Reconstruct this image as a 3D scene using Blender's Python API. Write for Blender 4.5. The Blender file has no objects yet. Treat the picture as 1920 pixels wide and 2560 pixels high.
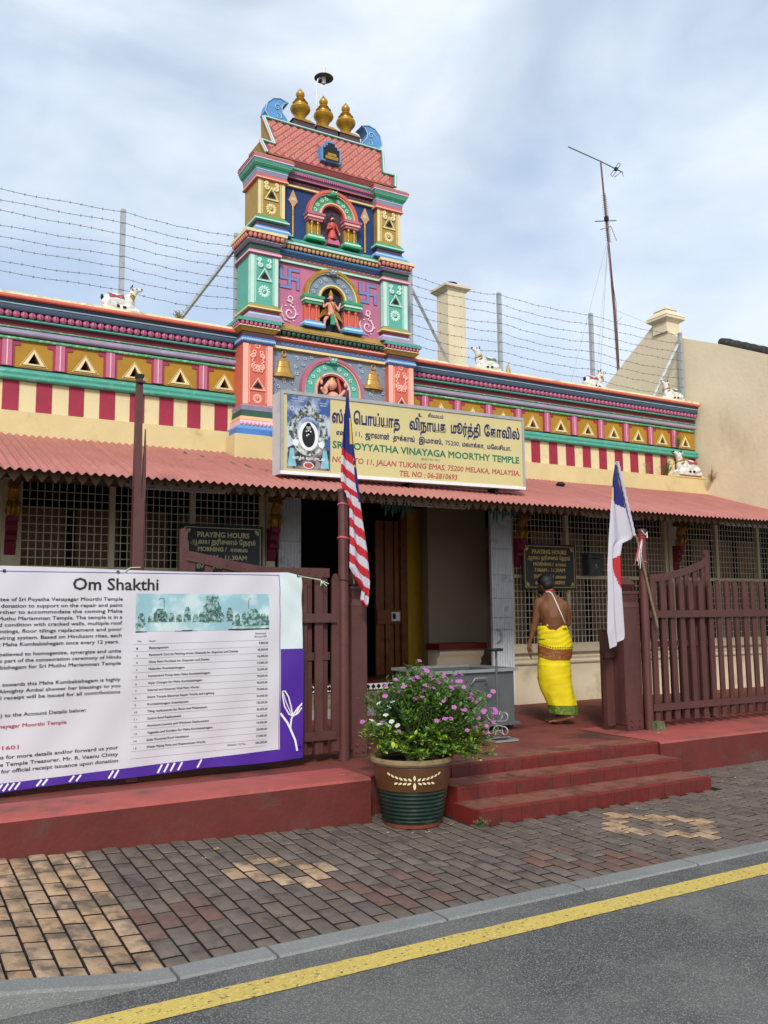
import bpy, bmesh, math, random
from math import sin, cos, pi, radians
from mathutils import Vector, Matrix, noise
random.seed(7)
sc = bpy.context.scene
COL = sc.collection

# ------------------------------------------------------------------ camera
cam = bpy.data.cameras.new('camera')
cam.sensor_fit = 'HORIZONTAL'; cam.sensor_width = 36.0; cam.lens = 41.11
cam.clip_start = 0.05; cam.clip_end = 3000
camo = bpy.data.objects.new('camera', cam); COL.objects.link(camo)
yaw, pitch, roll = radians(30.0765), radians(6.603), radians(0.5157)
F = Vector((sin(yaw)*cos(pitch), cos(yaw)*cos(pitch), sin(pitch)))
r0 = F.cross(Vector((0, 0, 1))).normalized(); d0 = F.cross(r0)
rt = r0*cos(roll)+d0*sin(roll); dn = -r0*sin(roll)+d0*cos(roll)
Mx = Matrix((rt, -dn, -F)).transposed().to_4x4(); Mx.translation = Vector((0, 0, 1.65))
camo.matrix_world = Mx
sc.camera = camo

# ------------------------------------------------------------------ sky, sun, exposure
SUN_EL, SUN_AZ = radians(35), radians(212)      # azimuth clockwise from +Y (into the facade)
world = bpy.data.worlds.new('World'); sc.world = world; world.use_nodes = True
nt = world.node_tree; nt.nodes.clear()
def N(nt, t, **k):
    n = nt.nodes.new(t)
    for a, b in k.items(): setattr(n, a, b)
    return n
out = N(nt, 'ShaderNodeOutputWorld'); bg = N(nt, 'ShaderNodeBackground')
sky = N(nt, 'ShaderNodeTexSky', sky_type='NISHITA'); sky.sun_disc = False
sky.sun_elevation = SUN_EL; sky.sun_rotation = SUN_AZ; sky.air_density = 1.0; sky.dust_density = 1.2
tc = N(nt, 'ShaderNodeTexCoord'); mp = N(nt, 'ShaderNodeMapping'); mp.inputs['Scale'].default_value = (1, 1, 2.1)
mp.inputs['Location'].default_value = (0.3, 0.1, 0.2)
n1 = N(nt, 'ShaderNodeTexNoise'); n1.inputs['Scale'].default_value = 3.4; n1.inputs['Detail'].default_value = 7; n1.inputs['Roughness'].default_value = .5
n1.inputs['Distortion'].default_value = .4
cr1 = N(nt, 'ShaderNodeValToRGB'); cr1.color_ramp.elements[0].position = .38; cr1.color_ramp.elements[1].position = .62
cr1.color_ramp.elements[0].color = (.62, .62, .62, 1); cr1.color_ramp.elements[1].color = (.97, .97, .97, 1)
n2 = N(nt, 'ShaderNodeTexNoise'); n2.inputs['Scale'].default_value = 3.0; n2.inputs['Detail'].default_value = 8
ccol = N(nt, 'ShaderNodeMix', data_type='RGBA'); ccol.inputs[6].default_value = (3.8, 4.6, 5.7, 1); ccol.inputs[7].default_value = (5.5, 6.0, 6.6, 1)
mixs = N(nt, 'ShaderNodeMix', data_type='RGBA')
L = nt.links.new
L(tc.outputs['Generated'], mp.inputs[0]); L(mp.outputs[0], n1.inputs['Vector']); L(mp.outputs[0], n2.inputs['Vector'])
L(n1.outputs['Fac'], cr1.inputs[0]); cr2 = N(nt, 'ShaderNodeMapRange'); cr2.inputs[1].default_value = .36; cr2.inputs[2].default_value = .64; L(n2.outputs['Fac'], cr2.inputs[0]); L(cr2.outputs[0], ccol.inputs[0])
L(cr1.outputs[0], mixs.inputs[0]); L(sky.outputs[0], mixs.inputs[6]); L(ccol.outputs[2], mixs.inputs[7])
L(mixs.outputs[2], bg.inputs[0]); L(bg.outputs[0], out.inputs[0])
bg.inputs[1].default_value = .12
sun = bpy.data.lights.new('sun', 'SUN'); sun.energy = 2.1; sun.angle = radians(11); sun.color = (1, .95, .87)
so = bpy.data.objects.new('sun', sun); COL.objects.link(so); so.location = (-5, -20, 30)
Sd = Vector((sin(SUN_AZ)*cos(SUN_EL), cos(SUN_AZ)*cos(SUN_EL), sin(SUN_EL)))
so.rotation_euler = Sd.to_track_quat('Z', 'Y').to_euler()
sc.view_settings.view_transform = 'Standard'; sc.view_settings.look = 'None'
sc.view_settings.exposure = 0.46; sc.view_settings.gamma = 1

# ------------------------------------------------------------------ materials
def lin(h):
    h = h.lstrip('#'); c = [int(h[i:i+2], 16)/255 for i in (0, 2, 4)]
    return tuple(x/12.92 if x <= .04045 else ((x+.055)/1.055)**2.4 for x in c)
MATS = {}
def paint(name, hexc, rough=.65, var=.1, scale=6, dirt=0, dirtc='2a211c', dscale=2.5, bump=.15, metal=0, k=1.0, grain=60, streak=0, island=0, objr=0, trans=0, chips=0, chipc='cfc4bc', cscale=22):
    if name in MATS: return MATS[name]
    m = bpy.data.materials.new(name); m.use_nodes = True; nt = m.node_tree; L = nt.links.new
    b = nt.nodes['Principled BSDF']; c = [min(x*k, 1) for x in lin(hexc)]
    b.inputs['Roughness'].default_value = rough; b.inputs['Metallic'].default_value = metal
    tcn = N(nt, 'ShaderNodeNewGeometry')
    no = N(nt, 'ShaderNodeTexNoise'); no.inputs['Scale'].default_value = scale; no.inputs['Detail'].default_value = 6; no.inputs['Roughness'].default_value = .6
    L(tcn.outputs['Position'], no.inputs['Vector'])
    mx = N(nt, 'ShaderNodeMix', data_type='RGBA')
    mx.inputs[6].default_value = (*[x*(1-var) for x in c], 1); mx.inputs[7].default_value = (*[min(x*(1+var), 1) for x in c], 1)
    rp = N(nt, 'ShaderNodeMapRange'); rp.inputs[1].default_value = .3; rp.inputs[2].default_value = .7
    L(no.outputs['Fac'], rp.inputs[0]); L(rp.outputs[0], mx.inputs[0]); last = mx.outputs[2]
    if island or objr:
        g = N(nt, 'ShaderNodeNewGeometry'); oi = N(nt, 'ShaderNodeObjectInfo')
        ad = N(nt, 'ShaderNodeMath', operation='ADD'); L(g.outputs['Random Per Island'], ad.inputs[0]); L(oi.outputs['Random'], ad.inputs[1])
        fr = N(nt, 'ShaderNodeMath', operation='FRACT'); L(ad.outputs[0], fr.inputs[0])
        hs = N(nt, 'ShaderNodeHueSaturation'); a = max(island, objr)
        mr = N(nt, 'ShaderNodeMapRange'); mr.inputs[3].default_value = 1-a; mr.inputs[4].default_value = 1+a; L(fr.outputs[0], mr.inputs[0])
        m7 = N(nt, 'ShaderNodeMath', operation='MULTIPLY'); m7.inputs[1].default_value = 7.31; L(fr.outputs[0], m7.inputs[0])
        f7 = N(nt, 'ShaderNodeMath', operation='FRACT'); L(m7.outputs[0], f7.inputs[0])
        ms = N(nt, 'ShaderNodeMapRange'); ms.inputs[3].default_value = 1-a*.8; ms.inputs[4].default_value = 1+a*.6; L(f7.outputs[0], ms.inputs[0])
        L(mr.outputs[0], hs.inputs['Value']); L(ms.outputs[0], hs.inputs['Saturation']); L(last, hs.inputs['Color']); last = hs.outputs[0]
    if dirt:
        nd = N(nt, 'ShaderNodeTexNoise'); nd.inputs['Scale'].default_value = dscale; nd.inputs['Detail'].default_value = 9; nd.inputs['Roughness'].default_value = .65
        if streak:
            mpp = N(nt, 'ShaderNodeMapping'); mpp.inputs['Scale'].default_value = (1, 1, streak); L(tcn.outputs['Position'], mpp.inputs[0]); L(mpp.outputs[0], nd.inputs['Vector'])
        else: L(tcn.outputs['Position'], nd.inputs['Vector'])
        r2 = N(nt, 'ShaderNodeMapRange'); r2.inputs[1].default_value = .60-dirt*.18; r2.inputs[2].default_value = .74-dirt*.16; r2.inputs[4].default_value = min(1, .45+dirt*.5)
        L(nd.outputs['Fac'], r2.inputs[0])
        m2 = N(nt, 'ShaderNodeMix', data_type='RGBA'); m2.inputs[7].default_value = (*lin(dirtc), 1)
        L(r2.outputs[0], m2.inputs[0]); L(last, m2.inputs[6]); last = m2.outputs[2]
    if chips:
        nc = N(nt, 'ShaderNodeTexNoise'); nc.inputs['Scale'].default_value = cscale; nc.inputs['Detail'].default_value = 5; nc.inputs['Roughness'].default_value = .75
        L(tcn.outputs['Position'], nc.inputs['Vector']); r3 = N(nt, 'ShaderNodeMapRange'); r3.inputs[1].default_value = chips; r3.inputs[2].default_value = chips+.03; r3.inputs[4].default_value = .85; L(nc.outputs['Fac'], r3.inputs[0])
        m3 = N(nt, 'ShaderNodeMix', data_type='RGBA'); m3.inputs[7].default_value = (*lin(chipc), 1); L(r3.outputs[0], m3.inputs[0]); L(last, m3.inputs[6]); last = m3.outputs[2]
    L(last, b.inputs['Base Color'])
    if bump:
        nb = N(nt, 'ShaderNodeTexNoise'); nb.inputs['Scale'].default_value = grain; nb.inputs['Detail'].default_value = 4
        L(tcn.outputs['Position'], nb.inputs['Vector'])
        bp = N(nt, 'ShaderNodeBump'); bp.inputs['Strength'].default_value = bump; bp.inputs['Distance'].default_value = .01
        L(nb.outputs['Fac'], bp.inputs['Height']); L(bp.outputs[0], b.inputs['Normal'])
    if trans:
        b.inputs['Subsurface Weight'].default_value = 0
        tr = N(nt, 'ShaderNodeBsdfTranslucent'); ms = N(nt, 'ShaderNodeMixShader'); ms.inputs[0].default_value = trans
        L(last, tr.inputs[0]); L(b.outputs[0], ms.inputs[1]); L(tr.outputs[0], ms.inputs[2]); L(ms.outputs[0], nt.nodes['Material Output'].inputs[0])
    MATS[name] = m
    return m

# ------------------------------------------------------------------ mesh builder
class MB:
    def __init__(s): s.v = []; s.f = []; s.m = []; s.mats = []; s.sm = []
    def mi(s, m):
        if m not in s.mats: s.mats.append(m)
        return s.mats.index(m)
    def add(s, vs, fs, mat, smooth=False, xf=None):
        o = len(s.v); i = s.mi(mat)
        s.v += [tuple(xf @ Vector(p)) for p in vs] if xf else [tuple(p) for p in vs]
        for f in fs: s.f.append([a+o for a in f]); s.m.append(i); s.sm.append(smooth)
        return s
    def frust(s, a, za, b, zb, mat, xf=None):       # a, b: (x0,x1,y0,y1)
        v = [(a[0], a[2], za), (a[1], a[2], za), (a[1], a[3], za), (a[0], a[3], za), (b[0], b[2], zb), (b[1], b[2], zb), (b[1], b[3], zb), (b[0], b[3], zb)]
        return s.add(v, [(3, 2, 1, 0), (4, 5, 6, 7), (0, 1, 5, 4), (1, 2, 6, 5), (2, 3, 7, 6), (3, 0, 4, 7)], mat, xf=xf)
    def box(s, x0, x1, y0, y1, z0, z1, mat, xf=None): return s.frust((x0, x1, y0, y1), z0, (x0, x1, y0, y1), z1, mat, xf)
    def prism(s, poly, y0, y1, mat, xf=None, smooth=False):     # poly in (x,z), extruded along Y
        n = len(poly)
        area = sum(poly[i][0]*poly[(i+1) % n][1]-poly[(i+1) % n][0]*poly[i][1] for i in range(n))
        if area < 0: poly = poly[::-1]
        v = [(x, y0, z) for x, z in poly]+[(x, y1, z) for x, z in poly]
        s.add(v, [list(range(n)), list(range(2*n-1, n-1, -1))], mat, xf=xf)
        return s.add(v, [(i+n, (i+1) % n+n, (i+1) % n, i) for i in range(n)], mat, smooth, xf)
    def ext(s, prof, x0, x1, mat, smooth=False, xf=None):       # prof closed polygon in (y,z), extruded along X
        n = len(prof); v = [(x0, y, z) for y, z in prof]+[(x1, y, z) for y, z in prof]
        s.add(v, [list(range(n)), list(range(2*n-1, n-1, -1))], mat, xf=xf)
        return s.add(v, [(i, i+n, (i+1) % n+n, (i+1) % n) for i in range(n)], mat, smooth, xf)
    def tube(s, pts, r, mat, n=6, smooth=True, xf=None, cap=True):
        pts = [Vector(p) for p in pts]; rs = r if isinstance(r, (list, tuple)) else [r]*len(pts)
        v = []; up = Vector((0, 0, 1)); pu = None
        for i, p in enumerate(pts):
            t = (pts[min(i+1, len(pts)-1)]-pts[max(i-1, 0)])
            t = t.normalized() if t.length > 1e-9 else Vector((0, 0, 1))
            a = (pu-t*pu.dot(t)) if pu else (t.cross(up) if abs(t.z) < .95 else t.cross(Vector((1, 0, 0))))
            a = a.normalized(); pu = a; b = t.cross(a)
            for k in range(n):
                q = 2*pi*k/n; v.append(tuple(p+(a*cos(q)+b*sin(q))*rs[i]))
        f = [(i*n+k, i*n+(k+1) % n, (i+1)*n+(k+1) % n, (i+1)*n+k) for i in range(len(pts)-1) for k in range(n)]
        s.add(v, f, mat, smooth, xf)
        if cap: s.add([v[k] for k in range(n)]+[v[-n+k] for k in range(n)], [list(range(n-1, -1, -1)), list(range(n, 2*n))], mat, xf=xf)
        return s
    def lathe(s, c, prof, mat, n=24, smooth=True, xf=None, mats=None):
        v = [(c[0]+r*cos(2*pi*k/n), c[1]+r*sin(2*pi*k/n), c[2]+z) for r, z in prof for k in range(n)]
        for i in range(len(prof)-1):
            f = [(i*n+k, i*n+(k+1) % n, (i+1)*n+(k+1) % n, (i+1)*n+k) for k in range(n)]
            o = [v[j] for j in range(i*n, (i+2)*n)]
            s.add(o, [[a-i*n for a in q] for q in f], mats[i] if mats else mat, smooth, xf)
        return s
    def ell(s, c, r, mat, nu=12, nv=8, xf=None, smooth=True):
        v = [(0, 0, -1)]+[(cos(2*pi*k/nu)*cos(-pi/2+pi*j/nv), sin(2*pi*k/nu)*cos(-pi/2+pi*j/nv), sin(-pi/2+pi*j/nv)) for j in range(1, nv) for k in range(nu)]+[(0, 0, 1)]
        v = [(c[0]+x*r[0], c[1]+y*r[1], c[2]+z*r[2]) for x, y, z in v]
        f = [(0, 1+(k+1) % nu, 1+k) for k in range(nu)]
        for j in range(nv-2):
            f += [(1+j*nu+k, 1+j*nu+(k+1) % nu, 1+(j+1)*nu+(k+1) % nu, 1+(j+1)*nu+k) for k in range(nu)]
        b = 1+(nv-2)*nu; f += [(b+k, b+(k+1) % nu, len(v)-1) for k in range(nu)]
        return s.add(v, f, mat, smooth, xf)
    def text(s, body, x0, x1, z, cap, y, mat, slope=0, bold=0, warp=None, tamil=False, align='L', italic=0):
        c = bpy.data.curves.new('lettering', 'FONT'); c.body = body; c.size = 1; c.resolution_u = 3; c.fill_mode = 'FRONT'; c.shear = italic
        if tamil: c.bevel_depth = .028+bold; c.bevel_resolution = 0; c.fill_mode = 'BOTH'; c.resolution_u = 2
        elif bold: c.bevel_depth = bold*.9; c.bevel_resolution = 0; c.fill_mode = 'BOTH'; c.resolution_u = 2
        o = bpy.data.objects.new('lettering', c); me = bpy.data.meshes.new_from_object(o)
        if not me.vertices: return s
        xs = [v.co.x for v in me.vertices]; a, b = min(xs), max(xs); size = cap/.70
        sx = size if x1 is None or x0 is None else (x1-x0)/(b-a)
        if x0 is None: x0 = x1-(b-a)*sx
        vs = []
        for v in me.vertices:
            X = x0+(v.co.x-a)*sx; Z = z+v.co.y*size+(X-x0)*slope; Y = y-max(-.001, v.co.z*.03)
            if warp: Y = Y+warp(X, Z)
            vs.append((X, Y, Z))
        s.add(vs, [list(p.vertices) for p in me.polygons], mat)
        bpy.data.meshes.remove(me); bpy.data.objects.remove(o); bpy.data.curves.remove(c)
        return s
    def mesh(s, name, off=(0, 0, 0)):
        me = bpy.data.meshes.new(name)
        me.from_pydata([(a-off[0], b-off[1], c-off[2]) for a, b, c in s.v], [], s.f)
        for m in s.mats: me.materials.append(m)
        me.polygons.foreach_set('material_index', s.m); me.polygons.foreach_set('use_smooth', s.sm); me.update()
        return me
    def build(s, name, parent=None, base=None):
        off = wp(parent) if parent else Vector(base or (0, 0, 0))
        o = bpy.data.objects.new(name, s.mesh(name, off)); COL.objects.link(o)
        if parent: o.parent = parent
        else: o.location = off
        return o
def wp(o):
    p = Vector((0, 0, 0))
    while o: p = p+o.location; o = o.parent
    return p
def tag(o, label=None, cat=None, group=None, kind=None):
    if label: o['label'] = label
    if cat: o['category'] = cat
    if group: o['group'] = group
    if kind: o['kind'] = kind
    return o
def thing(name, label, cat, loc=(0, 0, 0), group=None):
    o = bpy.data.objects.new(name, None); COL.objects.link(o); o.location = loc; o.empty_display_size = .1
    return tag(o, label, cat, group)
def inst(me, name, parent, loc, rot=(0, 0, 0), sc_=(1, 1, 1)):
    o = bpy.data.objects.new(name, me); COL.objects.link(o); o.parent = parent
    o.location = Vector(loc)-(wp(parent) if parent else Vector((0, 0, 0))); o.rotation_euler = rot; o.scale = sc_
    return o
def copy_tree(o, parent=None):
    c = o.copy(); COL.objects.link(c)
    if parent: c.parent = parent
    for ch in list(o.children): copy_tree(ch, c)
    return c
def remesh(mb, vox, name, smooth=4, mat=None):
    me = mb.mesh(name); o = bpy.data.objects.new(name, me); COL.objects.link(o)
    r = o.modifiers.new('r', 'REMESH'); r.mode = 'VOXEL'; r.voxel_size = vox; r.use_smooth_shade = True
    s = o.modifiers.new('s', 'SMOOTH'); s.iterations = smooth; s.factor = .5
    dg = bpy.context.evaluated_depsgraph_get(); dg.update()
    m2 = bpy.data.meshes.new_from_object(o.evaluated_get(dg)); m2.name = name
    bpy.data.objects.remove(o); bpy.data.meshes.remove(me)
    m2.materials.clear(); m2.materials.append(mat)
    for p in m2.polygons: p.use_smooth = True; p.material_index = 0
    return m2
def link_part(me, name, parent): 
    o = bpy.data.objects.new(name, me); COL.objects.link(o); o.parent = parent; return o
def capsule(mb, a, b, ra, rb, mat, n=10):
    a, b = Vector(a), Vector(b); mb.tube([a, a.lerp(b, .33), a.lerp(b, .66), b], [ra, ra+(rb-ra)*.33, ra+(rb-ra)*.66, rb], mat, n)
    mb.ell(a, (ra, ra, ra), mat, 10, 8); mb.ell(b, (rb, rb, rb), mat, 10, 8)

# ------------------------------------------------------------------ palette
CREAM = paint('cream plaster', 'e4d2a4', .8, .05, 3, .25, 'b39f78', 3, .25, k=.92)
CREAM2 = paint('pale yellow plaster', 'dcc892', .8, .06, 3, .2, 'a89468', 2.2, .35, k=.92)
DADO = paint('cream dado', 'e2d3b4', .8, .05, 3, .45, 'a99c86', 1.6, .2, k=.95)
PARTY = paint('buff plaster wall', 'dccdae', .85, .08, 1.3, .25, 'b3a385', 1.3, .5, k=1.0, grain=14, streak=.3, chips=.72, chipc='9c8d70', cscale=5)
CRIM = paint('crimson paint', '98203c', .6, .12, 5, .2, '6f1a2a', 6)
MUST = paint('mustard paint', 'a87c16', .65, .1, 4, .15, '8a6a20', 5)
TEAL = paint('teal paint', '4a9d88', .5, .1, 5, .25, '9cc9b8', 12)
MAROON = paint('maroon paint', '7c1f38', .6, .12, 5, .25, '4a1622', 5)
PINK = paint('pink paint', 'b6667f', .6, .08, 5)
PINKL = paint('light pink line paint', 'e3b7c4', .6, .08, 5)
PINKD = paint('dark pink paint', '9a2c4a', .6, .08, 5)
PETAL = paint('mauve pink paint', 'b0607e', .5, .12, 20)
LAV = paint('lavender paint', '978ca3', .45, .1, 6, .2, 'b0a9bd', 9)
NAVY = paint('slate navy paint', '3e5468', .5, .15, 6, .2, '24303f', 6)
SKYL = paint('pale blue line paint', 'a3c0d2', .5, .1, 8)
GREEN = paint('leaf green paint', '3f9a68', .5, .12, 8)
GREENW = paint('green line paint with white flecks', '4f9f6c', .5, .1, 8, .5, 'd5e4cf', 30)
CORAL = paint('coral paint', 'd06450', .55, .08, 5, .15, 'b04a3c', 4)
CORALL = paint('light coral line paint', 'f0b09c', .55, .06, 5)
DKGREEN = paint('dark green paint', '24503f', .55, .15, 9)
AQUA = paint('aqua paint', '57aa96', .55, .08, 5, .12, '3a9480', 4)
AQUAL = paint('pale aqua line paint', 'bfe0d2', .55, .06, 5)
OCHRE = paint('ochre paint', 'a88738', .55, .1, 6, .2, '7f6428', 7)
OCHREL = paint('pale ochre line paint', 'e2d19c', .55, .06, 6)
BLUEP = paint('royal blue panel paint', '16386c', .55, .12, 4)
PINKPANEL = paint('rose panel paint', 'b96d8a', .6, .09, 4)
SKYB = paint('sky blue paint', '5c93c9', .5, .1, 7)
BLUEL = paint('blue stripe paint', '4b78b8', .5, .08, 6)
GREYP = paint('grey blue panel paint', '7d8894', .6, .12, 8)
GOLD = paint('gold paint', 'b48a2e', .35, .15, 10, .3, '6b4d16', 9, metal=.45)
BELLG = paint('bell gold paint', 'c09448', .35, .15, 10, .3, '7f5a26', 12, metal=.3)
BEIGEP = paint('beige petal paint', 'c79a6c', .5, .1, 12)
PLUM = paint('plum paint', '4b3340', .6, .15, 8)
ROOFP = paint('rose roof paint', '9a4f4c', .6, .15, 8)
ROOFL = paint('salmon lozenge paint', 'c4796a', .6, .18, 20, .35, '8a3f3c', 25)
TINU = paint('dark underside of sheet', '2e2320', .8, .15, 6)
BLACK = paint('black paint', '0c0b0c', .6, .2, 8)
BLACKI = paint('painted recess shade', '1d1410', .9, .2, 8)  # near-black colour imitates the shade inside the triangular openings
WHITE = paint('white paint', 'e6e6e6', .5, .04, 8, .15, 'b0aaa0', 10)
RED = paint('red paint', 'c22626', .5, .1, 8)
SKIN = paint('brown skin', '6e4428', .7, .1, 10, bump=.05, k=1.0)
FLESH = paint('flesh paint', 'd99a80', .5, .08, 10)
BROWNW = paint('maroon brown woodwork', '52302b', .55, .16, 5, .3, '3a1f1b', 7, .2, grain=40, streak=.15, chips=.735, chipc='a08a80', cscale=16)
BROWNM = paint('maroon brown metal post', '58332f', .45, .12, 4, .25, '3f2320', 5, chips=.73, chipc='b5a49c', cscale=14)
TIN = paint('painted corrugated sheet', 'b06e64', .6, .1, 3, .25, '8f5c54', 5, .15, k=.92, objr=.06, chips=.69, chipc='6d4c46', cscale=9)
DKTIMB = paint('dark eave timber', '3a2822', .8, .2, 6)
SCALT = paint('brown scallop timber', '6d5138', .7, .15, 8)
WIREM = paint('cream mesh wire', 'e6dfc2', .5, .08, 8)
FRAMEM = paint('cream window frame', 'ddd3ae', .5, .06, 6, .2, 'b0a680', 6)
GREYM = paint('grey shutter metal', 'cdd1d6', .45, .1, 5, .3, '6c7078', 5, metal=.25)
STEEL = paint('grey painted steel', '5d6161', .4, .1, 4, .3, '4e5050', 4, metal=.2)
STEELL = paint('bright steel edge', '9a9c9c', .35, .1, 6, .2, '6b6c6c', 9, metal=.4)
GALV = paint('galvanised steel', 'a9aeb0', .45, .1, 12, .2, '6a6e70', 9, metal=.3)
RUST = paint('rusty wire', '5f524e', .7, .2, 20)
# ------------------------------------------------------------------ road, line, kerb
def speckle(name, base, light, amt, sc1=140, rough=.85, patch=None, wearc=None, wear=.5):
    m = bpy.data.materials.new(name); m.use_nodes = True; nt = m.node_tree; L = nt.links.new; b = nt.nodes['Principled BSDF']; b.inputs['Roughness'].default_value = rough
    t = N(nt, 'ShaderNodeTexCoord'); a = N(nt, 'ShaderNodeTexVoronoi'); a.inputs['Scale'].default_value = sc1; L(t.outputs['Object'], a.inputs['Vector'])
    sep = N(nt, 'ShaderNodeSeparateColor'); L(a.outputs['Color'], sep.inputs[0])
    r = N(nt, 'ShaderNodeMapRange'); r.inputs[1].default_value = 1-amt; r.inputs[2].default_value = 1; L(sep.outputs[0], r.inputs[0])
    bs = N(nt, 'ShaderNodeMix', data_type='RGBA'); bs.inputs[6].default_value = (*lin(base), 1); bs.inputs[7].default_value = (*lin(patch or base), 1)
    n = N(nt, 'ShaderNodeTexNoise'); n.inputs['Scale'].default_value = .7; n.inputs['Detail'].default_value = 8; n.inputs['Roughness'].default_value = .62; L(t.outputs['Object'], n.inputs['Vector'])
    rn = N(nt, 'ShaderNodeMapRange'); rn.inputs[1].default_value = .44; rn.inputs[2].default_value = .56; L(n.outputs['Fac'], rn.inputs[0]); L(rn.outputs[0], bs.inputs[0])
    mx = N(nt, 'ShaderNodeMix', data_type='RGBA'); mx.inputs[7].default_value = (*lin(light), 1); L(r.outputs[0], mx.inputs[0]); L(bs.outputs[2], mx.inputs[6]); last = mx.outputs[2]
    if wearc:
        w = N(nt, 'ShaderNodeTexNoise'); w.inputs['Scale'].default_value = 38; w.inputs['Detail'].default_value = 8; w.inputs['Roughness'].default_value = .7; L(t.outputs['Object'], w.inputs['Vector'])
        wr = N(nt, 'ShaderNodeMapRange'); wr.inputs[1].default_value = wear; wr.inputs[2].default_value = wear+.05; L(w.outputs['Fac'], wr.inputs[0])
        m2 = N(nt, 'ShaderNodeMix', data_type='RGBA'); m2.inputs[7].default_value = (*lin(wearc), 1); L(wr.outputs[0], m2.inputs[0]); L(last, m2.inputs[6]); last = m2.outputs[2]
    L(last, b.inputs['Base Color'])
    bp = N(nt, 'ShaderNodeBump'); bp.inputs['Strength'].default_value = .6; bp.inputs['Distance'].default_value = .004; L(a.outputs['Distance'], bp.inputs['Height']); L(bp.outputs[0], b.inputs['Normal'])
    return m
ASPH = speckle('asphalt', '474644', '8f8d88', .34, 210, patch='5f5d5a')
YELL = speckle('worn yellow road paint', 'ccb155', 'd8c272', .3, 90, .7, patch='c2a854', wearc='514d43', wear=.575)
KERBM = speckle('grey granite kerb', '80827f', '989a96', .16, 160, .7, patch='747673')
mb = MB(); mb.add([(-300, -300, 0), (300, -300, 0), (300, 4.3, 0), (-300, 4.3, 0)], [(0, 1, 2, 3)], ASPH)
tag(mb.build('road'), kind='structure')
mb = MB(); mb.add([(-300, 4.3, -.06), (300, 4.3, -.06), (300, 400, -.06), (-300, 400, -.06)], [(0, 1, 2, 3)], paint('earth', '6a6256', .95, .2))
tag(mb.build('ground'), kind='structure')
# yellow line with ragged edges
mb = MB(); xs = [-30+i*.06 for i in range(1700)]; v = []
for x in xs:
    v.append((x, 3.768+.006*noise.noise((x*9, 1, 0))+.004*noise.noise((x*31, 1, 0)), .004)); v.append((x, 3.929+.006*noise.noise((x*9, 5, 0))+.004*noise.noise((x*29, 5, 0)), .004))
mb.add(v, [(2*i, 2*i+2, 2*i+3, 2*i+1) for i in range(len(xs)-1)], YELL)
tag(mb.build('road_marking'), kind='structure')

def sst(t): t = max(0, min(1, t)); return t*t*(3-2*t)
def gz(x, y):
    k = .104*sst((1.3-x)/.95) if x > .3 else .104
    p = .022+.040*max(0, min(3.4, 3.35-x))
    t = max(0, min(1, (y-4.27)/1.93))
    return k*(1-t)+p*t+.006
kerb = thing('kerb', None, None, (1.25, 4.12, 0)); kerb['kind'] = 'structure'
ends = [-8.4+.985*i for i in range(9)]+[.3, 1.285, 1.775]+[1.775+.985*i for i in range(1, 22)]
ends = sorted(set(round(e, 3) for e in ends if e < -.6 or e > .2))
for a, b in zip(ends[:-1], ends[1:]):
    mb = MB(); n = 6; g = .008
    for i in range(n):
        xa, xb = a+g+(b-a-2*g)*i/n, a+g+(b-a-2*g)*(i+1)/n
        za, zb = gz(xa, 4.2)+.004, gz(xb, 4.2)+.004
        # rounded top front edge
        for (ya, da, yb, db) in ((4.12, -.2, 4.12, -.012), (4.12, -.012, 4.132, 0), (4.132, 0, 4.268, 0)):
            mb.add([(xa, ya, za+da), (xb, ya, zb+da), (xb, yb, zb+db), (xa, yb, za+db)], [(0, 1, 2, 3)], KERBM)
    mb.add([(a+g, 4.12, -.15), (a+g, 4.268, -.15), (a+g, 4.268, gz(a, 4.2)+.004), (a+g, 4.132, gz(a, 4.2)+.004)], [(0, 3, 2, 1)], KERBM)
    mb.add([(b-g, 4.12, -.15), (b-g, 4.268, -.15), (b-g, 4.268, gz(b, 4.2)+.004), (b-g, 4.132, gz(b, 4.2)+.004)], [(0, 1, 2, 3)], KERBM)
    mb.build('kerb_stone', kerb)
# ------------------------------------------------------------------ pavement bricks
pave = thing('pavement', None, None, (3, 5.2, 0)); pave['kind'] = 'structure'
JOINT = paint('dark brick joint', '120f0d', .95, .3, 20)
mb = MB(); nx = 720
for i in range(nx):
    xa, xb = -9+i*.05, -9+(i+1)*.05
    for ya, yb in ((4.262, 5.2), (5.2, 6.9)):
        mb.add([(xa, ya, gz(xa, ya)-.020), (xb, ya, gz(xb, ya)-.020), (xb, yb, gz(xb, yb)-.020), (xa, yb, gz(xa, yb)-.020)], [(0, 1, 2, 3)], JOINT)
mb.build('mortar_bed', pave)
BRD = paint('dark clay brick', '675a50', .8, .18, 16, .5, '3d3531', 6, .5, island=.15, grain=90)
BRL = paint('tan clay brick', 'ab8c6c', .8, .2, 9, .8, '584b40', 6, .5, island=.12, grain=90)
BRR = paint('reddish clay brick', '6c5146', .8, .16, 14, .5, '45382f', 6, .5, island=.1, grain=90)
BW, BL = .1159, .2276
SIDEM = paint('grimy brick side', '2b241f', .9, .2, 20)
def brick_mesh(mat, w, l):
    b = MB(); x, y, e = w/2-.0065, l/2-(.011 if mat is BRL else .009), .010
    b.frust((-x, x, -y, y), -.04, (-x, x, -y, y), -.006, SIDEM); b.f.pop(1); b.m.pop(1); b.sm.pop(1)
    b.add([(-x, -y, -.006), (x, -y, -.006), (x, y, -.006), (-x, y, -.006), (-x+e, -y+e, 0), (x-e, -y+e, 0), (x-e, y-e, 0), (-x+e, y-e, 0)], [(4, 5, 6, 7), (0, 1, 5, 4), (1, 2, 6, 5), (2, 3, 7, 6), (3, 0, 4, 7)], mat, True)
    return b
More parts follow.
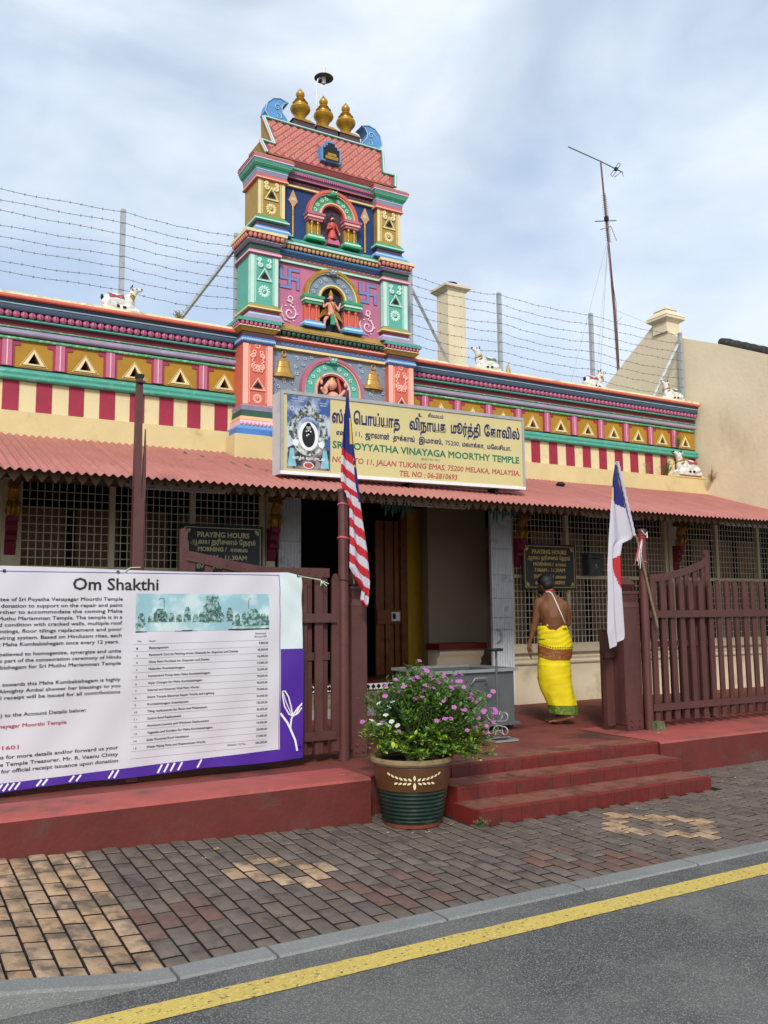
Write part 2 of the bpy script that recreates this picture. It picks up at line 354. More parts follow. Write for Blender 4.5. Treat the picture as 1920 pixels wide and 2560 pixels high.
BM = {(m, k): brick_mesh(mm, BW, l) for m, mm in (('d', BRD), ('l', BRL), ('r', BRR)) for k, l in (('f', BL), ('h', BL/2))}
BMM = {k: b.mesh('brick') for k, b in BM.items()}
pat1 = [(1.787, 4.68)]
bricks = []
x0 = 1.275
P1 = [(2, 3), (3, 3)]
for ci in range(-26, 90):
    cx = x0+BW*(ci+.5)
    off = 0 if ci % 2 else -BL/2
    j = 0
    while True:
        ya = 4.272+off+j*BL; yb = ya+BL; j += 1
        if ya > 6.45: break
        kind = 'f'
        if ya < 4.26: ya = 4.272; kind = 'h'
        cy = (ya+yb)/2
        lim = 6.24 if cx < 3.5 else (6.46 if cx < 4.05 or cx > 6.8 else 5.70)
        if cy > lim: continue
        col = 'd'
        if ci < 0: col = 'l'
        elif noise.noise((cx*.8, cy*.9, 3)) > .16 and random.random() < .5: col = 'r'
        bricks.append([cx, cy, col, kind, ci, j])
def mark(cxs, cys, hollow):
    pass
def near(x, y):
    return min(bricks, key=lambda b: (b[0]-x)**2+((b[1]-y)*.8)**2)
LIGHT = [(2.319, 5.645), (2.426, 5.539), (2.528, 5.423), (2.644, 5.327), (2.213, 5.532), (2.535, 5.223), (2.106, 5.441), (2.434, 5.122), (2.0, 5.371), (2.112, 5.242), (2.22, 5.118), (2.322, 5.023), (5.321, 5.387), (5.451, 5.312), (5.577, 5.21), (5.669, 5.114), (5.792, 5.001), (5.233, 5.299), (5.702, 4.913), (5.373, 4.999), (5.608, 4.813), (5.022, 5.12), (5.51, 4.698), (4.931, 5.01), (5.057, 4.901), (5.172, 4.816), (5.283, 4.697), (5.398, 4.595)]
for x, y in LIGHT:
    near(x, y)[2] = 'l'
cdist = lambda b: (b[0]-.0)**2+b[1]**2
vis = [b for b in bricks if -.1 < b[0]/b[1] < 1.42]
vis.sort(key=cdist); named = set(id(b) for b in vis[:299])
mbs = MB()
for b in bricks:
    cx, cy, col, kind, ci, j = b
    z = gz(cx, cy)+random.uniform(-.0015, .0015); me = BMM[(col, kind)]
    dzx = (gz(cx+.05, cy)-gz(cx-.05, cy))/.1; dzy = (gz(cx, cy+.05)-gz(cx, cy-.05))/.1
    rot = (dzy+random.uniform(-.008, .008), -dzx+random.uniform(-.012, .012), random.uniform(-.006, .006))
    if id(b) in named: inst(me, 'brick', pave, (cx, cy, z), rot)
    else:
        xf = Matrix.Translation((cx, cy, z)) @ Matrix.Rotation(rot[2], 4, 'Z') @ Matrix.Rotation(rot[0], 4, 'X') @ Matrix.Rotation(rot[1], 4, 'Y')
        src = BM[(col, kind)]; mbs.add(src.v[:8], src.f[:5], src.mats[0], False, xf); mbs.add(src.v[8:], [[q-8 for q in f] for f in src.f[5:]], src.mats[1], False, xf)
tag(mbs.build('bricks', pave), kind='stuff')
# petals and leaves fallen on the pavement
def litter(name, label, x, y, z, mat, s, cat, gr):
    b = MB()
    for k in range(3):
        a = k*2.1+random.random(); q = .5+.5*random.random()
        b.add([(0, 0, .002), (s*q*cos(a), s*q*sin(a), .006), (s*q*.9*cos(a+.7), s*q*.9*sin(a+.7), .004)], [(0, 1, 2)], mat)
    b.v = [(x+a, y+c, z+d) for a, c, d in b.v]
    return tag(b.build(name, base=(x, y, z)), label, cat, gr)

# ------------------------------------------------------------------ raised platform
PLM = paint('red cement top', 'a04c45', .7, .14, 4, .55, '5f423c', 1.9, .3, grain=30, chips=.71, chipc='3f2c28', cscale=9)
PLF = paint('red cement face with painted shade', '62241e', .7, .16, 3, .32, '54423c', 2.6, .35, grain=30, chips=.70, chipc='3a2a26', cscale=12)  # front faces coloured darker than the tops to imitate shade; stains and chips on top
PLW = paint('worn red cement floor', '73372f', .7, .2, 2.5, .5, '2a2321', 1.5, .3, grain=30, chips=.66, chipc='241c1a', cscale=5)
plat = thing('platform', None, None, (3, 7, .345)); plat['kind'] = 'structure'
mb = MB()
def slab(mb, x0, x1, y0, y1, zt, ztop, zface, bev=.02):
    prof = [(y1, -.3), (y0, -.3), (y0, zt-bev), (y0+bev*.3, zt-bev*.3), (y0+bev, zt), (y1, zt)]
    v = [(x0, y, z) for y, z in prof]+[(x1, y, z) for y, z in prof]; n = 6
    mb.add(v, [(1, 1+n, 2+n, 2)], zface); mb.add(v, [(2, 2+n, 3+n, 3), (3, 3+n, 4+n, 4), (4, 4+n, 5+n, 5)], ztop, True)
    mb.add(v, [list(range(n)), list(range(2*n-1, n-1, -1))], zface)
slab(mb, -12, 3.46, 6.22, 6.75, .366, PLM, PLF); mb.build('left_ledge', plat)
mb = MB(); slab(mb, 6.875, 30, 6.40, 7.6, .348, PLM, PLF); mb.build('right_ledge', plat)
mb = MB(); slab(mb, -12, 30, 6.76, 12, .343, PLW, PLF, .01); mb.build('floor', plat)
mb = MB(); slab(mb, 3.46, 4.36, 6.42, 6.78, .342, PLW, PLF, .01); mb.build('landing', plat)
# ------------------------------------------------------------------ steps with tiles
RISM = paint('red glazed riser tile', '65221c', .5, .18, 12, .5, '3c2a20', 7, .2, objr=.05, chips=.66, chipc='4d2f22', cscale=11)
TREM = paint('terracotta tread tile', '84503f', .6, .18, 10, .6, '43281f', 4, .25, objr=.07)
NOSM = paint('red painted nosing', '7a2a24', .5, .14, 8, .5, '4a2a24', 5, .25)
steps = thing('entrance_steps', 'three broad red tiled steps leading from the brick pavement up to the temple', 'steps', (5.4, 6.0, .03))
S3 = [(4.11, 6.735, 5.675, 6.05, .02, .136), (4.14, 6.75, 6.02, 6.45, .10, .25), (4.36, 6.87, 6.42, 6.80, .22, .347)]
def tmesh(sx, sy, sz, mat):
    b = MB(); b.box(-sx/2, sx/2, -sy/2, sy/2, -sz, 0, mat); return b.mesh('tile')
for si, (xa, xb, ya, yb, zb, zt) in enumerate(S3):
    mb = MB(); mb.box(xa+.004, xb-.004, ya+.006, yb, -.2, zt-.006, NOSM)
    if si == 0:   # chipped corner of bare cement
        mb.add([(xa+.02, ya+.004, zt-.02), (xa+.12, ya+.004, zt-.012), (xa+.09, ya+.07, zt-.001), (xa+.01, ya+.05, zt-.004)], [(0, 1, 2, 3)], paint('bare cement', '9a938c', .9, .2, 30))
    st = mb.build('step', steps)
    n = 13; w = (xb-xa-.012)/n
    rm = tmesh(w-.003, .012, zt-.02-max(zb-.03, .0), RISM)
    for i in range(n):
        inst(rm, 'tile', st, (xa+.006+w*(i+.5), ya+.004, zt-.014))
    tm = tmesh(w-.005, .098, .012, TREM); half = tmesh(w/2-.005, .098, .012, TREM); nos = tmesh(w-.003, .034, .016, NOSM)
    for i in range(n): inst(nos, 'tile', st, (xa+.006+w*(i+.5), ya+.018, zt+.001), (random.uniform(-.02, .02), 0, 0))
    for r in range(3):
        y = ya+.088+r*.103
        if y+.05 > yb-.0 and si < 2: pass
        for i in range(n+(r % 2)):
            if r % 2 == 0: inst(tm, 'tile', st, (xa+.006+w*(i+.5), y, zt+random.uniform(-.001, .001)))
            elif i == 0: inst(half, 'tile', st, (xa+.006+w*.25, y, zt))
            elif i == n: inst(half, 'tile', st, (xb-.006-w*.25, y, zt))
            else: inst(tm, 'tile', st, (xa+.006+w*i, y, zt+random.uniform(-.001, .001)))
CEM = paint('bare cement', '9a938c', .9, .2, 30)
# ------------------------------------------------------------------ temple hall behind: walls, windows, doorway
WY = 10.05
hall = thing('temple_hall', 'cream temple hall with wire-mesh windows and a dark doorway under the lean-to roof', 'building', (5, WY, .343))
INT = paint('interior brown wall', '94785f', .85, .1, 3, .2, '473629', 2)
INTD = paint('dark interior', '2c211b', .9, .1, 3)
mb = MB()
mb.box(-12, 4.13, WY, WY+.18, .2, 1.06, DADO); mb.box(7.89, 14.6, WY, WY+.18, .2, 1.06, DADO)
mb.build('dado', hall)
for xa, xb in ((-12, 4.13), (7.89, 14.6)):
    mb = MB()
    mb.ext([(WY+.18, 1.063), (WY-.05, 1.063), (WY-.055, 1.075), (WY-.055, 1.145), (WY-.04, 1.155), (WY+.18, 1.155)], xa, xb, DADO)
    mb.build('sill_band', hall)
    mb = MB(); mb.ext([(WY-.001, .885), (WY-.025, .9), (WY-.04, .925), (WY-.03, .95), (WY-.012, .96), (WY-.05, .985), (WY-.05, 1.0), (WY-.001, 1.03)], xa, xb, DADO, True)
    mb.build('moulding', hall)
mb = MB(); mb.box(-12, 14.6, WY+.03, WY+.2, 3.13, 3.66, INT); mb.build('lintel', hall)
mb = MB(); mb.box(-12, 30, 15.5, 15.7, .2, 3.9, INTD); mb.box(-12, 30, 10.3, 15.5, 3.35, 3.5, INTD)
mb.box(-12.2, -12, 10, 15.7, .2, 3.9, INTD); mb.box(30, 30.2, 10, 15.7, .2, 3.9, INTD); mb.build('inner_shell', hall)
# partition a little behind the mesh, as the brown screen seen inside
mb = MB()
for xa, xb in ((-12, 4.3), (8.0, 14.6)):
    mb.box(xa, xb, 10.95, 11.0, .3, 2.95, INT)
    for k in range(int((xb-xa)/.62)):
        x = xa+.3+k*.62; mb.box(x, x+.10, 10.90, 10.949, .3, 2.95, INTD)
mb.build('inner_screen', hall)
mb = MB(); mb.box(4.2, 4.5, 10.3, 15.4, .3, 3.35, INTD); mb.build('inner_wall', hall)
def window(xs, post, z0=1.155, zm=2.17, z1=3.1):
    xa, xb = xs[0], xs[-1]
    fr = MB(); y0, y1 = WY-.03, WY+.035
    for i, x in enumerate(xs):
        w = .032; fr.box(x-w, x+w, y0, y1, z0+.04, z1, FRAMEM)
    fr.box(xa-.032, xb+.032, y0-.01, y1, z0, z0+.042, FRAMEM)
    for a, b in zip(xs[:-1], xs[1:]): fr.box(a+.034, b-.034, y0+.003, y1-.003, zm-.025, zm+.025, FRAMEM)
    w = MB(); w2 = fr.build('window', hall)
    for a, b in zip(xs[:-1], xs[1:]):
        for za, zb in ((z0+.04, zm-.025), (zm+.025, z1)):
            m = MB(); n = max(2, int(round((b-a-.064)/.0735))); r = .0042
            for k in range(1, n):
                x = a+.032+(b-a-.064)*k/n+random.uniform(-.003, .003); m.box(x-r, x+r, WY-.005, WY+.001, za, zb, WIREM)
            nz = int(round((zb-za)/.094))
            for k in range(1, nz):
                z = za+(zb-za)*k/nz; m.box(a+.032, b-.032, WY+.0015, WY+.007, z-r, z+r, WIREM)
            m.build('wire_mesh', w2)
            # hooks down the stile
            for k in range(1, nz, 2): pass
window([.37, 1.09], 0); window([1.29, 2.27, 3.2, 4.08], 0)
window([-1.9, -.9, .0, .37-.07], 0)
window([7.93, 8.99, 10.02, 11.10], 0); window([11.33, 12.33, 13.4, 14.5], 0)
for x in (1.19, 11.215): 
    mb = MB(); mb.box(x-.065, x+.065, WY-.05, WY+.1, 1.16, 3.13, FRAMEM); mb.build('column', hall)
mb = MB(); mb.box(4.12, 4.24, WY-.04, WY+.15, 1.16, 3.13, FRAMEM); mb.build('column', hall)
# doorway surround: beige return wall, red shelf, yellow wall, orange folding door
BEI = paint('beige inner wall', '877864', .8, .06, 2, .2, '75665a', 2)
YEL = paint('ochre yellow inner wall', 'b8901e', .7, .1, 3, .2, '7c5e1a', 3)
ORW = paint('orange varnished wood', '7c4618', .5, .2, 6, .4, '3c200c', 8, .15)
mb = MB(); mb.box(6.86, 7.9, 10.6, 10.75, .3, 3.2, BEI); mb.build('inner_wall', hall)
mb = MB(); mb.box(6.75, 7.15, 11.0, 11.1, .3, 3.2, YEL); mb.box(7.15, 7.2, 10.75, 11.1, .3, 3.2, YEL); mb.build('inner_wall', hall)
mb = MB(); mb.box(6.80, 7.62, 10.25, 10.6, 1.14, 1.225, paint('dark red shelf', '6d1612', .5, .1)); mb.build('shelf', hall)
mb = MB(); mb.ext([(10.6, .3), (10.42, .3), (10.42, .9), (10.36, .95), (10.38, 1.0), (10.3, 1.06), (10.3, 1.137), (10.6, 1.137)], 6.84, 7.6, DADO, True); mb.build('moulding', hall)
mb = MB(); mb.box(6.64, 6.745, 10.98, 11.12, .5, 3.1, ORW); fd = mb.build('door_frame', hall)
mb = MB(); x = 5.72
fdo = thing('folding_door', 'orange brown folding timber door drawn aside in the dark doorway', 'door', (6.0, 11.1, .5))
for k in range(5):
    b = MB(); a = x+.52+k*.08; b.box(a, a+.07, 11.03+(k % 2)*.03, 11.07+(k % 2)*.03, .55, 3.0, ORW); b.build('slat', fdo)
b = MB(); b.box(6.24, 6.63, 10.99, 11.02, 1.50, 1.70, ORW); b.build('rail', fdo)
b = MB(); b.box(6.47, 6.61, 10.975, 10.988, 1.54, 1.67, WHITE); b.box(6.485, 6.535, 10.9725, 10.9745, 1.57, 1.65, BLACK); st = b.build('notice', fdo)
for q in ((6.0, 2.9), ): pass
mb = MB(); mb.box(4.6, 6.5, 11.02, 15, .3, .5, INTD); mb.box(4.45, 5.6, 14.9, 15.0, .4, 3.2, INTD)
mb.box(5.0, 5.04, 14.0, 14.05, 2.25, 2.5, WHITE)
mb.build('inner_floor', hall)
# tiled threshold step
GREYT = paint('grey step base', '8a8c88', .7, .1, 8); STRI = paint('brown marbled tile', '8a7a66', .4, .3, 14, .5, '2a2420', 9, .5)
mb = MB(); mb.box(4.6, 6.84, 10.08, 10.35, .33, .46, GREYT); mb.box(4.6, 6.84, 10.10, 10.35, .46, .65, STRI); mb.box(4.6, 6.84, 10.13, 11.02, .65, .78, paint('dark red tile', '4a1c18', .4, .2))
ts = mb.build('threshold', hall)
mb = MB(); y = 10.126
mb.add([(4.6, y+.001, .672), (6.84, y+.001, .672), (6.84, y+.001, .748), (4.6, y+.001, .748)], [(0, 1, 2, 3)], WHITE)
for k in range(28):
    x = 4.64+k*.08; mb.add([(x-.034, y-.002, .71), (x, y-.002, .676), (x+.034, y-.002, .71), (x, y-.002, .744)], [(0, 1, 2, 3)], BLACK)
mb.build('diamond_tiles', ts)
# folding grey shutters either side of the door
for nm, xa, xb, lab in (('l', 4.28, 4.58, 'grey ribbed folding shutter on the left side of the doorway'), ('r', 7.53, 7.89, 'grey ribbed folding shutter with a curved pull handle right of the doorway')):
    t = thing('folding_shutter', lab, 'shutter', ((xa+xb)/2, 9.98, .345), 'folding shutters beside the doorway')
    mb = MB(); n = int((xb-xa)/.02)
    pts = []
    for i in range(n+1):
        x = xa+(xb-xa)*i/n; pts.append((x, 9.97 if i % 2 else 9.985))
    v = [(x, y, .36) for x, y in pts]+[(x, y, 3.1) for x, y in pts]; m = n+1
    mb.add(v, [(i, i+1, i+1+m, i+m) for i in range(n)], GREYM)
    mb.box(xa, xb, 9.99, 10.03, .36, 3.1, GREYM); mb.build('panel', t)
    mb = MB()
    for z in (2.55, 2.18, 1.85, 1.58, 1.41, .86):
        for i in range(int((xb-xa)/.028)): mb.box(xa+.012+i*.028, xa+.024+i*.028, 9.962, 9.9695, z-.006, z+.006, STEELL)
    tag(mb.build('rivets', t), kind='stuff')
    if nm == 'r':
        mb = MB(); mb.tube([(xa+.05, 9.96, 1.42), (xa+.09, 9.93, 1.39), (xa+.11, 9.92, 1.33), (xa+.09, 9.93, 1.26), (xa+.05, 9.96, 1.23)], .011, STEELL, 6); mb.build('handle', t)
# ------------------------------------------------------------------ lean-to roof
roof = thing('lean_to_roof', 'long rusty pink corrugated lean-to roof with scalloped timber eave across the temple', 'roof', (5, 9, 2.9))
EY, EZ, SLP = 7.8, 2.886, .33
def rz(y): return EZ+SLP*(y-EY)
pitch = .0765; sw = pitch*10; x = -3.4
k = 0
while x < 12.0:
    xe = min(x+sw, 12.0); mb = MB(); n = max(4, int((xe-x)/pitch*8)); vv = []
    j1 = random.uniform(-.012, .012)
    for i in range(n+1):
        X = x+(xe-x)*i/n; w = .0125*cos(2*pi*(X/pitch)); lift = (k % 2)*.002+.003*noise.noise((X*2, 0, 0))
        for Y in (EY-.02+j1, 8.6, 9.4, 10.04): vv.append((X, Y, rz(Y)+w+lift+.003*noise.noise((X, Y, 2))))
        for Y in (EY-.02+j1, 10.04): vv.append((X, Y, rz(Y)+w+lift-.004))
    for i in range(n):
        a = i*6; b = a+6
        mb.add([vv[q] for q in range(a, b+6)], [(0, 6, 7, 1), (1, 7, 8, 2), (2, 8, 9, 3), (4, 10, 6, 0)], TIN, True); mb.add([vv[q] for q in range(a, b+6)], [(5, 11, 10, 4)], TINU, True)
    mb.build('sheet', roof); x += sw; k += 1
mb = MB(); mb.box(-12, -3.42, 7.8, 10.04, 3.0, 3.02, TIN); mb.build('sheet', roof)
# flaked patches
mb = MB(); PAT = paint('bare grey patch', '6f6a66', .8, .3, 20)
for (X, Y, w, h) in ((3.33, 9.1, .02, .12), (3.45, 8.9, .02, .16), (3.55, 8.75, .02, .1), (3.62, 8.7, .05, .05), (3.76, 8.75, .05, .05), (3.9, 8.75, .05, .05), (2.95, 9.6, .02, .1), (2.5, 9.7, .04, .03), (3.1, 9.45, .02, .1), (4.05, 8.8, .05, .04)):
    X *= 1.0; n = 5
    for i in range(n):
        a = X-w+2*w*i/n; b = X-w+2*w*(i+1)/n; f = lambda q: .0125*cos(2*pi*q/pitch)+.0075
        mb.add([(a, Y-h/2+random.uniform(-.02, .02), rz(Y-h/2)+f(a)), (b, Y-h/2, rz(Y-h/2)+f(b)), (b, Y+h/2+random.uniform(-.02, .02), rz(Y+h/2)+f(b)), (a, Y+h/2, rz(Y+h/2)+f(a))], [(0, 1, 2, 3)], PAT)
tag(mb.build('flaked_patches', roof), kind='stuff')
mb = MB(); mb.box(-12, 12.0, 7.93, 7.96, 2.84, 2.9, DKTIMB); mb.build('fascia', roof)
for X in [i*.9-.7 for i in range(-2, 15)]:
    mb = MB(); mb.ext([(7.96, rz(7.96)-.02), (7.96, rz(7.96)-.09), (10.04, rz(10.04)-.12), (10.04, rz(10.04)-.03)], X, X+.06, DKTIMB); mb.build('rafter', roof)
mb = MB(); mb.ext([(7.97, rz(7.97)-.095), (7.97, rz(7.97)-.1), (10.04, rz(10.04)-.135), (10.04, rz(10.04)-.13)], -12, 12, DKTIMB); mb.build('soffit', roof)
sm = MB(); sm.prism([(-.054, .0), (.054, 0), (.0, -.075)], -.008, .008, SCALT); sm.box(-.0555, .0555, -.007, .007, 0, .03, SCALT); scm = sm.mesh('scallop')
X = -.6
while X < 11.95:
    inst(scm, 'scallop', roof, (X, 7.915, 2.865+random.uniform(-.003, .003)), (0, random.uniform(-.03, .03), 0)); X += .112
# green mango-leaf garland bits under the eave
LEAFD = paint('dried green leaf', '1f4f3c', .7, .3, 20)
for gx, lab in ((4.85, 'small dark green leaf garland tied under the eave behind the tall flag'), (6.35, 'pair of dark green leaf bunches tied under the eave left of the right shutter')):
    mb = MB()
    for i in range(9):
        x = gx+i*.045; l = random.uniform(.08, .2); mb.add([(x-.014, 8.4, 2.9), (x+.014, 8.4, 2.9), (x+.02, 8.41, 2.9-l*.6), (x, 8.42, 2.9-l), (x-.018, 8.41, 2.9-l*.6)], [(0, 1, 2, 3, 4)], LEAFD)
    tag(mb.build('leaf_garland', base=(gx, 8.4, 2.9)), lab, 'garland')
# fluorescent fittings
for xa, xb, lab in ((2.38, 3.57, 'white fluorescent batten under the eave above the left window'), (5.62, 7.05, 'white fluorescent batten above the doorway'), (9.2, 10.4, 'white fluorescent batten above the right window behind the white flag'), (12.3, 13.5, 'white fluorescent batten under the eave at the right edge')):
    t = thing('strip_light', lab, 'light', ((xa+xb)/2, 9.9, 3.1), 'strip lights under the eave')
    mb = MB(); mb.box(xa, xb, 9.88, 9.94, 3.10, 3.14, WHITE); mb.build('batten', t)
    mb = MB(); mb.tube([(xa+.04, 9.87, 3.085), (xb-.04, 9.87, 3.085)], .014, WHITE, 8); mb.build('tube', t)
# ------------------------------------------------------------------ brackets: gilded lion on a maroon corbel
def bracket():
    t = thing('eave_bracket', 'x', 'bracket', (0, 0, 0), 'gilded lion brackets under the eave')
    m = MB(); prof = [(0, 2.30), (.03, 2.36), (.05, 2.40), (.04, 2.44), (.09, 2.46), (.10, 2.50), (.07, 2.53), (.12, 2.56), (.13, 2.60), (.12, 2.63), (.17, 2.65), (.17, 2.70), (0, 2.70)]
    m.ext([(-a, z) for a, z in prof], -.055, .055, MAROON); m.build('corbel', t)
    g = MB()
    P = [(0, -.07, 2.70), (0, -.12, 2.74), (0, -.14, 2.80), (0, -.10, 2.86), (0, -.12, 2.92), (0, -.18, 2.97), (0, -.22, 3.0)]
    g.tube(P, [.05, .06, .06, .05, .055, .06, .045], GOLD, 8)
    g.ell((0, -.23, 2.98), (.055, .06, .05), GOLD, 10, 8); g.ell((0, -.28, 2.965), (.03, .035, .025), GOLD, 8, 6)
    for s in (-1, 1):
        g.tube([(s*.035, -.10, 2.86), (s*.05, -.18, 2.84), (s*.045, -.2, 2.78), (s*.045, -.16, 2.71)], [.025, .024, .02, .018], GOLD, 6)
        g.tube([(s*.035, -.08, 2.78), (s*.055, -.13, 2.76), (s*.045, -.15, 2.71)], [.03, .026, .02], GOLD, 6)
        g.ell((s*.04, -.2, 3.03), (.015, .015, .025), GOLD, 6, 5)
    for k in range(6): g.ell((random.uniform(-.045, .045), -.14+random.uniform(-.02, .02), 2.9+k*.018), (.018, .02, .018), GOLD, 6, 5)
    g.build('lion', t)
    e = MB(); e.box(-.04, .04, -.36, -.02, 3.02, 3.08, SCALT); e.build('beam_end', t)
    return t
BL4 = [(1.21, 'gilded lion bracket on a maroon corbel, left of the mesh window above the white banner'), (4.18, 'gilded lion bracket on a maroon corbel beside the left grey shutter'), (8.0, 'gilded lion bracket on a maroon corbel above the praying hours board right of the doorway'), (11.27, 'gilded lion bracket on a maroon corbel behind the curved gate at right')]
br = bracket()
for i, (x, lab) in enumerate(BL4):
    o = br if i == 0 else copy_tree(br)
    o.location = (x, WY-.05, 0); o['label'] = lab; o['group'] = 'gilded lion brackets under the eave'
# ------------------------------------------------------------------ parapets
def pf(z, o): return z-(z-1.65)*o/10.05
TRI_P = MB()
def parapet(xa, xb, tri0, pil0, str0, label, name='parapet_wall'):
    t = thing(name, label, 'parapet', ((xa+xb)/2, WY, 3.6))
    b = MB(); b.box(xa, xb+(.0), WY-.15, WY+.4, 3.5, pf(3.87, .15), CREAM2); b.build('ledge', t)
    b = MB(); b.box(xa, xb, WY, WY+.25, pf(3.87, .15), 4.20, CREAM); b.box(xa, xb, WY+.16, WY+.25, 4.2, 5.0, CREAM2); b.box(xa, xb, WY+.16, WY+.36, 5.0, 5.12, CREAM2); b.build('wall', t)
    # crimson stripes
    k = math.ceil((xa+.05-str0)/.3395)
    while str0+k*.3395 < xb-.03:
        c = str0+k*.3395+random.uniform(-.004, .004); w = .084+random.uniform(-.004, .004)
        b = MB(); b.box(max(c-w, xa+.01), min(c+w, xb-.005), WY-.006, WY-.0005, 3.838, 4.205, CRIM); b.build('stripe', t); k += 1
    def mold(prof, mat, smooth=True, x0=xa, x1=xb):
        b = MB(); b.ext([(WY-o, pf(z, max(o, 0))) for o, z in prof]+[(WY+.15, pf(prof[-1][1], 0)), (WY+.15, pf(prof[0][1], 0))], x0, x1, mat, smooth); return b.build('moulding', t)
    mold([(0, 4.205), (.05, 4.215), (.075, 4.24), (.065, 4.262), (.05, 4.27), (.07, 4.29), (.06, 4.32), (.02, 4.338)], TEAL)
    mold([(.004, 4.338), (.012, 4.345), (.004, 4.356)], BLACK)
    mold([(.005, 4.655), (.03, 4.662), (.035, 4.675), (.03, 4.69), (.01, 4.697)], GREENW)
    mold([(.01, 4.703), (.05, 4.715), (.065, 4.745), (.05, 4.775), (.015, 4.785)], LAV)
    mold([(.02, 4.787), (.04, 4.793), (.035, 4.805), (.02, 4.808)], GREENW)
    mold([(.02, 4.81), (.025, 4.872)], MAROON, False)
    mold([(.03, 4.874), (.07, 4.88), (.075, 4.898), (.05, 4.908)], TEAL)
    mold([(.04, 4.912), (.04, 4.985)], PLUM, False)
    mold([(.085, 4.988), (.095, 5.0), (.09, 5.03), (.10, 5.055)], NAVY)
    mold([(.105, 5.057), (.108, 5.066), (.105, 5.074)], SKYL)
    mold([(.105, 5.076), (.115, 5.10), (.125, 5.118)], NAVY)
    mold([(.13, 5.12), (.155, 5.128), (.158, 5.158), (.15, 5.168)], CORAL)
    b = MB(); n = int((xb-xa)/.18); v = []
    for i in range(n+1):
        X = xa+(xb-xa)*i/n; h = .012*noise.noise((X*3, 0, 0))
        v += [(X, WY-.148, pf(5.17, .15)), (X, WY-.13, pf(5.195, .13)+h*.4), (X, WY-.02, pf(5.2, .13)+h), (X, WY+.42, pf(5.2, .13)+h), (X, WY+.42, 5.0)]
    b.add(v, [(i*5+j, i*5+j+5, i*5+j+6, i*5+j+1)[::1] for i in range(n) for j in range(4)], paint('weathered cream coping', 'e0cda4', .85, .1, 4, .55, '8f8468', 6), True); b.build('coping', t)
    # petals
    pm = MB(); pm.ell((0, 0, 0), (.0405, .032, .040), PETAL, 10, 7); pm.box(-.003, .003, -.034, -.02, -.01, .03, MAROON); pme = pm.mesh('petal')
    X = xa+.04
    while X < xb-.02:
        inst(pme, 'petal', t, (X, WY-.065, pf(4.948, .07))); X += .0815
    # pierced mustard panels, pink pillars, triangle frames
    zb, zt = 4.355, 4.655
    k = math.ceil((xa+.03-tri0)/.5483); first = True; cs = []
    while tri0+k*.5483 < xb-.06: cs.append(tri0+k*.5483); k += 1
    edges = [xa]+[(a+b)/2 for a, b in zip(cs[:-1], cs[1:])]+[xb]
    for c, a, e in zip(cs, edges[:-1], edges[1:]):
        jx = random.uniform(-.006, .006); c += jx; b = MB(); w = .062+random.uniform(-.004, .004); zl, zh = 4.405+random.uniform(-.003, .003), 4.53+random.uniform(-.006, .006)
        A, B_, C_, D_ = (a, WY, zb), (e, WY, zb), (e, WY, zt), (a, WY, zt); P, Q, R = (c-w, WY, zl), (c+w, WY, zl), (c, WY, zh)
        b.add([A, B_, C_, D_, P, Q, R], [(0, 1, 5, 4), (1, 2, 6, 5), (2, 3, 6), (3, 0, 4, 6)], MUST)
        P2, Q2, R2 = [(q[0], WY+.14, q[2]) for q in (P, Q, R)]
        b.add([P, Q, R, P2, Q2, R2], [(0, 1, 4, 3), (1, 2, 5, 4), (2, 0, 3, 5)], MUST); b.add([P2, Q2, R2], [(0, 1, 2)], BLACKI)
        pn = b.build('panel', t)
        b = MB(); o, i2 = .018, .0
        ou = [(c-.148, 4.372), (c+.148, 4.372), (c, 4.588)]; mi = [(c-.118, 4.387), (c+.118, 4.387), (c, 4.565)]; inn = [(c-w, zl), (c+w, zl), (c, zh)]
        for (r1, r2, y1, y2, m) in ((ou, mi, WY-.003, WY-.012, MUST), (mi, inn, WY-.016, WY-.018, OCHREL)):
            v = [(x, y1, z) for x, z in r1]+[(x, y2, z) for x, z in r2]; b.add(v, [(0, 1, 4, 3), (1, 2, 5, 4), (2, 0, 3, 5)], m)
        v = [(x, WY-.018, z) for x, z in inn]+[(x, WY+.02, z) for x, z in inn]; b.add(v, [(0, 1, 4, 3), (1, 2, 5, 4), (2, 0, 3, 5)], OCHREL)
        lw = [(c-.148, 4.372), (c+.148, 4.372), (c, 4.588)]; l2 = [(c-.14, 4.376), (c+.14, 4.376), (c, 4.58)]
        v = [(x, WY-.010, z) for x, z in lw]+[(x, WY-.011, z) for x, z in l2]; b.add(v, [(0, 1, 4, 3), (1, 2, 5, 4), (2, 0, 3, 5)], OCHREL)
        b.build('triangle_frame', pn)
    for a in edges[1:-1]:
        b = MB()
        b.prism([(a-.075, zb+.002), (a+.075, zb+.002), (a+.075, 4.595), (a+.135, 4.6), (a+.135, 4.625), (a+.135, 4.652), (a-.135, 4.652), (a-.135, 4.6), (a-.075, 4.595)], WY-.010, WY-.0008, PINKD)
        b.box(a-.05, a+.05, WY-.022, WY-.0105, zb+.003, 4.651, PINK); b.box(a-.006, a+.006, WY-.026, WY-.0225, zb+.004, 4.650, PINKL)
        b.build('pillar', t)
    return t
pl = parapet(-2.2, 3.72, 1.383, 0, 1.165, 'left painted parapet with mustard triangle panels and crimson stripes, left of the temple tower')
pr = parapet(6.16, 11.93, 8.405, 0, 8.45, 'right painted parapet with mustard triangle panels and crimson stripes, right of the temple tower')
# moulded end of the right parapet is outlined black; ledge runs on under the stone bull
mb = MB(); mb.box(11.931, 12.0, WY-.15, WY+.4, 3.5, pf(3.87, .15), CREAM2); mb.build('ledge', pr)
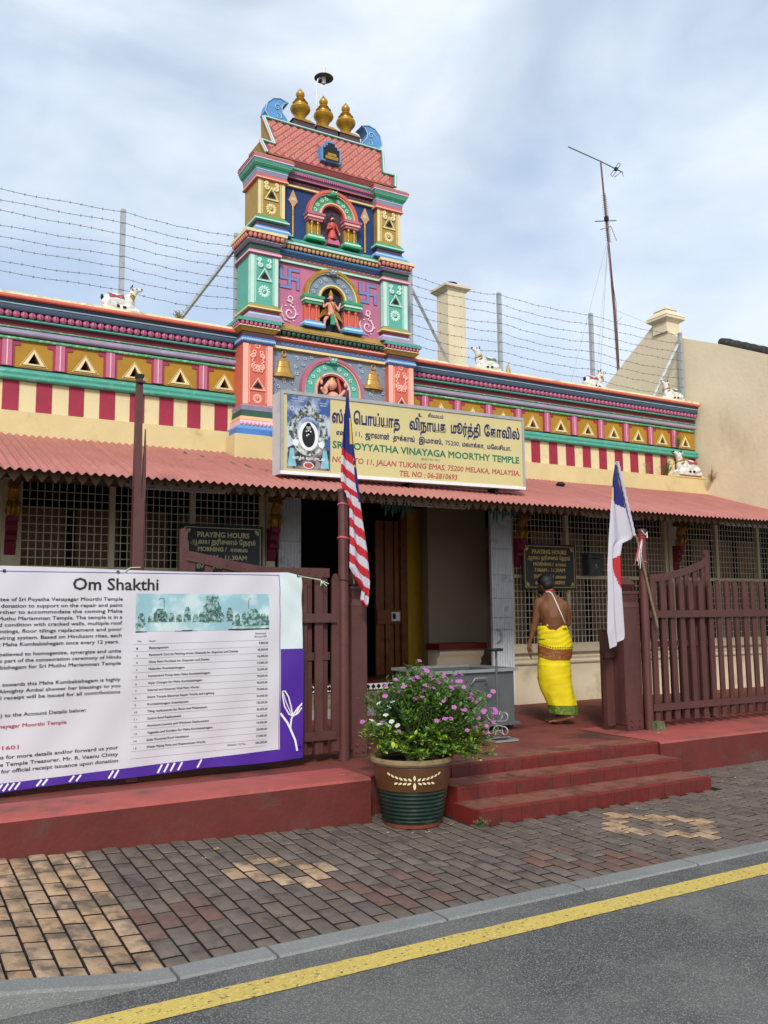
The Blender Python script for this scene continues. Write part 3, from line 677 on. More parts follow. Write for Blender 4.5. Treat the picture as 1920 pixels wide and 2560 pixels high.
# ------------------------------------------------------------------ neighbour's gable wall
nb = thing('neighbour_house', 'neighbouring house with a buff plastered gable and moulded finial, right of the parapet', 'building', (12.3, 9, 2.8))
px = 12.0
def gx_(y, z, q=12.15): return (y*px/q, 1.65+(z-1.65)*px/q)
prof = [(2.0, 2.82), (7.9, 2.82), (10.3, 3.58), (17, 3.58), (17, 3.8), (13.3, 5.35), (12.35, 5.99), (11.17, 6.78), (11.0, 6.9), (10.55, 6.55), (10.445, 6.47), (9.6, 6.12), (8.7, 5.70), (7.5, 5.15), (5.5, 4.6), (2.0, 4.0)]
prof = [gx_(y, z) for y, z in prof]
mb = MB()
n = len(prof); v = [(px, y, z) for y, z in prof]+[(px+.3, y, z) for y, z in prof]
mb.add(v, [list(range(n))[::-1], list(range(n, 2*n))], PARTY); mb.add(v, [(i, i+n, (i+1) % n+n, (i+1) % n)[::-1] for i in range(n)], PARTY)
mb.build('gable_wall', nb)
yf, zf = gx_(10.85, 6.78)
mb = MB()
for a, b2, z1, z2 in ((.16, .16, -.12, .06), (.16, .24, .06, .12), (.24, .24, .12, .16), (.24, .13, .17, .30), (.15, .15, .30, .31), (.12, .04, .31, .40)):
    mb.frust((px+.12-a, px+.12+a, yf-a, yf+a), zf+z1, (px+.12-b2, px+.12+b2, yf-b2, yf+b2), zf+z2, PARTY)
mb.build('finial', nb)
TILE = paint('black weathered roof tile', '2b2927', .9, .3, 12, .5, '55504a', 14)
mb = MB(); mb.add([(px+.02, 9.6, 6.0), (25, 9.6, 6.1), (25, 5, 4.6), (px+.02, 5, 4.45)], [(0, 3, 2, 1)], TILE)
mb.build('roof', nb)
for i in range(12):
    b = MB(); X = px+.36+i*.2; pts = []
    for j in range(14):
        yy = 9.75-j*.16; pts.append((X, yy, gx_(yy*12.15/px, 0)[1]*0+1.65+(5.70+(yy*12.15/px-8.7)*.47-1.65)*px/12.15+.03+.02*(j % 2)+.01*noise.noise((j, i, 0))))
    b.tube(pts, .075, TILE, 8); b.build('ridge_tile', nb)
mb = MB(); mb.box(px+.3, 30, 3, 10.04, 3.70, 3.8, DKTIMB); mb.build('overhang', nb)
# ------------------------------------------------------------------ chimney, antenna
ch = thing('chimney', 'square cream chimney with a flat cap and a black flue pipe behind the right parapet', 'chimney', (8.1, 11.6, 4))
mb = MB(); mb.box(7.91, 8.26, 11.5, 11.83, 3.9, 6.93, PARTY); mb.build('shaft', ch)
mb = MB(); mb.frust((7.90, 8.27, 11.5, 11.85), 6.93, (7.84, 8.33, 11.44, 11.91), 6.99, PARTY); mb.box(7.83, 8.34, 11.43, 11.92, 6.99, 7.03, PARTY); mb.build('cap', ch)
mb = MB(); mb.lathe((8.08, 11.68, 7.0), [(.10, 0), (.10, .08), (.125, .09), (.125, .12), (.10, .125), (.09, .03), (0, .03)], BLACK, 18); mb.build('flue', ch)
ant = thing('antenna_mast', 'tall rusty television antenna mast with several aerials and guy wires right of the tower', 'antenna', (14.25, 14, 5))
mb = MB(); mb.tube([(14.30, 14, 4.5), (14.24, 14, 7.0), (14.19, 14, 8.45), (14.1, 14, 9.8), (13.95, 14, 11.9)], [.035, .03, .03, .026, .018], paint('rusty pipe', '6b4038', .7, .2, 12), 8); mb.build('mast', ant)
ALU = paint('weathered aluminium', '8d8a88', .45, .1, 9, metal=.4)
mb = MB(); mb.tube([(12.97, 14, 12.02), (13.95, 14, 11.93), (14.64, 14, 11.84)], .014, ALU, 6)
mb.tube([(14.2, 13.7, 11.82), (14.5, 14.25, 11.86), (14.56, 14.25, 11.83), (14.26, 13.7, 11.79), (14.2, 13.7, 11.82)], .008, ALU, 5)
mb.tube([(14.6, 14, 11.85), (14.55, 13.9, 11.68)], .009, ALU, 5); mb.tube([(14.6, 14, 11.85), (14.46, 14.1, 11.72)], .009, ALU, 5); mb.box(14.38, 14.46, 13.97, 14.03, 11.83, 11.9, BLACK); mb.build('top_aerial', ant)
mb = MB()
for k in range(20):
    z = 11.1-k*.055; x = 14.02+(11.1-z)*.065; w = .1; mb.tube([(x-w, 14, z), (x+w, 14, z)], .004, ALU, 4, cap=False)
mb.tube([(14.0, 13.95, 11.15), (14.09, 13.95, 10.0)], .01, ALU, 5); mb.box(13.98, 14.06, 13.93, 14.0, 10.5, 10.6, BLACK)
mb.tube([(13.7, 14, 10.43), (14.36, 14, 10.6)], .014, ALU, 5); mb.tube([(13.86, 14, 10.27), (14.08, 13.9, 10.36), (14.14, 13.8, 10.0)], .012, ALU, 5); mb.build('side_aerial', ant)
mb = MB()
for q in ((12.6, 13.2, 5.3), (13.2, 13.0, 5.3), (13.6, 15.5, 5.5), (14.9, 15.5, 5.5)):
    mb.tube([(14.08, 14, 10.1), q], .0035, GALV, 4)
mb.tube([(14.07, 14, 10.1), (14.0, 13.9, 9.4), (14.2, 13.95, 8.6), (14.22, 13.95, 7.2)], .007, BLACK, 4)
mb.tube([(14.19, 14, 8.45), (15.5, 14, 8.25), (18, 14.2, 7.2)], .0035, GALV, 4); mb.tube([(14.2, 14, 8.1), (14.42, 14, 8.32)], .006, GALV, 4); mb.build('guy_wire', ant)
a2 = thing('aerial', 'small dark aerial tip poking into the sky at the right edge', 'antenna', (18.3, 14, 6))
mb = MB(); mb.tube([(17.55, 14, 7.63), (17.9, 14, 7.63), (17.9, 14, 7.60), (17.55, 14, 7.60), (17.55, 14, 7.63)], .01, GALV, 5); mb.tube([(17.75, 14, 7.45), (17.95, 14, 7.65)], .02, BLACK, 6); mb.tube([(17.95, 14, 7.8), (17.95, 14, 5)], .02, BLACK, 6); mb.build('dipole', a2)
# ------------------------------------------------------------------ barbed wire fences
def bwire(p, q, sag, r=.003):
    b = MB(); L_ = (Vector(q)-Vector(p)).length; n = int(L_/.12); pts = []
    ph = random.random()*6
    for i in range(n+1):
        t = i/n; c = Vector(p).lerp(Vector(q), t); c.z -= sag*4*t*(1-t)+.006*sin(t*23+ph); pts.append(c)
    b.tube(pts, r, RUST, 4, cap=False)
    for c in pts[1:-1]:
        for s in (-1, 1):
            a = random.random()*pi; d = Vector((.3*s, cos(a)*.5, sin(a))).normalized()*.017; b.tube([c-d, c+d], .0022, RUST, 3, cap=False)
    return b
def bfence(posts, braces, zs0, zs1, label, x0, x1):
    t = thing('barbed_wire_fence', label, 'fence', ((x0+x1)/2, 10.25, 5.17))
    for x, zt in posts:
        b = MB(); b.box(x-.028, x+.028, 10.225, 10.23, 5.12, zt, GALV); b.box(x-.028, x-.0225, 10.2305, 10.28, 5.12, zt, GALV); b.build('post', t)
    for p, q in braces:
        b = MB(); b.tube([p, q], .028, GALV, 4, False); b.build('brace', t)
    xs = [x0]+[p[0] for p in posts]+[x1]; xs = sorted(set(xs))
    for k, (za, zb) in enumerate(zip(zs0, zs1)):
        b = MB()
        for a, c in zip(xs[:-1], xs[1:]):
            if c-a < .3: continue
            f = lambda x: za+(zb-za)*(x-x0)/(x1-x0)
            w = bwire((a, 10.22, f(a)), (c, 10.22, f(c)), random.uniform(.02, .06)); b.add(w.v, w.f, RUST)
        b.build('wire_strand', t)
zl = [6.46-.138*k for k in range(8)]
bfence([(-.6, 6.5), (2.355, 6.50), (3.79, 6.51)], [((3.74, 10.26, 6.27), (3.02, 10.26, 5.18))], zl, zl, 'barbed wire fence on galvanised posts along the left parapet', -3.6, 3.79)
bfence([(6.40, 6.52), (7.99, 6.48), (9.855, 6.47), (11.935, 6.47)], [((6.42, 10.26, 6.28), (7.1, 10.26, 5.18)), ((11.88, 10.26, 6.25), (11.17, 10.26, 5.16))], [6.45-.145*k for k in range(8)], [6.42-.155*k for k in range(8)], 'barbed wire fence on galvanised posts along the right parapet', 6.40, 11.935)
# ------------------------------------------------------------------ reclining stone bulls
COWW = paint('chalky white limewash', 'dcdad4', .7, .06, 14, .45, '8d8878', 16)
def bull(blk, label, loc, flip, s=1.0):
    t = thing('bull_statue', label, 'statue', (0, 0, 0), 'reclining white bull statues on the temple front')
    m = MB()
    m.ell((-.08, 0, .13), (.19, .10, .12), COWW); m.ell((.08, 0, .13), (.11, .09, .12), COWW); m.ell((-.2, 0, .10), (.08, .08, .09), COWW)
    capsule(m, (.1, 0, .17), (.17, 0, .30), .068, .048, COWW); m.ell((.17, 0, .315), (.055, .05, .05), COWW)
    capsule(m, (.18, 0, .325), (.255, 0, .35), .043, .027, COWW)
    for s_ in (-1, 1):
        capsule(m, (.12, s_*.07, .06), (.0, s_*.09, .03), .035, .025, COWW); capsule(m, (.16, s_*.05, .05), (.22, s_*.05, .03), .03, .022, COWW); capsule(m, (-.2, s_*.08, .07), (-.08, s_*.1, .03), .045, .025, COWW)
        m.ell((.13, s_*.06, .335), (.015, .03, .018), COWW, 6, 5)
    capsule(m, (-.25, .02, .1), (-.22, .07, .02), .012, .01, COWW, 6)
    m.box(-.28, .24, -.10, .10, -.03, .035, COWW)
    link_part(remesh(m, .011, 'body', 2, COWW), 'body', t)
    for s_ in (-1, 1):
        b = MB(); b.tube([(.14, s_*.03, .35), (.135, s_*.04, .385), (.15, s_*.035, .405)], [.012, .009, .002], BLACK, 6); b.build('horn', t)
        b = MB(); b.ell((.2, s_*.042, .345), (.010, .006, .009), BLACK, 6, 5); b.build('eye', t)
        b = MB(); b.ell((-.07, s_*.112, .035), (.03, .018, .022), BLACK, 8, 6); b.build('hoof', t)
        b = MB(); b.ell((.02, s_*.108, .03), (.03, .016, .02), BLACK, 8, 6); b.build('hoof', t)
    b = MB(); b.ell((.272, 0, .362), (.022, .023, .014), BLACK, 8, 6); b.ell((.27, 0, .340), (.018, .019, .010), paint('pink mouth', 'c98a80', .6), 8, 6); b.build('muzzle', t)
    b = MB(); b.ell((-.27, -.02, .16), (.02, .04, .04), BLACK, 8, 6); b.build('tail_tuft', t)
    for (cx, cz, rx, tilt) in ((.13, .235, .066, .9), (.12, .19, .085, .7)):
        b = MB(); pts = []
        for k in range(19):
            a = 2*pi*k/18; pts.append((cx+rx*.5*cos(a)*tilt+.012, rx*1.1*sin(a), cz-rx*.5*cos(a)))
        b.tube(pts, .012, GOLD, 6, cap=False); b.build('collar', t)
    b = MB()
    for i in range(9):
        for j in range(5): pass
    v = []
    for i in range(10):
        a = -1.25+2.5*i/9
        for x in (-.19, -.12, -.05, .02): v.append((x, sin(a)*.106, .125+cos(a)*.112*(1-.1*abs(x+.08))))
    b.add(v, [(i*4+j, i*4+j+1, i*4+j+5, i*4+j+4) for i in range(9) for j in range(3)], blk, True); b.build('saddle_cloth', t)
    t.location = loc; t.rotation_euler = (0, 0, (pi if flip else 0)+flip*0); t.scale = (s, s, s); t['label'] = label
    return t
REDB = paint('red saddle cloth', 'a8353c', .6, .12, 20, .2, 'e0c0b0', 40); GRNB = paint('green saddle cloth', '3f6f58', .6, .12, 20, .2, 'c0d0c0', 40)
bull(REDB, 'white bull statue with a red saddle cloth on the left parapet, behind a fence post', (2.33, 10.12, 5.19), False, .84)
bull(GRNB, 'white bull statue with green saddle cloth on the parapet just right of the chimney', (7.60, 10.12, 5.19), True, .84)
bull(REDB, 'white bull statue with a red saddle cloth in the middle of the right parapet', (9.76, 10.12, 5.17), False, .84)
bull(GRNB, 'white bull statue with green saddle cloth at the far right end of the parapet', (11.5, 10.12, 5.19), True, .84)
bull(REDB, 'white bull statue with red saddle cloth on the lower right ledge among weeds', (11.58, 9.96, 3.905), True, 1.0)
t = MB(); t.frust((11.26, 11.98, 9.89, 10.04), 3.838, (11.3, 11.93, 9.90, 10.04), 3.885, CREAM2)
tag(t.build('statue_plinth', base=(11.6, 9.96, 3.838)), 'pale yellow plaster block under the lowest bull statue at the right end of the ledge', 'plinth')
c = MB(); c.lathe((8.09, 10.2, 5.14), [(.06, 0), (.055, .05), (.015, .2), (.0, .23)], GOLD, 14); tag(c.build('gold_cone', base=(8.09, 10.2, 5.14)), 'small golden cone finial on the right parapet beside a fence post', 'finial')
# weeds
WEED = paint('weed green', '5c6b34', .7, .3, 20, objr=.1, island=.25); DRYW = paint('dry weed', '8f7d4e', .7, .3, 20, island=.25)
def weed(c, n, h, label, mat=WEED, spread=.12):
    b = MB()
    for k in range(n):
        a = random.random()*2*pi; s = random.random(); p = Vector(c); q = p+Vector((cos(a)*spread*s, sin(a)*spread*.5*s-.02, h*(.4+.6*random.random())*(1-.3*s)))
        b.tube([p+Vector((cos(a)*.02, 0, 0)), p.lerp(q, .5)+Vector((0, 0, .02)), q], [.003, .002, .001], mat, 3, cap=False)
        for m in range(6):
            w = p.lerp(q, .3+.7*random.random())+Vector((random.uniform(-.02, .02), random.uniform(-.02, .02), random.uniform(-.01, .02))); d = Vector((random.uniform(-1, 1), random.uniform(-1, .2), random.uniform(-.6, 1)))*.016
            e = d.cross(Vector((random.uniform(-1, 1), 1, .3))).normalized()*.006
            b.add([w, w+d*.5+e, w+d, w+d*.5-e], [(0, 1, 2, 3)], mat)
    return tag(b.build('weed', base=c), label, 'weed')
weed((11.08, 9.93, 3.85), 60, .34, 'bushy green weed growing on the ledge left of the lowest bull statue', spread=.18)
weed((10.68, 9.96, 3.85), 16, .24, 'thin pale weed on the ledge at the foot of the crimson stripes', DRYW, .1)
weed((11.45, 9.99, 4.34), 30, .3, 'weed rooted above the teal moulding behind the bull statue head', spread=.1)
weed((11.92, 9.74, 3.76), 34, .28, 'dry weed hanging at the right end of the ledge', DRYW, .12)
weed((3.0, 10.1, 5.19), 24, .13, 'tuft of grass on the left parapet at the foot of the wire brace', DRYW, .12)
weed((2.42, 10.1, 5.19), 14, .13, 'small weed beside the post in front of the left bull statue', WEED, .03)
# old shoe-like rag on the roof
b = MB(); b.ell((8.3, 9.35, rz(9.35)+.04), (.07, .06, .035), BLACK, 10, 7); b.ell((8.26, 9.33, rz(9.33)+.05), (.03, .03, .03), BLACK, 8, 6)
tag(b.build('stone', base=(8.3, 9.35, rz(9.35))), 'dark lump lying on the corrugated roof right of the sign box', 'stone')
# ------------------------------------------------------------------ gateway tower
TX, TY, TB = 4.91, 9.75, 10.2
tow = thing('gateway_tower', 'tall multicoloured temple gateway tower with three painted storeys, niches and golden finials', 'tower', (TX, 9.97, 3.6))
def ft(z, o): return z-(z-1.65)*o/9.75
def band(x0, x1, z0, z1, o0, o1, mat, yf=TY, yb=TB, sides=True, name='moulding'):
    b = MB(); a = o0*.58; c = o1*.58
    b.frust((x0-(a if sides else 0), x1+(a if sides else 0), yf-a, yb+(a if sides else 0)*.3), ft(z0, a), (x0-(c if sides else 0), x1+(c if sides else 0), yf-c, yb+(c if sides else 0)*.3), ft(z1, c), mat)
    return b.build(name, tow)
def spiral(b, cx, cz, r, turns, a0, y, rad, mat, hand=1, n=None, r1=.15):
    n = n or int(10*turns)+2; pts = []
    for i in range(n+1):
        t = i/n; a = a0+hand*2*pi*turns*t; q = r*(1-(1-r1)*t); pts.append((cx+cos(a)*q, y, cz+sin(a)*q))
    b.tube(pts, [rad*(.7+.6*sin(pi*min(1, .15+.85*i/n))) for i in range(n+1)], mat, 5)
def scroll(b, cx, cz, w, h, y, mat, hand=1, rad=.007):
    spiral(b, cx, cz+h*.22, w*.28, 1.4, pi*1.5, y, rad, mat, hand)
    spiral(b, cx-hand*w*.1, cz-h*.18, w*.36, 1.5, pi*.5, y, rad, mat, -hand)
    b.tube([(cx, y, cz+h*.22-w*.28), (cx+hand*w*.2, y, cz+.01), (cx-hand*w*.1, y, cz-h*.18+w*.36)], rad, mat, 5)
    for q in (-.4, .35): b.ell((cx+hand*w*q, y, cz+h*q*.6), (w*.07, .006, w*.11), mat, 6, 5)
def flower(cx, cz, r, y, mat, mid, name='flower'):
    t = MB()
    for k in range(13):
        a = 2*pi*k/13; c, s = cos(a), sin(a); w = r*.21
        t.add([(cx+c*r*.38-s*w*.4, y, cz+s*r*.38+c*w*.4), (cx+c*r*.75-s*w, y, cz+s*r*.75+c*w), (cx+c*r, y, cz+s*r), (cx+c*r*.75+s*w, y, cz+s*r*.75-c*w), (cx+c*r*.38+s*w*.4, y, cz+s*r*.38-c*w*.4), (cx+c*r*.7, y-.010, cz+s*r*.7)], [(5, 1, 0), (5, 2, 1), (5, 3, 2), (5, 4, 3), (5, 0, 4)], mat)
    t.ell((cx, y-.004, cz), (r*.24, .012, r*.24), mat, 8, 5); t.ell((cx, y-.012, cz), (r*.13, .010, r*.13), mid, 8, 5)
    return t.build(name, tow)
def trivent(cx, cz, w, h, y, line, dark, parent):
    b = MB(); ou = [(cx-w, cz), (cx+w, cz), (cx, cz+h)]; i1 = [(cx-w*.78, cz+h*.09), (cx+w*.78, cz+h*.09), (cx, cz+h*.86)]; i2 = [(cx-w*.52, cz+h*.22), (cx+w*.52, cz+h*.22), (cx, cz+h*.68)]
    for r1, r2, y1, y2, m in ((ou, i1, y-.012, y-.014, line), (i1, i2, y-.014, y+.02, OCHREL if line is OCHREL else line)):
        v = [(x, y1, z) for x, z in r1]+[(x, y2, z) for x, z in r2]; b.add(v, [(0, 1, 4, 3), (1, 2, 5, 4), (2, 0, 3, 5)], m)
    v = [(x, y, z) for x, z in ou]+[(x, y-.012, z) for x, z in ou]; b.add(v, [(0, 1, 4, 3), (1, 2, 5, 4), (2, 0, 3, 5)], BLACK)
    b.add([(x, y-.0165, z) for x, z in i2], [(0, 1, 2)], BLACKI); return b.build('triangle_vent', parent)
pme_cache = {}
def petals(x0, x1, y, z, mat, gap=.055, r=.026, axis='x', y1=None):
    key = mat.name+str(r)
    if key not in pme_cache:
        p = MB(); p.ell((0, 0, 0), (r*.95, r*.8, r*1.25), mat, 8, 6); pme_cache[key] = p.mesh('petal')
    if axis == 'x': n = max(1, int(round((x1-x0)/gap))); L_ = [(x0+(x1-x0)*(i+.5)/n, y) for i in range(n)]
    else: n = max(1, int(round((y1-y)/gap))); L_ = [(x0, y+(y1-y)*(i+.5)/n) for i in range(n)]
    for a, b in L_: inst(pme_cache[key], 'petal', tow, (a, b, z))
# base block behind everything
b = MB(); b.box(TX-1.18, TX+1.18, 9.86, 10.22, 3.62, 5.1, GREYP); b.build('core', tow)
b = MB(); b.box(TX-1.1, TX+1.1, 9.86, 10.19, 5.1, 6.4, PINKPANEL); b.build('core', tow)
b = MB(); b.box(TX-1.0, TX+1.0, 9.86, 10.18, 6.3, 7.35, BLUEP); b.build('core', tow)
b = MB(); b.box(TX-1.36, TX+1.36, 9.60, 9.895, 3.3, ft(3.788, .12), CREAM2); b.box(TX-.9, TX+.9, 9.6, 9.85, ft(3.79, .12), ft(3.86, .12), BLUEL); b.build('base', tow)
# pilaster definitions: (half width outer, inner half width, list of bands, shaft z, colours)
for sgn in (-1, 1):
    def X(ho, hi): return (TX-ho, TX-hi) if sgn < 0 else (TX+hi, TX+ho)
    x0, x1 = X(1.21, .825)
    for q in ((3.79, 3.80, .21, .21, SKYL), (3.80, 3.87, .20, .19, BLUEL), (3.87, 3.905, .18, .12, SKYB), (3.905, 3.975, .10, .08, PINKL), (3.978, 4.02, .085, .055, paint('peach paint', 'e3b27c', .55, .08)), (4.022, 4.095, .05, .03, DKGREEN), (4.097, 4.15, .03, .05, LAV), (4.152, 4.165, .04, .01, LAV)): band(x0, x1, *q)
    petals(x0-.06, x1+.06, TY-.065, ft(3.935, .06), PETAL if 0 else PINKL, .05, .024)
    b = MB(); b.box(x0, x1, TY, TB, 4.16, 4.93, CORAL); sh = b.build('pilaster', tow)
    b = MB()
    for xx in (x0+.035, x1-.035): b.box(xx-.035, xx+.035, TY-.004, TY-.0006, 4.17, 4.92, CORALL)
    for xx in (x0+.085, x1-.085): b.box(xx-.004, xx+.004, TY-.007, TY-.0006, 4.19, 4.9, CORALL)
    c = (x0+x1)/2
    for h in (-1, 1):
        scroll(b, c+h*.055, 4.70, .12, .34, TY-.006, CORALL, h, .011); spiral(b, c+h*.045, 4.60, .035, 1.2, pi/2, TY-.006, .008, CORALL, h); spiral(b, c+h*.05, 4.82, .03, 1.2, -pi/2, TY-.006, .007, CORALL, -h); b.ell((c, TY-.006, 4.62+h*.03), (.012, .006, .03), CORALL, 6, 5)
    flowerz = 4.88; b.build('line_work', sh)
    trivent(c, 4.345, .11, .165, TY, CORALL, BLACKI, sh); flower(c, 4.245, .068, TY-.002, CORALL, CORAL); flower(c, 4.905, .045, TY-.002, CORALL, CORAL)
    for q in ((4.93, 4.955, .02, .05, BLUEL), (4.957, 4.99, .05, .05, SKYL), (4.992, 5.01, .05, .03, BLUEL), (5.012, 5.075, .02, .02, PLUM), (5.077, 5.14, .04, .11, OCHRE), (5.142, 5.155, .12, .12, OCHREL), (5.157, 5.208, .08, .08, MAROON), (5.21, 5.25, .15, .15, TEAL), (5.252, 5.30, .11, .07, LAV), (5.302, 5.325, .06, .03, SKYL), (5.327, 5.362, .02, .02, MAROON), (5.364, 5.385, .03, .06, OCHRE), (5.387, 5.405, .07, .07, OCHREL), (5.407, 5.43, .05, .01, OCHRE)): band(x0 if q[1] < 5.26 else X(1.125, .755)[0], x1 if q[1] < 5.26 else X(1.125, .755)[1], *q)
    petals(x0-.06, x1+.06, TY-.065, ft(5.18, .07), PETAL); petals(x0-.065, 0, TY-.05, ft(5.18, .07), PETAL, axis='y', y1=TB)
    petals(x0-.02, x1+.02, TY-.032, ft(4.973, .03), SKYL, .028, .012)
    x0, x1 = X(1.125, .755)
    b = MB(); b.box(x0, x1, TY, TB, 5.43, 6.07, AQUA); sh = b.build('pilaster', tow); c = (x0+x1)/2
    b = MB()
    for xx in (x0+.028, x1-.028): b.box(xx-.026, xx+.026, TY-.004, TY-.0006, 5.44, 6.06, AQUAL)
    b.box(x0-.003, x0-.0006, TY+.0, TY+.06, 5.44, 6.06, AQUAL)
    for xx in (x0+.07, x1-.07): b.box(xx-.004, xx+.004, TY-.007, TY-.0006, 5.45, 6.05, AQUAL)
    for h in (-1, 1): scroll(b, c+h*.062, 5.965, .10, .16, TY-.006, AQUAL, h, .011)
    b.build('line_work', sh); trivent(c, 5.735, .105, .175, TY, AQUAL, BLACKI, sh); flower(c, 5.605, .085, TY-.002, AQUAL, AQUA)
    for q in ((6.07, 6.09, .02, .05, PINK), (6.092, 6.115, .06, .06, PINKL), (6.117, 6.13, .05, .03, PINK), (6.132, 6.19, .02, .03, DKGREEN), (6.192, 6.21, .04, .04, BLACK), (6.212, 6.255, .04, .09, LAV), (6.257, 6.265, .09, .09, SKYL), (6.267, 6.355, .07, .07, MAROON), (6.357, 6.395, .15, .15, OCHREL), (6.397, 6.42, .14, .11, SKYB), (6.422, 6.445, .10, .07, SKYL), (6.447, 6.462, .06, .03, BLUEL), (6.464, 6.515, .02, .02, PLUM), (6.517, 6.54, .04, .07, GREEN), (6.542, 6.56, .08, .08, AQUAL), (6.562, 6.59, .06, .01, GREEN)):
        xa, xb = (x0, x1) if q[1] < 6.4 else X(1.035, .67)
        band(xa, xb, *q)
    petals(x0-.055, x1+.055, TY-.065, ft(6.312, .065), ROOFL, .06, .03); petals(x0-.06, 0, TY-.05, ft(6.312, .065), ROOFL, .06, .03, axis='y', y1=TB)
    x0, x1 = X(1.035, .67)
    b = MB(); b.box(x0, x1, TY, TB-.01, 6.59, 7.06, OCHRE); sh = b.build('pilaster', tow); c = (x0+x1)/2
    b = MB()
    for xx in (x0+.024, x1-.024): b.box(xx-.022, xx+.022, TY-.004, TY-.0006, 6.6, 7.055, OCHREL)
    for xx in (x0+.062, x1-.062): b.box(xx-.004, xx+.004, TY-.007, TY-.0006, 6.61, 7.05, OCHREL)
    for h in (-1, 1): scroll(b, c+h*.068, 6.985, .10, .13, TY-.006, OCHREL, h, .011)
    b.build('line_work', sh); trivent(c, 6.80, .1, .185, TY, OCHREL, BLACKI, sh); flower(c, 6.69, .078, TY-.002, OCHREL, OCHRE)
    for q in ((7.06, 7.08, .02, .05, CORAL), (7.082, 7.10, .06, .06, CORALL), (7.102, 7.125, .05, .03, CORAL), (7.127, 7.185, .03, .045, LAV), (7.187, 7.20, .05, .05, SKYL), (7.202, 7.235, .05, .07, TEAL), (7.237, 7.275, .08, .11, GREEN), (7.277, 7.285, .11, .115, AQUAL), (7.287, 7.335, .12, .14, TEAL), (7.337, 7.36, .15, .15, PINKL), (7.362, 7.385, .16, .16, PINK)): band(x0, x1, *q)
    band(x0-.02, x1+.02, 7.387, 7.40, .13, .08, OCHRE)
# centre panels and friezes
PY = 9.84
def cz_(z): return z+(z-1.65)*(PY-9.75)/9.75
def cband(h, z0, z1, o0, o1, mat):
    b = MB(); b.frust((TX-h, TX+h, PY-o0, PY+.1), cz_(z0)-(z0-1.65)*o0/9.75, (TX-h, TX+h, PY-o1, PY+.1), cz_(z1)-(z1-1.65)*o1/9.75, mat); return b.build('moulding', tow)
h1, h2, h3 = .86, .79, .70
b = MB(); b.box(TX-h1, TX+h1, PY, PY+.05, 3.7, cz_(4.9), GREYP); p1 = b.build('panel', tow)
b = MB(); b.box(TX-h2, TX+h2, PY, PY+.05, cz_(5.22), cz_(6.04), PINKPANEL); p2 = b.build('panel', tow)
b = MB(); b.box(TX-h3, TX+h3, PY, PY+.05, cz_(6.35), cz_(7.06), BLUEP); p3 = b.build('panel', tow)
for h, L_ in ((h1, ((4.90, 4.918, .02, .04, GOLD), (4.92, 4.95, .05, .05, OCHREL), (4.952, 4.958, .03, .01, GOLD), (4.96, 5.02, .01, .01, BLUEL), (5.022, 5.05, .04, .06, CORAL), (5.052, 5.068, .07, .07, CORALL), (5.07, 5.085, .05, .04, CORAL), (5.087, 5.165, .03, .03, BLACK), (5.167, 5.18, .10, .10, OCHREL), (5.182, 5.235, .11, .08, OCHRE))),
              (h2, ((6.03, 6.045, .01, .03, GREEN), (6.047, 6.07, .04, .04, AQUAL), (6.072, 6.08, .02, .01, GREEN), (6.082, 6.14, .01, .01, ROOFP), (6.142, 6.165, .04, .05, BLUEL), (6.167, 6.19, .06, .07, NAVY), (6.192, 6.215, .07, .08, SKYB), (6.217, 6.30, .04, .04, BLACK), (6.302, 6.34, .11, .11, AQUAL), (6.342, 6.375, .12, .06, TEAL))),
              (h3, ((7.045, 7.06, .01, .03, OCHRE), (7.062, 7.08, .04, .04, OCHREL), (7.082, 7.09, .02, .01, OCHRE), (7.092, 7.145, .01, .01, PLUM), (7.147, 7.17, .03, .05, BLACK), (7.172, 7.20, .05, .05, PETAL), (7.202, 7.22, .05, .06, LAV), (7.222, 7.255, .05, .05, BLACK), (7.257, 7.295, .07, .08, LAV), (7.297, 7.315, .09, .09, GREEN), (7.317, 7.335, .08, .08, AQUAL), (7.337, 7.41, .09, .12, ROOFP)))):
    for q in L_: cband(h, *q)
for (h, z, o, m, r, g) in ((h1-.03, 5.125, .06, DKGREEN, .033, .0655), (h2-.03, 6.26, .07, BEIGEP, .030, .0585), (h3-.02, 7.24, .07, PETAL, .016, .03)):
    petals(TX-h, TX+h, PY-o, cz_(z)-(z-1.65)*o/9.75, m, g, r)
b = MB()     # scalloped arc friezes
for h, z, m, r in ((h1, 4.972, SKYL, .03), (h2, 6.092, PINKL, .032), (h3, 7.10, PETAL, .03)):
    n = int(2*h/(r*2.2))
    for i in range(n):
        cx = TX-h+2*h*(i+.5)/n
        for rr in (1, .6): b.tube([(cx+cos(a)*r*rr, PY-.016, cz_(z)+sin(a)*r*rr*1.3) for a in [pi*k/6 for k in range(7)]], .0028, m, 4, cap=False)
tag(b.build('arc_frieze', tow), kind='stuff')
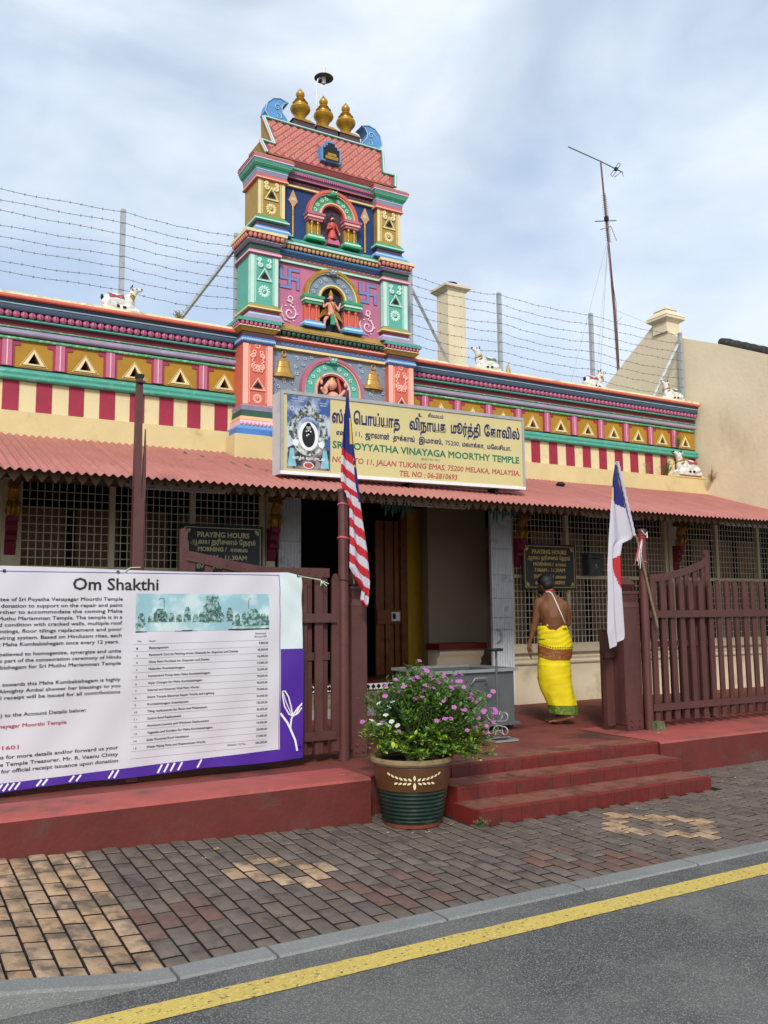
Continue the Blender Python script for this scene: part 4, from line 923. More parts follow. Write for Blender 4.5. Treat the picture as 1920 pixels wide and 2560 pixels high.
# niches
def arc_band(b, cx, cz, ri, ro, y0, y1, mat, a0=0, a1=pi, n=22, sx=1):
    v = []
    for i in range(n+1):
        a = a0+(a1-a0)*i/n; c, s = cos(a), sin(a)
        v += [(cx+c*ri*sx, y1, cz+s*ri), (cx+c*ri*sx, y0, cz+s*ri), (cx+c*ro*sx, y0, cz+s*ro), (cx+c*ro*sx, y1, cz+s*ro)]
    b.add(v, [(i*4+j, i*4+j+1, i*4+j+5, i*4+j+4)[::-1] for i in range(n) for j in range(3)], mat)
def niche(cx, zs, rin, rout, zc, zbase, rim, ring, orn, capm, colm, colb, footm, dark, par, drop=0):
    nic = MB(); v = [(cx-rin, zbase), (cx+rin, zbase)]+[(cx+rin*cos(a), zs+rin*sin(a)) for a in [pi*k/16 for k in range(17)]]
    nic.prism(v, PY-.008, PY-.001, dark); o = nic.build('niche', tow)
    b = MB(); arc_band(b, cx, zs, rout-.038, rout, PY-.09, PY-.0, rim); arc_band(b, cx, zs, rout-.055, rout-.037, PY-.075, PY, OCHREL if rim is GOLD else CORALL); arc_band(b, cx, zs, rin+.03, rout-.055, PY-.05, PY, ring)
    arc_band(b, cx, zs, rin+.012, rin+.032, PY-.085, PY, OCHREL if rim is GOLD else CORALL); arc_band(b, cx, zs, rin-.005, rin+.013, PY-.075, PY, rim); b.build('arch', o)
    if drop:
        b = MB()
        for s in (-1, 1):
            for a, c, d, mt in ((rout-.038, rout, .09, rim), (rout-.055, rout-.037, .075, CORALL), (rin+.03, rout-.055, .05, ring), (rin+.012, rin+.032, .085, CORALL), (rin-.005, rin+.013, .075, rim)):
                xa, xb = sorted((cx+s*a, cx+s*c)); b.box(xa+.0005, xb-.0005, PY-d, PY, zs-drop, zs, mt)
        b.build('arch_leg', o)
    b = MB(); rm = (rin+rout)/2-.01
    for k in range(9):
        a = pi*(k+.75)/9.5
        if abs(a-pi/2) < .25: continue
        spiral(b, cx+cos(a)*rm, zs+sin(a)*rm, .03, 1.3, a, PY-.055, .006, orn, 1 if k % 2 else -1, 10)
    zk = zs+rout-.05
    b.ell((cx, PY-.09, zk), (.05, .035, .045), ring, 10, 7); b.ell((cx, PY-.12, zk-.025), (.035, .03, .02), ring, 8, 6)
    for s in (-1, 1):
        b.ell((cx+s*.022, PY-.125, zk+.012), (.011, .01, .012), WHITE, 6, 5); b.tube([(cx+s*.03, PY-.08, zk+.03), (cx+s*.055, PY-.09, zk+.05), (cx+s*.07, PY-.08, zk+.035)], [.014, .01, .004], ring, 6)
        b.tube([(cx+s*.04, PY-.07, zk-.02), (cx+s*.09, PY-.07, zk-.02), (cx+s*.12, PY-.06, zk+.02)], [.015, .013, .005], ring, 6)
    b.build('lion_mask', o)
    for s in (-1, 1):
        xa, xb = (cx+s*rin, cx+s*rout) if s > 0 else (cx-rout, cx-rin)
        b = MB()
        for i, (z0, z1, e) in enumerate(((zc, zc+.035, .0), (zc+.036, zc+.07, .015), (zc+.071, zs-drop, .028))): b.box(xa-e, xb+e, PY-.10-e, PY, z0, z1, capm if i != 1 else (CORALL if capm is PINK else AQUAL))
        b.build('capital', o)
        b = MB(); b.box(xa+.01, xb-.01, PY-.05, PY, zbase+.09, zc-.001, colb)
        for q in (.3, .72):
            xx = xa+(xb-xa)*q; b.lathe((xx, PY-.07, zbase+.09), [(.024, 0), (.024, .03), (.014, .045), (.014, zc-zbase-.14), (.022, zc-zbase-.12), (.022, zc-zbase-.091)], colm, 10)
        b.build('column', o)
        b = MB()
        for i, (z0, z1, e) in enumerate(((zbase-.0, zbase+.03, .035), (zbase+.031, zbase+.06, .018), (zbase+.061, zbase+.089, .0))): b.box(xa-e, xb+e, PY-.10-e, PY, z0, z1, footm if i != 1 else AQUAL)
        b.build('column_foot', o)
    return o
s1 = PY/9.75
n3 = niche(TX+.02, cz_(6.735), .165, .365, cz_(6.63), cz_(6.365), CORAL, GREEN, AQUAL, PINK, GOLD, OCHRE, GREEN, PLUM, p3)
n2 = niche(TX+.01, cz_(5.635), .165, .40, cz_(5.53), cz_(5.225), GOLD, GREYP, SKYL, GREEN, CORAL, CORAL, SKYB, paint('night blue paint', '151b30', .7, .1), p2)
n1 = niche(TX+.01, cz_(4.435), .215, .44, cz_(4.00), cz_(3.75), PINK, AQUA, AQUAL, PINK, CORAL, CORAL, SKYB, PLUM, p1, drop=.3)
# relief figures in the niches
REDF = paint('red garment paint', 'c24a44', .5, .12, 14)
def fig3():
    t = thing('niche_figure', 'small red-robed bearded figure standing in the top niche of the tower', 'statue', (TX+.02, PY-.06, cz_(6.37)), 'figures in the tower niches'); x, y, z = TX+.02, PY-.06, cz_(6.37)
    b = MB(); b.frust((x-.09, x+.09, y-.04, y+.05), z, (x-.07, x+.07, y-.03, y+.05), z+.07, PINK); b.build('pedestal', t)
    b = MB(); b.lathe((x-.01, y, z+.07), [(.06, 0), (.065, .02), (.045, .1), (.035, .13), (.048, .18), (.045, .22), (.02, .24)], REDF, 14); capsule(b, (x-.05, y, z+.28), (x-.085, y-.02, z+.2), .018, .015, REDF, 8); capsule(b, (x-.085, y-.02, z+.2), (x-.03, y-.05, z+.22), .014, .011, REDF, 8); capsule(b, (x+.04, y, z+.28), (x+.085, y-.01, z+.18), .018, .013, REDF, 8); b.build('robe', t)
    b = MB(); b.ell((x-.01, y-.01, z+.345), (.028, .028, .034), FLESH, 10, 8); b.ell((x+.09, y-.015, z+.16), (.012, .012, .02), FLESH, 8, 6); b.tube([(x-.03, y, z+.2), (x-.09, y, z+.38)], .006, BLACK, 5); b.build('head', t)
    b = MB(); b.ell((x-.01, y-.03, z+.325), (.02, .015, .022), BLACK, 8, 6); b.lathe((x-.01, y, z+.36), [(.034, 0), (.03, .02), (.012, .05), (0, .055)], BLACK, 10); b.build('beard_and_cap', t)
fig3()
def fig2():
    x, y, z = TX-.01, PY-.07, cz_(5.235)
    t = thing('niche_figure', 'winged golden-crowned figure striding in the middle niche of the tower', 'statue', (x, y, z), 'figures in the tower niches')
    b = MB(); capsule(b, (x, y, z+.22), (x, y, z+.33), .045, .05, FLESH); b.ell((x-.01, y-.01, z+.42), (.032, .032, .036), FLESH); b.tube([(x-.035, y-.02, z+.415), (x-.065, y-.02, z+.40)], [.012, .003], FLESH, 6)
    capsule(b, (x-.05, y, z+.34), (x-.11, y-.01, z+.29), .02, .016, FLESH, 8); capsule(b, (x-.11, y-.01, z+.29), (x-.13, y-.02, z+.38), .015, .012, FLESH, 8); capsule(b, (x+.05, y, z+.34), (x+.1, y-.01, z+.28), .02, .016, FLESH, 8); capsule(b, (x+.1, y-.01, z+.28), (x+.12, y-.02, z+.36), .015, .012, FLESH, 8)
    capsule(b, (x-.03, y, z+.2), (x-.09, y, z+.12), .03, .022, FLESH, 8); capsule(b, (x-.09, y, z+.12), (x-.1, y, z+.02), .02, .014, FLESH, 8); capsule(b, (x+.03, y, z+.2), (x+.07, y-.01, z+.11), .03, .022, FLESH, 8); capsule(b, (x+.07, y-.01, z+.11), (x+.12, y, z+.02), .02, .014, FLESH, 8); b.build('body', t)
    b = MB(); b.lathe((x-.005, y, z+.445), [(.034, 0), (.036, .02), (.022, .05), (.01, .08), (0, .09)], GOLD, 10)
    for k in range(10):
        for s in (-1, 1): b.tube([(x+s*.05, y+.03, z+.3-k*.008), (x+s*(.12+.01*k*.6), y+.02, z+.24-k*.012)], .008, GOLD, 5)
    b.tube([(x-.03, y-.05, z+.36), (x, y-.06, z+.28), (x+.03, y-.05, z+.36)], .008, GOLD, 6); b.build('ornaments', t)
    b = MB(); capsule(b, (x-.06, y, z+.18), (x+.06, y, z+.17), .03, .03, MAROON, 8); b.frust((x-.03, x+.03, y-.05, y-.03), z+.06, (x-.02, x+.02, y-.05, y-.03), z+.2, GREEN); b.build('garment', t)
fig2()
def fig1():
    x, y, z = TX+.01, PY-.07, cz_(4.0)
    t = thing('niche_figure', 'pink elephant-headed figure in the lowest niche, half hidden behind the sign box', 'statue', (x, y, z), 'figures in the tower niches')
    b = MB(); capsule(b, (x, y, z+.15), (x, y, z+.35), .1, .09, FLESH); b.ell((x-.03, y-.02, z+.52), (.075, .06, .07), FLESH); b.tube([(x-.09, y-.04, z+.51), (x-.13, y-.05, z+.47), (x-.11, y-.05, z+.42), (x-.14, y-.05, z+.38)], [.035, .028, .02, .014], FLESH, 8)
    for s in (-1, 1): capsule(b, (x+s*.09, y, z+.38), (x+s*.16, y-.01, z+.46), .03, .022, FLESH, 8); b.ell((x+s*.17, y-.02, z+.54), (.022, .02, .035), FLESH, 8, 6)
    b.build('body', t)
    b = MB(); b.tube([(x+.06, y-.01, z+.62), (x+.1, y, z+.5), (x+.1, y-.01, z+.38)], [.02, .025, .01], REDF, 6); b.lathe((x-.01, y, z+.57), [(.05, 0), (.045, .03), (.02, .055), (0, .06)], GOLD, 12); b.tube([(x-.17, y-.02, z+.57), (x-.17, y-.02, z+.64)], .012, GOLD, 6); b.build('ornaments', t)
fig1()
# spears, bells, crosses, scrolls
BLUEP2 = paint('periwinkle emblem paint', '6f86b8', .55, .08, 6)
for sx in (-1, 1):
    b = MB(); x = TX+sx*.525; z0 = cz_(6.385)
    b.tube([(x, PY-.012, z0), (x, PY-.012, cz_(6.80))], .014, GOLD, 8)
    b.prism([(x-.02, cz_(6.79)), (x+.02, cz_(6.79)), (x+.025, cz_(6.81)), (x+.065, cz_(6.86)), (x+.045, cz_(6.91)), (x, cz_(7.01)), (x-.045, cz_(6.91)), (x-.065, cz_(6.86)), (x-.025, cz_(6.81))], PY-.02, PY-.001, BEIGEP)
    for k in (-1, 0, 1): b.box(x-.03, x+.03, PY-.024, PY-.0205, cz_(6.88)+k*.012-.003, cz_(6.88)+k*.012+.003, WHITE)
    b.build('spear', tow)
    # sacred cross emblem
    b = MB(); c0 = TX+sx*.565; zc = cz_(5.835); u = .054; m = BLUEL
    def bars(e, y, mt):
        q = [(-u/2-e, -5.5*u+u/2-e+.0, u/2+e, 5.5*u-u/2+e)]
        H = 2.55*u; R_ = [(-.42*u-e, -H-e, .42*u+e, H+e), (-H-e, -.42*u-e, H+e, .42*u+e), (-.42*u, H-.84*u-e, H+e, H+e), (-H-e, -H-e, .42*u, -H+.84*u+e), (H-.84*u-e, -H-e, H+e, .42*u), (-H-e, -.42*u, -H+.84*u+e, H+e)]
        for i, (a, b1, c, d) in enumerate(R_): b.box(c0+a, c0+c, y-.0004*i, PY-.0005, zc+b1, zc+d, mt)
    bars(.004, PY-.004, PINKD); bars(-.004, PY-.010, BLUEP2); b.build('emblem', tow)
    b = MB()
    FLO = paint('pale pink scroll paint', 'e6c3cf', .6, .06)
    cx = TX+sx*.56; y = PY-.008
    spiral(b, cx-.0, cz_(5.385), .10, 1.3, pi*.5, y, .011, FLO, -1); spiral(b, cx, cz_(5.575), .05, 1.3, pi*1.2, y, .009, FLO, 1)
    b.tube([(cx, y, cz_(5.485)), (cx+.04, y, cz_(5.52)), (cx-.03, y, cz_(5.56))], .01, FLO, 5)
    b.tube([(cx-.1, y, cz_(5.48)), (cx-.125, y, cz_(5.40)), (cx-.08, y, cz_(5.29)), (cx+.02, y, cz_(5.265))], [.004, .012, .012, .003], FLO, 5)
    for k in range(6):
        a = k*1.05; b.ell((cx+cos(a)*.105, y, cz_(5.385)+sin(a)*.105), (.018, .005, .012), FLO, 6, 5)
    b.build('scroll', tow)
    # bell
    t = thing('bell', ('left' if sx < 0 else 'right')+' golden relief bell on the grey swirl panel of the tower', 'bell', (TX+sx*.64, PY-.02, cz_(4.55)), 'relief bells on the tower')
    b = MB(); x = TX+sx*.64; z = cz_(4.555)
    sc3 = Matrix.Translation((x, PY, z)) @ Matrix.Diagonal((1, .45, 1, 1))
    b.lathe((0, 0, 0), [(.0, -.03), (.03, -.03), (.03, .0), (.145, .0), (.148, .035), (.11, .055), (.09, .12), (.095, .125), (.085, .13), (.075, .2), (.08, .205), (.06, .215), (.03, .235), (.015, .25)], BELLG, 24, xf=sc3)
    b.ell((0, 0, -.03), (.03, .03, .022), BELLG, 8, 6, xf=sc3); b.tube([(x+cos(a)*.028, PY-.01, z+.30+sin(a)*.035) for a in [2*pi*k/12 for k in range(13)]], .010, BELLG, 6); b.build('body', t)
b = MB(); used_sw = []
for k in range(420):
    x = TX+random.uniform(-h1+.04, h1-.04); z = random.uniform(cz_(4.0), cz_(4.88))
    if (x-TX)**2+(z-cz_(4.44))**2 < .47**2 or (abs(x-TX) < .45 and z < cz_(4.44)) or (abs(abs(x-TX)-.64) < .16 and cz_(4.53) < z < cz_(4.9)): continue
    if any((x-a)**2+(z-c)**2 < .075**2 for a, c in used_sw): continue
    used_sw.append((x, z)); spiral(b, x, z, .028, 1.2, random.random()*6, PY-.004, .006, SKYL, 1, 9); spiral(b, x+.004, z-.006, .028, .6, random.random()*6, PY-.002, .004, NAVY, 1, 6)
tag(b.build('swirls', p1), kind='stuff')
# ------------------------------------------------------------------ tower roof
Y0, Y1, Z0, Z1 = 9.72, 9.97, 7.40, 8.03
def rp(x, t): return (x, Y0+(Y1-Y0)*t, Z0+(Z1-Z0)*t)
outl = [(-.93, 0), (-.985, .31), (-.80, .29), (-.88, 1.0), (.88, 1.0), (.80, .33), (.985, .35), (.93, .0)]
b = MB(); n = len(outl); v = [rp(TX+a, t) for a, t in outl]+[(TX+a, 10.28-(.22*t), Z0+(Z1-Z0)*t) for a, t in outl]
b.add(v, [list(range(n))[::-1], list(range(n, 2*n))], ROOFP); b.add(v, [(i, i+n, (i+1) % n+n, (i+1) % n) for i in range(n-1)], OCHRE); b.add(v, [(n-1, 2*n-1, n, 0)], PLUM); b.build('roof', tow)
b = MB()
def edge(r, dy, mat, ins):
    pts = [Vector(rp(TX+a*(1-ins), min(.99, max(.01, t*(1-ins)+ins*.4))))+Vector((0, -dy, 0)) for a, t in outl[:]]
    for i in range(len(pts)-1): b.tube([pts[i], pts[i+1]], r, mat, 6)
edge(.022, .012, TEAL, .0); edge(.010, .028, AQUAL, .0); edge(.013, .012, PINKL, -.02); b.build('roof_edge', tow)
# lozenge tiles
lz = MB(); e = .046
lz.add([(-e, 0, 0), (0, -.0, -e*1.15), (e, 0, 0), (0, 0, e*1.15), (-e*.75, -.008, 0), (0, -.008, -e*.86), (e*.75, -.008, 0), (0, -.008, e*.86)], [(0, 1, 5, 4), (1, 2, 6, 5), (2, 3, 7, 6), (3, 0, 4, 7), (4, 5, 6, 7)], ROOFL); lz.ell((0, -.01, 0), (.007, .004, .007), ROOFP, 6, 4); lzm = lz.mesh('lozenge_tile')
ang = math.atan2(Y1-Y0, Z1-Z0); Lr = math.hypot(Y1-Y0, Z1-Z0)
rows = int(Lr/(.056)); cnt = 0
for r in range(1, rows):
    t = r*.056/Lr
    for c in range(-14, 15):
        x = c*.100+(.050 if r % 2 else 0)
        hw = .92 if t < .32 else .80+.08*(t-.32)/.68
        if abs(x) > hw-.05 or t > .95 or t < .04: continue
        if -.19 < x < .1 and .12 < t < .62: continue
        if abs(x) > .74 and .26 < t < .36: continue
        p = rp(TX+x, t); inst(lzm, 'lozenge_tile', tow, (p[0], p[1]-.003, p[2]), (-ang, 0, 0)); cnt += 1
b = MB(); x, p = TX-.05, rp(TX-.05, .35)
fr = [(-.14, -.13), (.14, -.13), (.14, .06), (.10, .06), (.10, .1), (.06, .1), (.06, .15), (-.06, .15), (-.06, .1), (-.10, .1), (-.10, .06), (-.14, .06)]
b.prism([(x+a, p[2]+c) for a, c in fr], p[1]-.13, p[1]+.06, SKYB); b.prism([(x+a*.84, p[2]+c*.84) for a, c in fr], p[1]-.134, p[1]-.1305, BLACK); b.frust((x-.09, x+.09, p[1]-.16, p[1]-.13), p[2]-.11, (x-.09, x+.09, p[1]-.15, p[1]-.13), p[2]-.06, GOLD); b.frust((x-.06, x+.07, p[1]-.155, p[1]-.13), p[2]-.06, (x-.06, x+.06, p[1]-.15, p[1]-.13), p[2]-.02, GOLD); b.build('dormer', tow)
# kalasam finials
def kalasam(): 
    t = thing('golden_finial', 'x', 'finial', (0, 0, 0))
    b = MB(); b.frust((-.165, .165, -.13, .13), 0, (-.15, .15, -.12, .12), .1, PLUM); b.build('block', t)
    b = MB(); b.frust((-.17, .17, -.135, .135), .1, (-.1, .1, -.1, .1), .155, GOLD)
    b.lathe((0, 0, .15), [(.095, 0), (.08, .02), (.06, .04), (.07, .07), (.085, .1), (.125, .15), (.137, .18), (.13, .21), (.09, .24), (.09, .255), (.105, .265), (.07, .29), (.06, .30), (.075, .31), (.055, .33), (.04, .345), (.05, .355), (.06, .385), (.058, .405), (.035, .44), (.012, .47), (0, .49)], GOLD, 28); b.build('pot', t)
    return t
k0 = kalasam()
for i, (x, lab) in enumerate(((4.60, 'leftmost of the three golden pot finials on top of the tower'), (4.945, 'middle one of the three golden pot finials on top of the tower'), (5.285, 'rightmost of the three golden pot finials on top of the tower'))):
    o = k0 if i == 0 else copy_tree(k0); o.location = (x, 10.08, 8.02); o['label'] = lab; o['group'] = 'golden finials on the tower'
# blue horn ends
for s, lab in ((-1, 'blue curved horn ornament at the left end of the tower roof'), (1, 'blue curved horn ornament at the right end of the tower roof')):
    O = [(-.36*0-.80, .0), (-.87, .12), (-.84, .24), (-.76, .32), (-.66, .345), (-.545, .31), (-.60, .29), (-.64, .23), (-.63, .15), (-.57, .08), (-.52, .0)]
    b = MB(); poly = [(TX+.02+(-s)*(a), 8.01+c) for a, c in O]
    b.prism(poly, 9.98, 10.16, SKYB); o = b.build('horn_ornament', base=(TX+s*.68, 10.07, 8.01)); tag(o, lab, 'ornament', 'horn ornaments on the tower roof')
    b = MB(); f = lambda a: TX+.02+(-s)*a
    spiral(b, f(-.70), 8.22, .05, 1.3, 0, 9.975, .006, SKYL, 1); spiral(b, f(-.68), 8.10, .045, 1.3, 2, 9.975, .006, SKYL, -1)
    b.tube([(x, 9.975, z) for x, z in poly], .008, SKYL, 5); b.build('scroll', o)
# lightning lamp above
t = thing('roof_lamp', 'thin curved pole with a flat round lamp shade above the golden finials', 'lamp', (4.87, 10.15, 8.2))
b = MB(); b.tube([(4.88, 10.15, 8.05), (4.88, 10.15, 8.86), (4.90, 10.15, 8.93), (4.97, 10.15, 8.965)], .011, WHITE, 6); b.build('pole', t)
b = MB(); b.lathe((4.985, 10.15, 8.95), [(.02, .07), (.03, .05), (.13, .015), (.132, .01), (.03, .02), (0, .02)], paint('dull lamp shade', '5c5650', .5, .2, 8, metal=.3), 24); b.build('shade', t)
b = MB(); b.tube([(4.985, 10.15, 8.88), (4.985, 10.15, 9.12)], .028, WHITE, 10); b.build('bulb', t)
# ------------------------------------------------------------------ sign box over the roof
SY = 8.2
sgn = thing('sign_box', 'large pale yellow sign box with Tamil and English temple name on the roof', 'sign', (5.1, 8.3, 3.1))
SIGNF = paint('sign pale yellow face', 'cdbf86', .35, .05, 1.5, .15, 'b8ab80', 2)
ALUF = paint('aluminium frame', 'a9abac', .4, .08, 8, .2, '7c7d7c', 6, metal=.2)
NAVI = paint('navy sign lettering', '1c1f52', .5, 0, bump=0); GRNI = paint('green sign lettering', '1f6e4c', .5, 0, bump=0); REDI = paint('red sign lettering', 'b04a48', .5, 0, bump=0)
tl = lambda x: (x-3.53)*.011
def sq(b, x0, x1, z0, z1, y0, y1, m):
    v = [(x0, y0, z0+tl(x0)), (x1, y0, z0+tl(x1)), (x1, y1, z0+tl(x1)), (x0, y1, z0+tl(x0)), (x0, y0, z1+tl(x0)), (x1, y0, z1+tl(x1)), (x1, y1, z1+tl(x1)), (x0, y1, z1+tl(x0))]
    return b.add(v, [(3, 2, 1, 0), (4, 5, 6, 7), (0, 1, 5, 4), (1, 2, 6, 5), (2, 3, 7, 6), (3, 0, 4, 7)], m)
b = MB(); sq(b, 3.535, 6.715, 3.085, 3.955, SY+.012, SY+.23, paint('white sign side', 'c9c9c9', .5, .05, 4, .3, '9a9a96', 5)); b.build('case', sgn)
b = MB(); sq(b, 3.56, 6.69, 3.115, 3.925, SY+.004, SY+.011, SIGNF); fc = b.build('face', sgn)
b = MB(); sq(b, 3.53, 6.72, 3.925, 3.96, SY-.008, SY+.02, ALUF); sq(b, 3.53, 6.72, 3.08, 3.115, SY-.008, SY+.02, WHITE); sq(b, 3.53, 3.56, 3.115, 3.925, SY-.008, SY+.02, ALUF); sq(b, 6.69, 6.72, 3.115, 3.925, SY-.008, SY+.02, ALUF); b.build('frame', sgn)
b = MB()
for x in (3.9, 5.1, 6.3): b.box(x, x+.05, SY+.05, SY+.2, rz(SY+.12)-.02, 3.1+tl(x), BLACK)
b.build('foot', sgn)
y = SY+.002
b = MB(); T = dict(tamil=True)
b.text('உ', 5.21, 5.26, 3.855, .045, y, NAVI, .011, **T); b.text('சிவமயம்', 5.34, 5.55, 3.862, .04, y, NAVI, .011, **T)
b.text('ஸ்ரீ', 4.12, 4.33, 3.68, .125, y, NAVI, .011, .01, tamil=True); b.text('ெபாய்யாத', 4.38, 4.965, 3.69, .12, y, NAVI, .011, .008, tamil=True)
b.text('விநாயக', 5.09, 5.585, 3.70, .115, y, NAVI, .011, .008, tamil=True); b.text('மூர்த்தி', 5.65, 6.07, 3.71, .115, y, NAVI, .011, .008, tamil=True); b.text('ேகாவில்', 6.125, 6.655, 3.72, .115, y, NAVI, .011, .008, tamil=True)
b.text('எண் 5 -', 4.17, 4.37, 3.548, .05, y, NAVI, .011, .004, tamil=True); b.text('11,', 4.405, 4.485, 3.552, .055, y, NAVI, .011, .01)
b.text('ஜாலான்', 4.525, 4.83, 3.55, .06, y, NAVI, .011, .006, tamil=True); b.text('துக்காங்', 4.875, 5.155, 3.555, .055, y, NAVI, .011, .006, tamil=True); b.text('இமாஸ்,', 5.21, 5.535, 3.56, .055, y, NAVI, .011, .006, tamil=True)
b.text('75200,', 5.57, 5.775, 3.563, .052, y, NAVI, .011, .01); b.text('மலாக்கா,', 5.805, 6.125, 3.567, .05, y, NAVI, .011, .005, tamil=True); b.text('மேலசியா.', 6.165, 6.52, 3.57, .05, y, NAVI, .011, .005, tamil=True)
b.text('SRI POYYATHA VINAYAGA MOORTHY TEMPLE', 4.125, 6.64, 3.402, .076, y, GRNI, .011, .028)
b.text('(BUILT IN 1781)', 5.24, 5.485, 3.362, .024, y, GRNI, .011)
b.text('NO. 5 TO 11, JALAN TUKANG EMAS, 75200 MELAKA, MALAYSIA.', 4.12, 6.645, 3.252, .060, y, REDI, .011, .022, italic=.15)
b.text('TEL NO : 06-2810693', 4.955, 5.73, 3.160, .060, y, REDI, .011, .022, italic=.15)
tag(b.build('lettering', fc), kind='stuff')
# printed picture on the sign
def clouds(name, a, c, sc_=3):
    m = bpy.data.materials.new(name); m.use_nodes = True; nt = m.node_tree; L = nt.links.new; bb = nt.nodes['Principled BSDF']; bb.inputs['Roughness'].default_value = .4
    t = N(nt, 'ShaderNodeTexCoord'); n = N(nt, 'ShaderNodeTexNoise'); n.inputs['Scale'].default_value = sc_; n.inputs['Detail'].default_value = 6; L(t.outputs['Object'], n.inputs['Vector'])
    r = N(nt, 'ShaderNodeValToRGB'); r.color_ramp.elements[0].position = .45; r.color_ramp.elements[1].position = .6; r.color_ramp.elements[0].color = (*lin(a), 1); r.color_ramp.elements[1].color = (*lin(c), 1)
    L(n.outputs['Fac'], r.inputs[0]); L(r.outputs[0], bb.inputs['Base Color']); return m
b = MB(); CL = clouds('printed sky', '37558f', 'b9c6d8', 4); PG = clouds('printed silver', '3c4440', 'c3ccc6', 24); PD = clouds('printed stone', '2a2628', '9a8c88', 9)
yp = SY+.0035; sq(b, 3.60, 4.10, 3.145, 3.915, SY+.0015, yp, CL)
def disc(cx, cz, rx, rz_, yy, mt, n=24, ri=None):
    if ri is None: b.add([(cx, yy, cz)]+[(cx+cos(2*pi*k/n)*rx, yy, cz+sin(2*pi*k/n)*rz_) for k in range(n)], [(0, 1+k, 1+(k+1) % n) for k in range(n)], mt)
    else: b.add([(cx+cos(2*pi*k/n)*rx*q, yy, cz+sin(2*pi*k/n)*rz_*q) for q in (1, ri) for k in range(n)], [(k, (k+1) % n, n+(k+1) % n, n+k) for k in range(n)], mt)
yy = SY+.0005
b.add([(3.605, yy, 3.15), (4.095, yy, 3.15), (4.09, yy, 3.36), (4.0, yy, 3.40), (3.95, yy, 3.48), (3.74, yy, 3.48), (3.68, yy, 3.40), (3.61, yy, 3.36)], [(0, 1, 2, 3, 4, 5, 6, 7)], PD)
disc(3.845, 3.54, .21, .25, yy-.0006, PG, 40, .80); disc(3.845, 3.55, .165, .20, yy-.0009, PG, 30, .8)
for k in range(30):
    a = -.3+3.74*k/29; disc(3.845+cos(a)*.215, 3.54+sin(a)*.255, .012, .016, yy-.0012, PG, 8)
disc(3.845, 3.50, .115, .155, yy-.0015, WHITE); disc(3.845, 3.50, .075, .12, yy-.002, BLACK); disc(3.845, 3.585, .035, .06, yy-.002, BLACK)
for dx, dz in ((0, .03), (-.025, .02), (.025, .02), (0, -.01), (-.02, -.025)): disc(3.845+dx, 3.53+dz, .009, .009, yy-.0026, WHITE, 8)
for k in (-1, 0, 1): b.box(3.82, 3.87, yy-.003, yy-.0026, 3.585+k*.012, 3.59+k*.012, WHITE)
for dx in (-.15, .15): disc(3.845+dx, 3.42, .035, .035, yy-.0016, WHITE, 12)
disc(3.845, 3.80, .05, .055, yy-.0018, PG, 12); disc(3.845, 3.86, .03, .05, yy-.0016, PG, 3)
for dx, dz in ((-.19, .80-.02), (.185, .70+.02)):
    for k in range(10): a = k*.628; b.add([(3.845+dx+cos(a-.25)*.012, yy-.0008, 3.0+dz+sin(a-.25)*.012), (3.845+dx+cos(a)*.04, yy-.0008, 3.0+dz+sin(a)*.04), (3.845+dx+cos(a+.25)*.012, yy-.0008, 3.0+dz+sin(a+.25)*.012)], [(0, 1, 2)], WHITE)
disc(3.845, 3.19, .05, .028, yy-.0016, REDI, 20); disc(3.845, 3.19, .06, .036, yy-.0012, WHITE, 20)
for dx in (-.19, .19): b.add([(3.845+dx-.05, yy-.0012, 3.17), (3.845+dx+.05, yy-.0012, 3.17), (3.845+dx+.02, yy-.0012, 3.36), (3.845+dx-.02, yy-.0012, 3.36)], [(0, 1, 2, 3)], clouds('printed cyan', '6fb6c4', 'a8c6cc', 9))
b.text('வாழ்க வளமுடன்', 3.66, 4.04, 3.25, .03, yy-.002, WHITE, 0, tamil=True)
b.text('SRI POYYATHA', 3.655, 3.77, 3.88, .014, yy-.002, WHITE); b.text('VINAYAGA MOORTHY', 3.635, 3.79, 3.855, .014, yy-.002, WHITE); b.text('SINCE 1781', 3.97, 4.06, 3.86, .014, yy-.002, WHITE); b.text('MELAKA', 3.98, 4.05, 3.835, .014, yy-.002, WHITE)
b.build('printed_picture', fc)
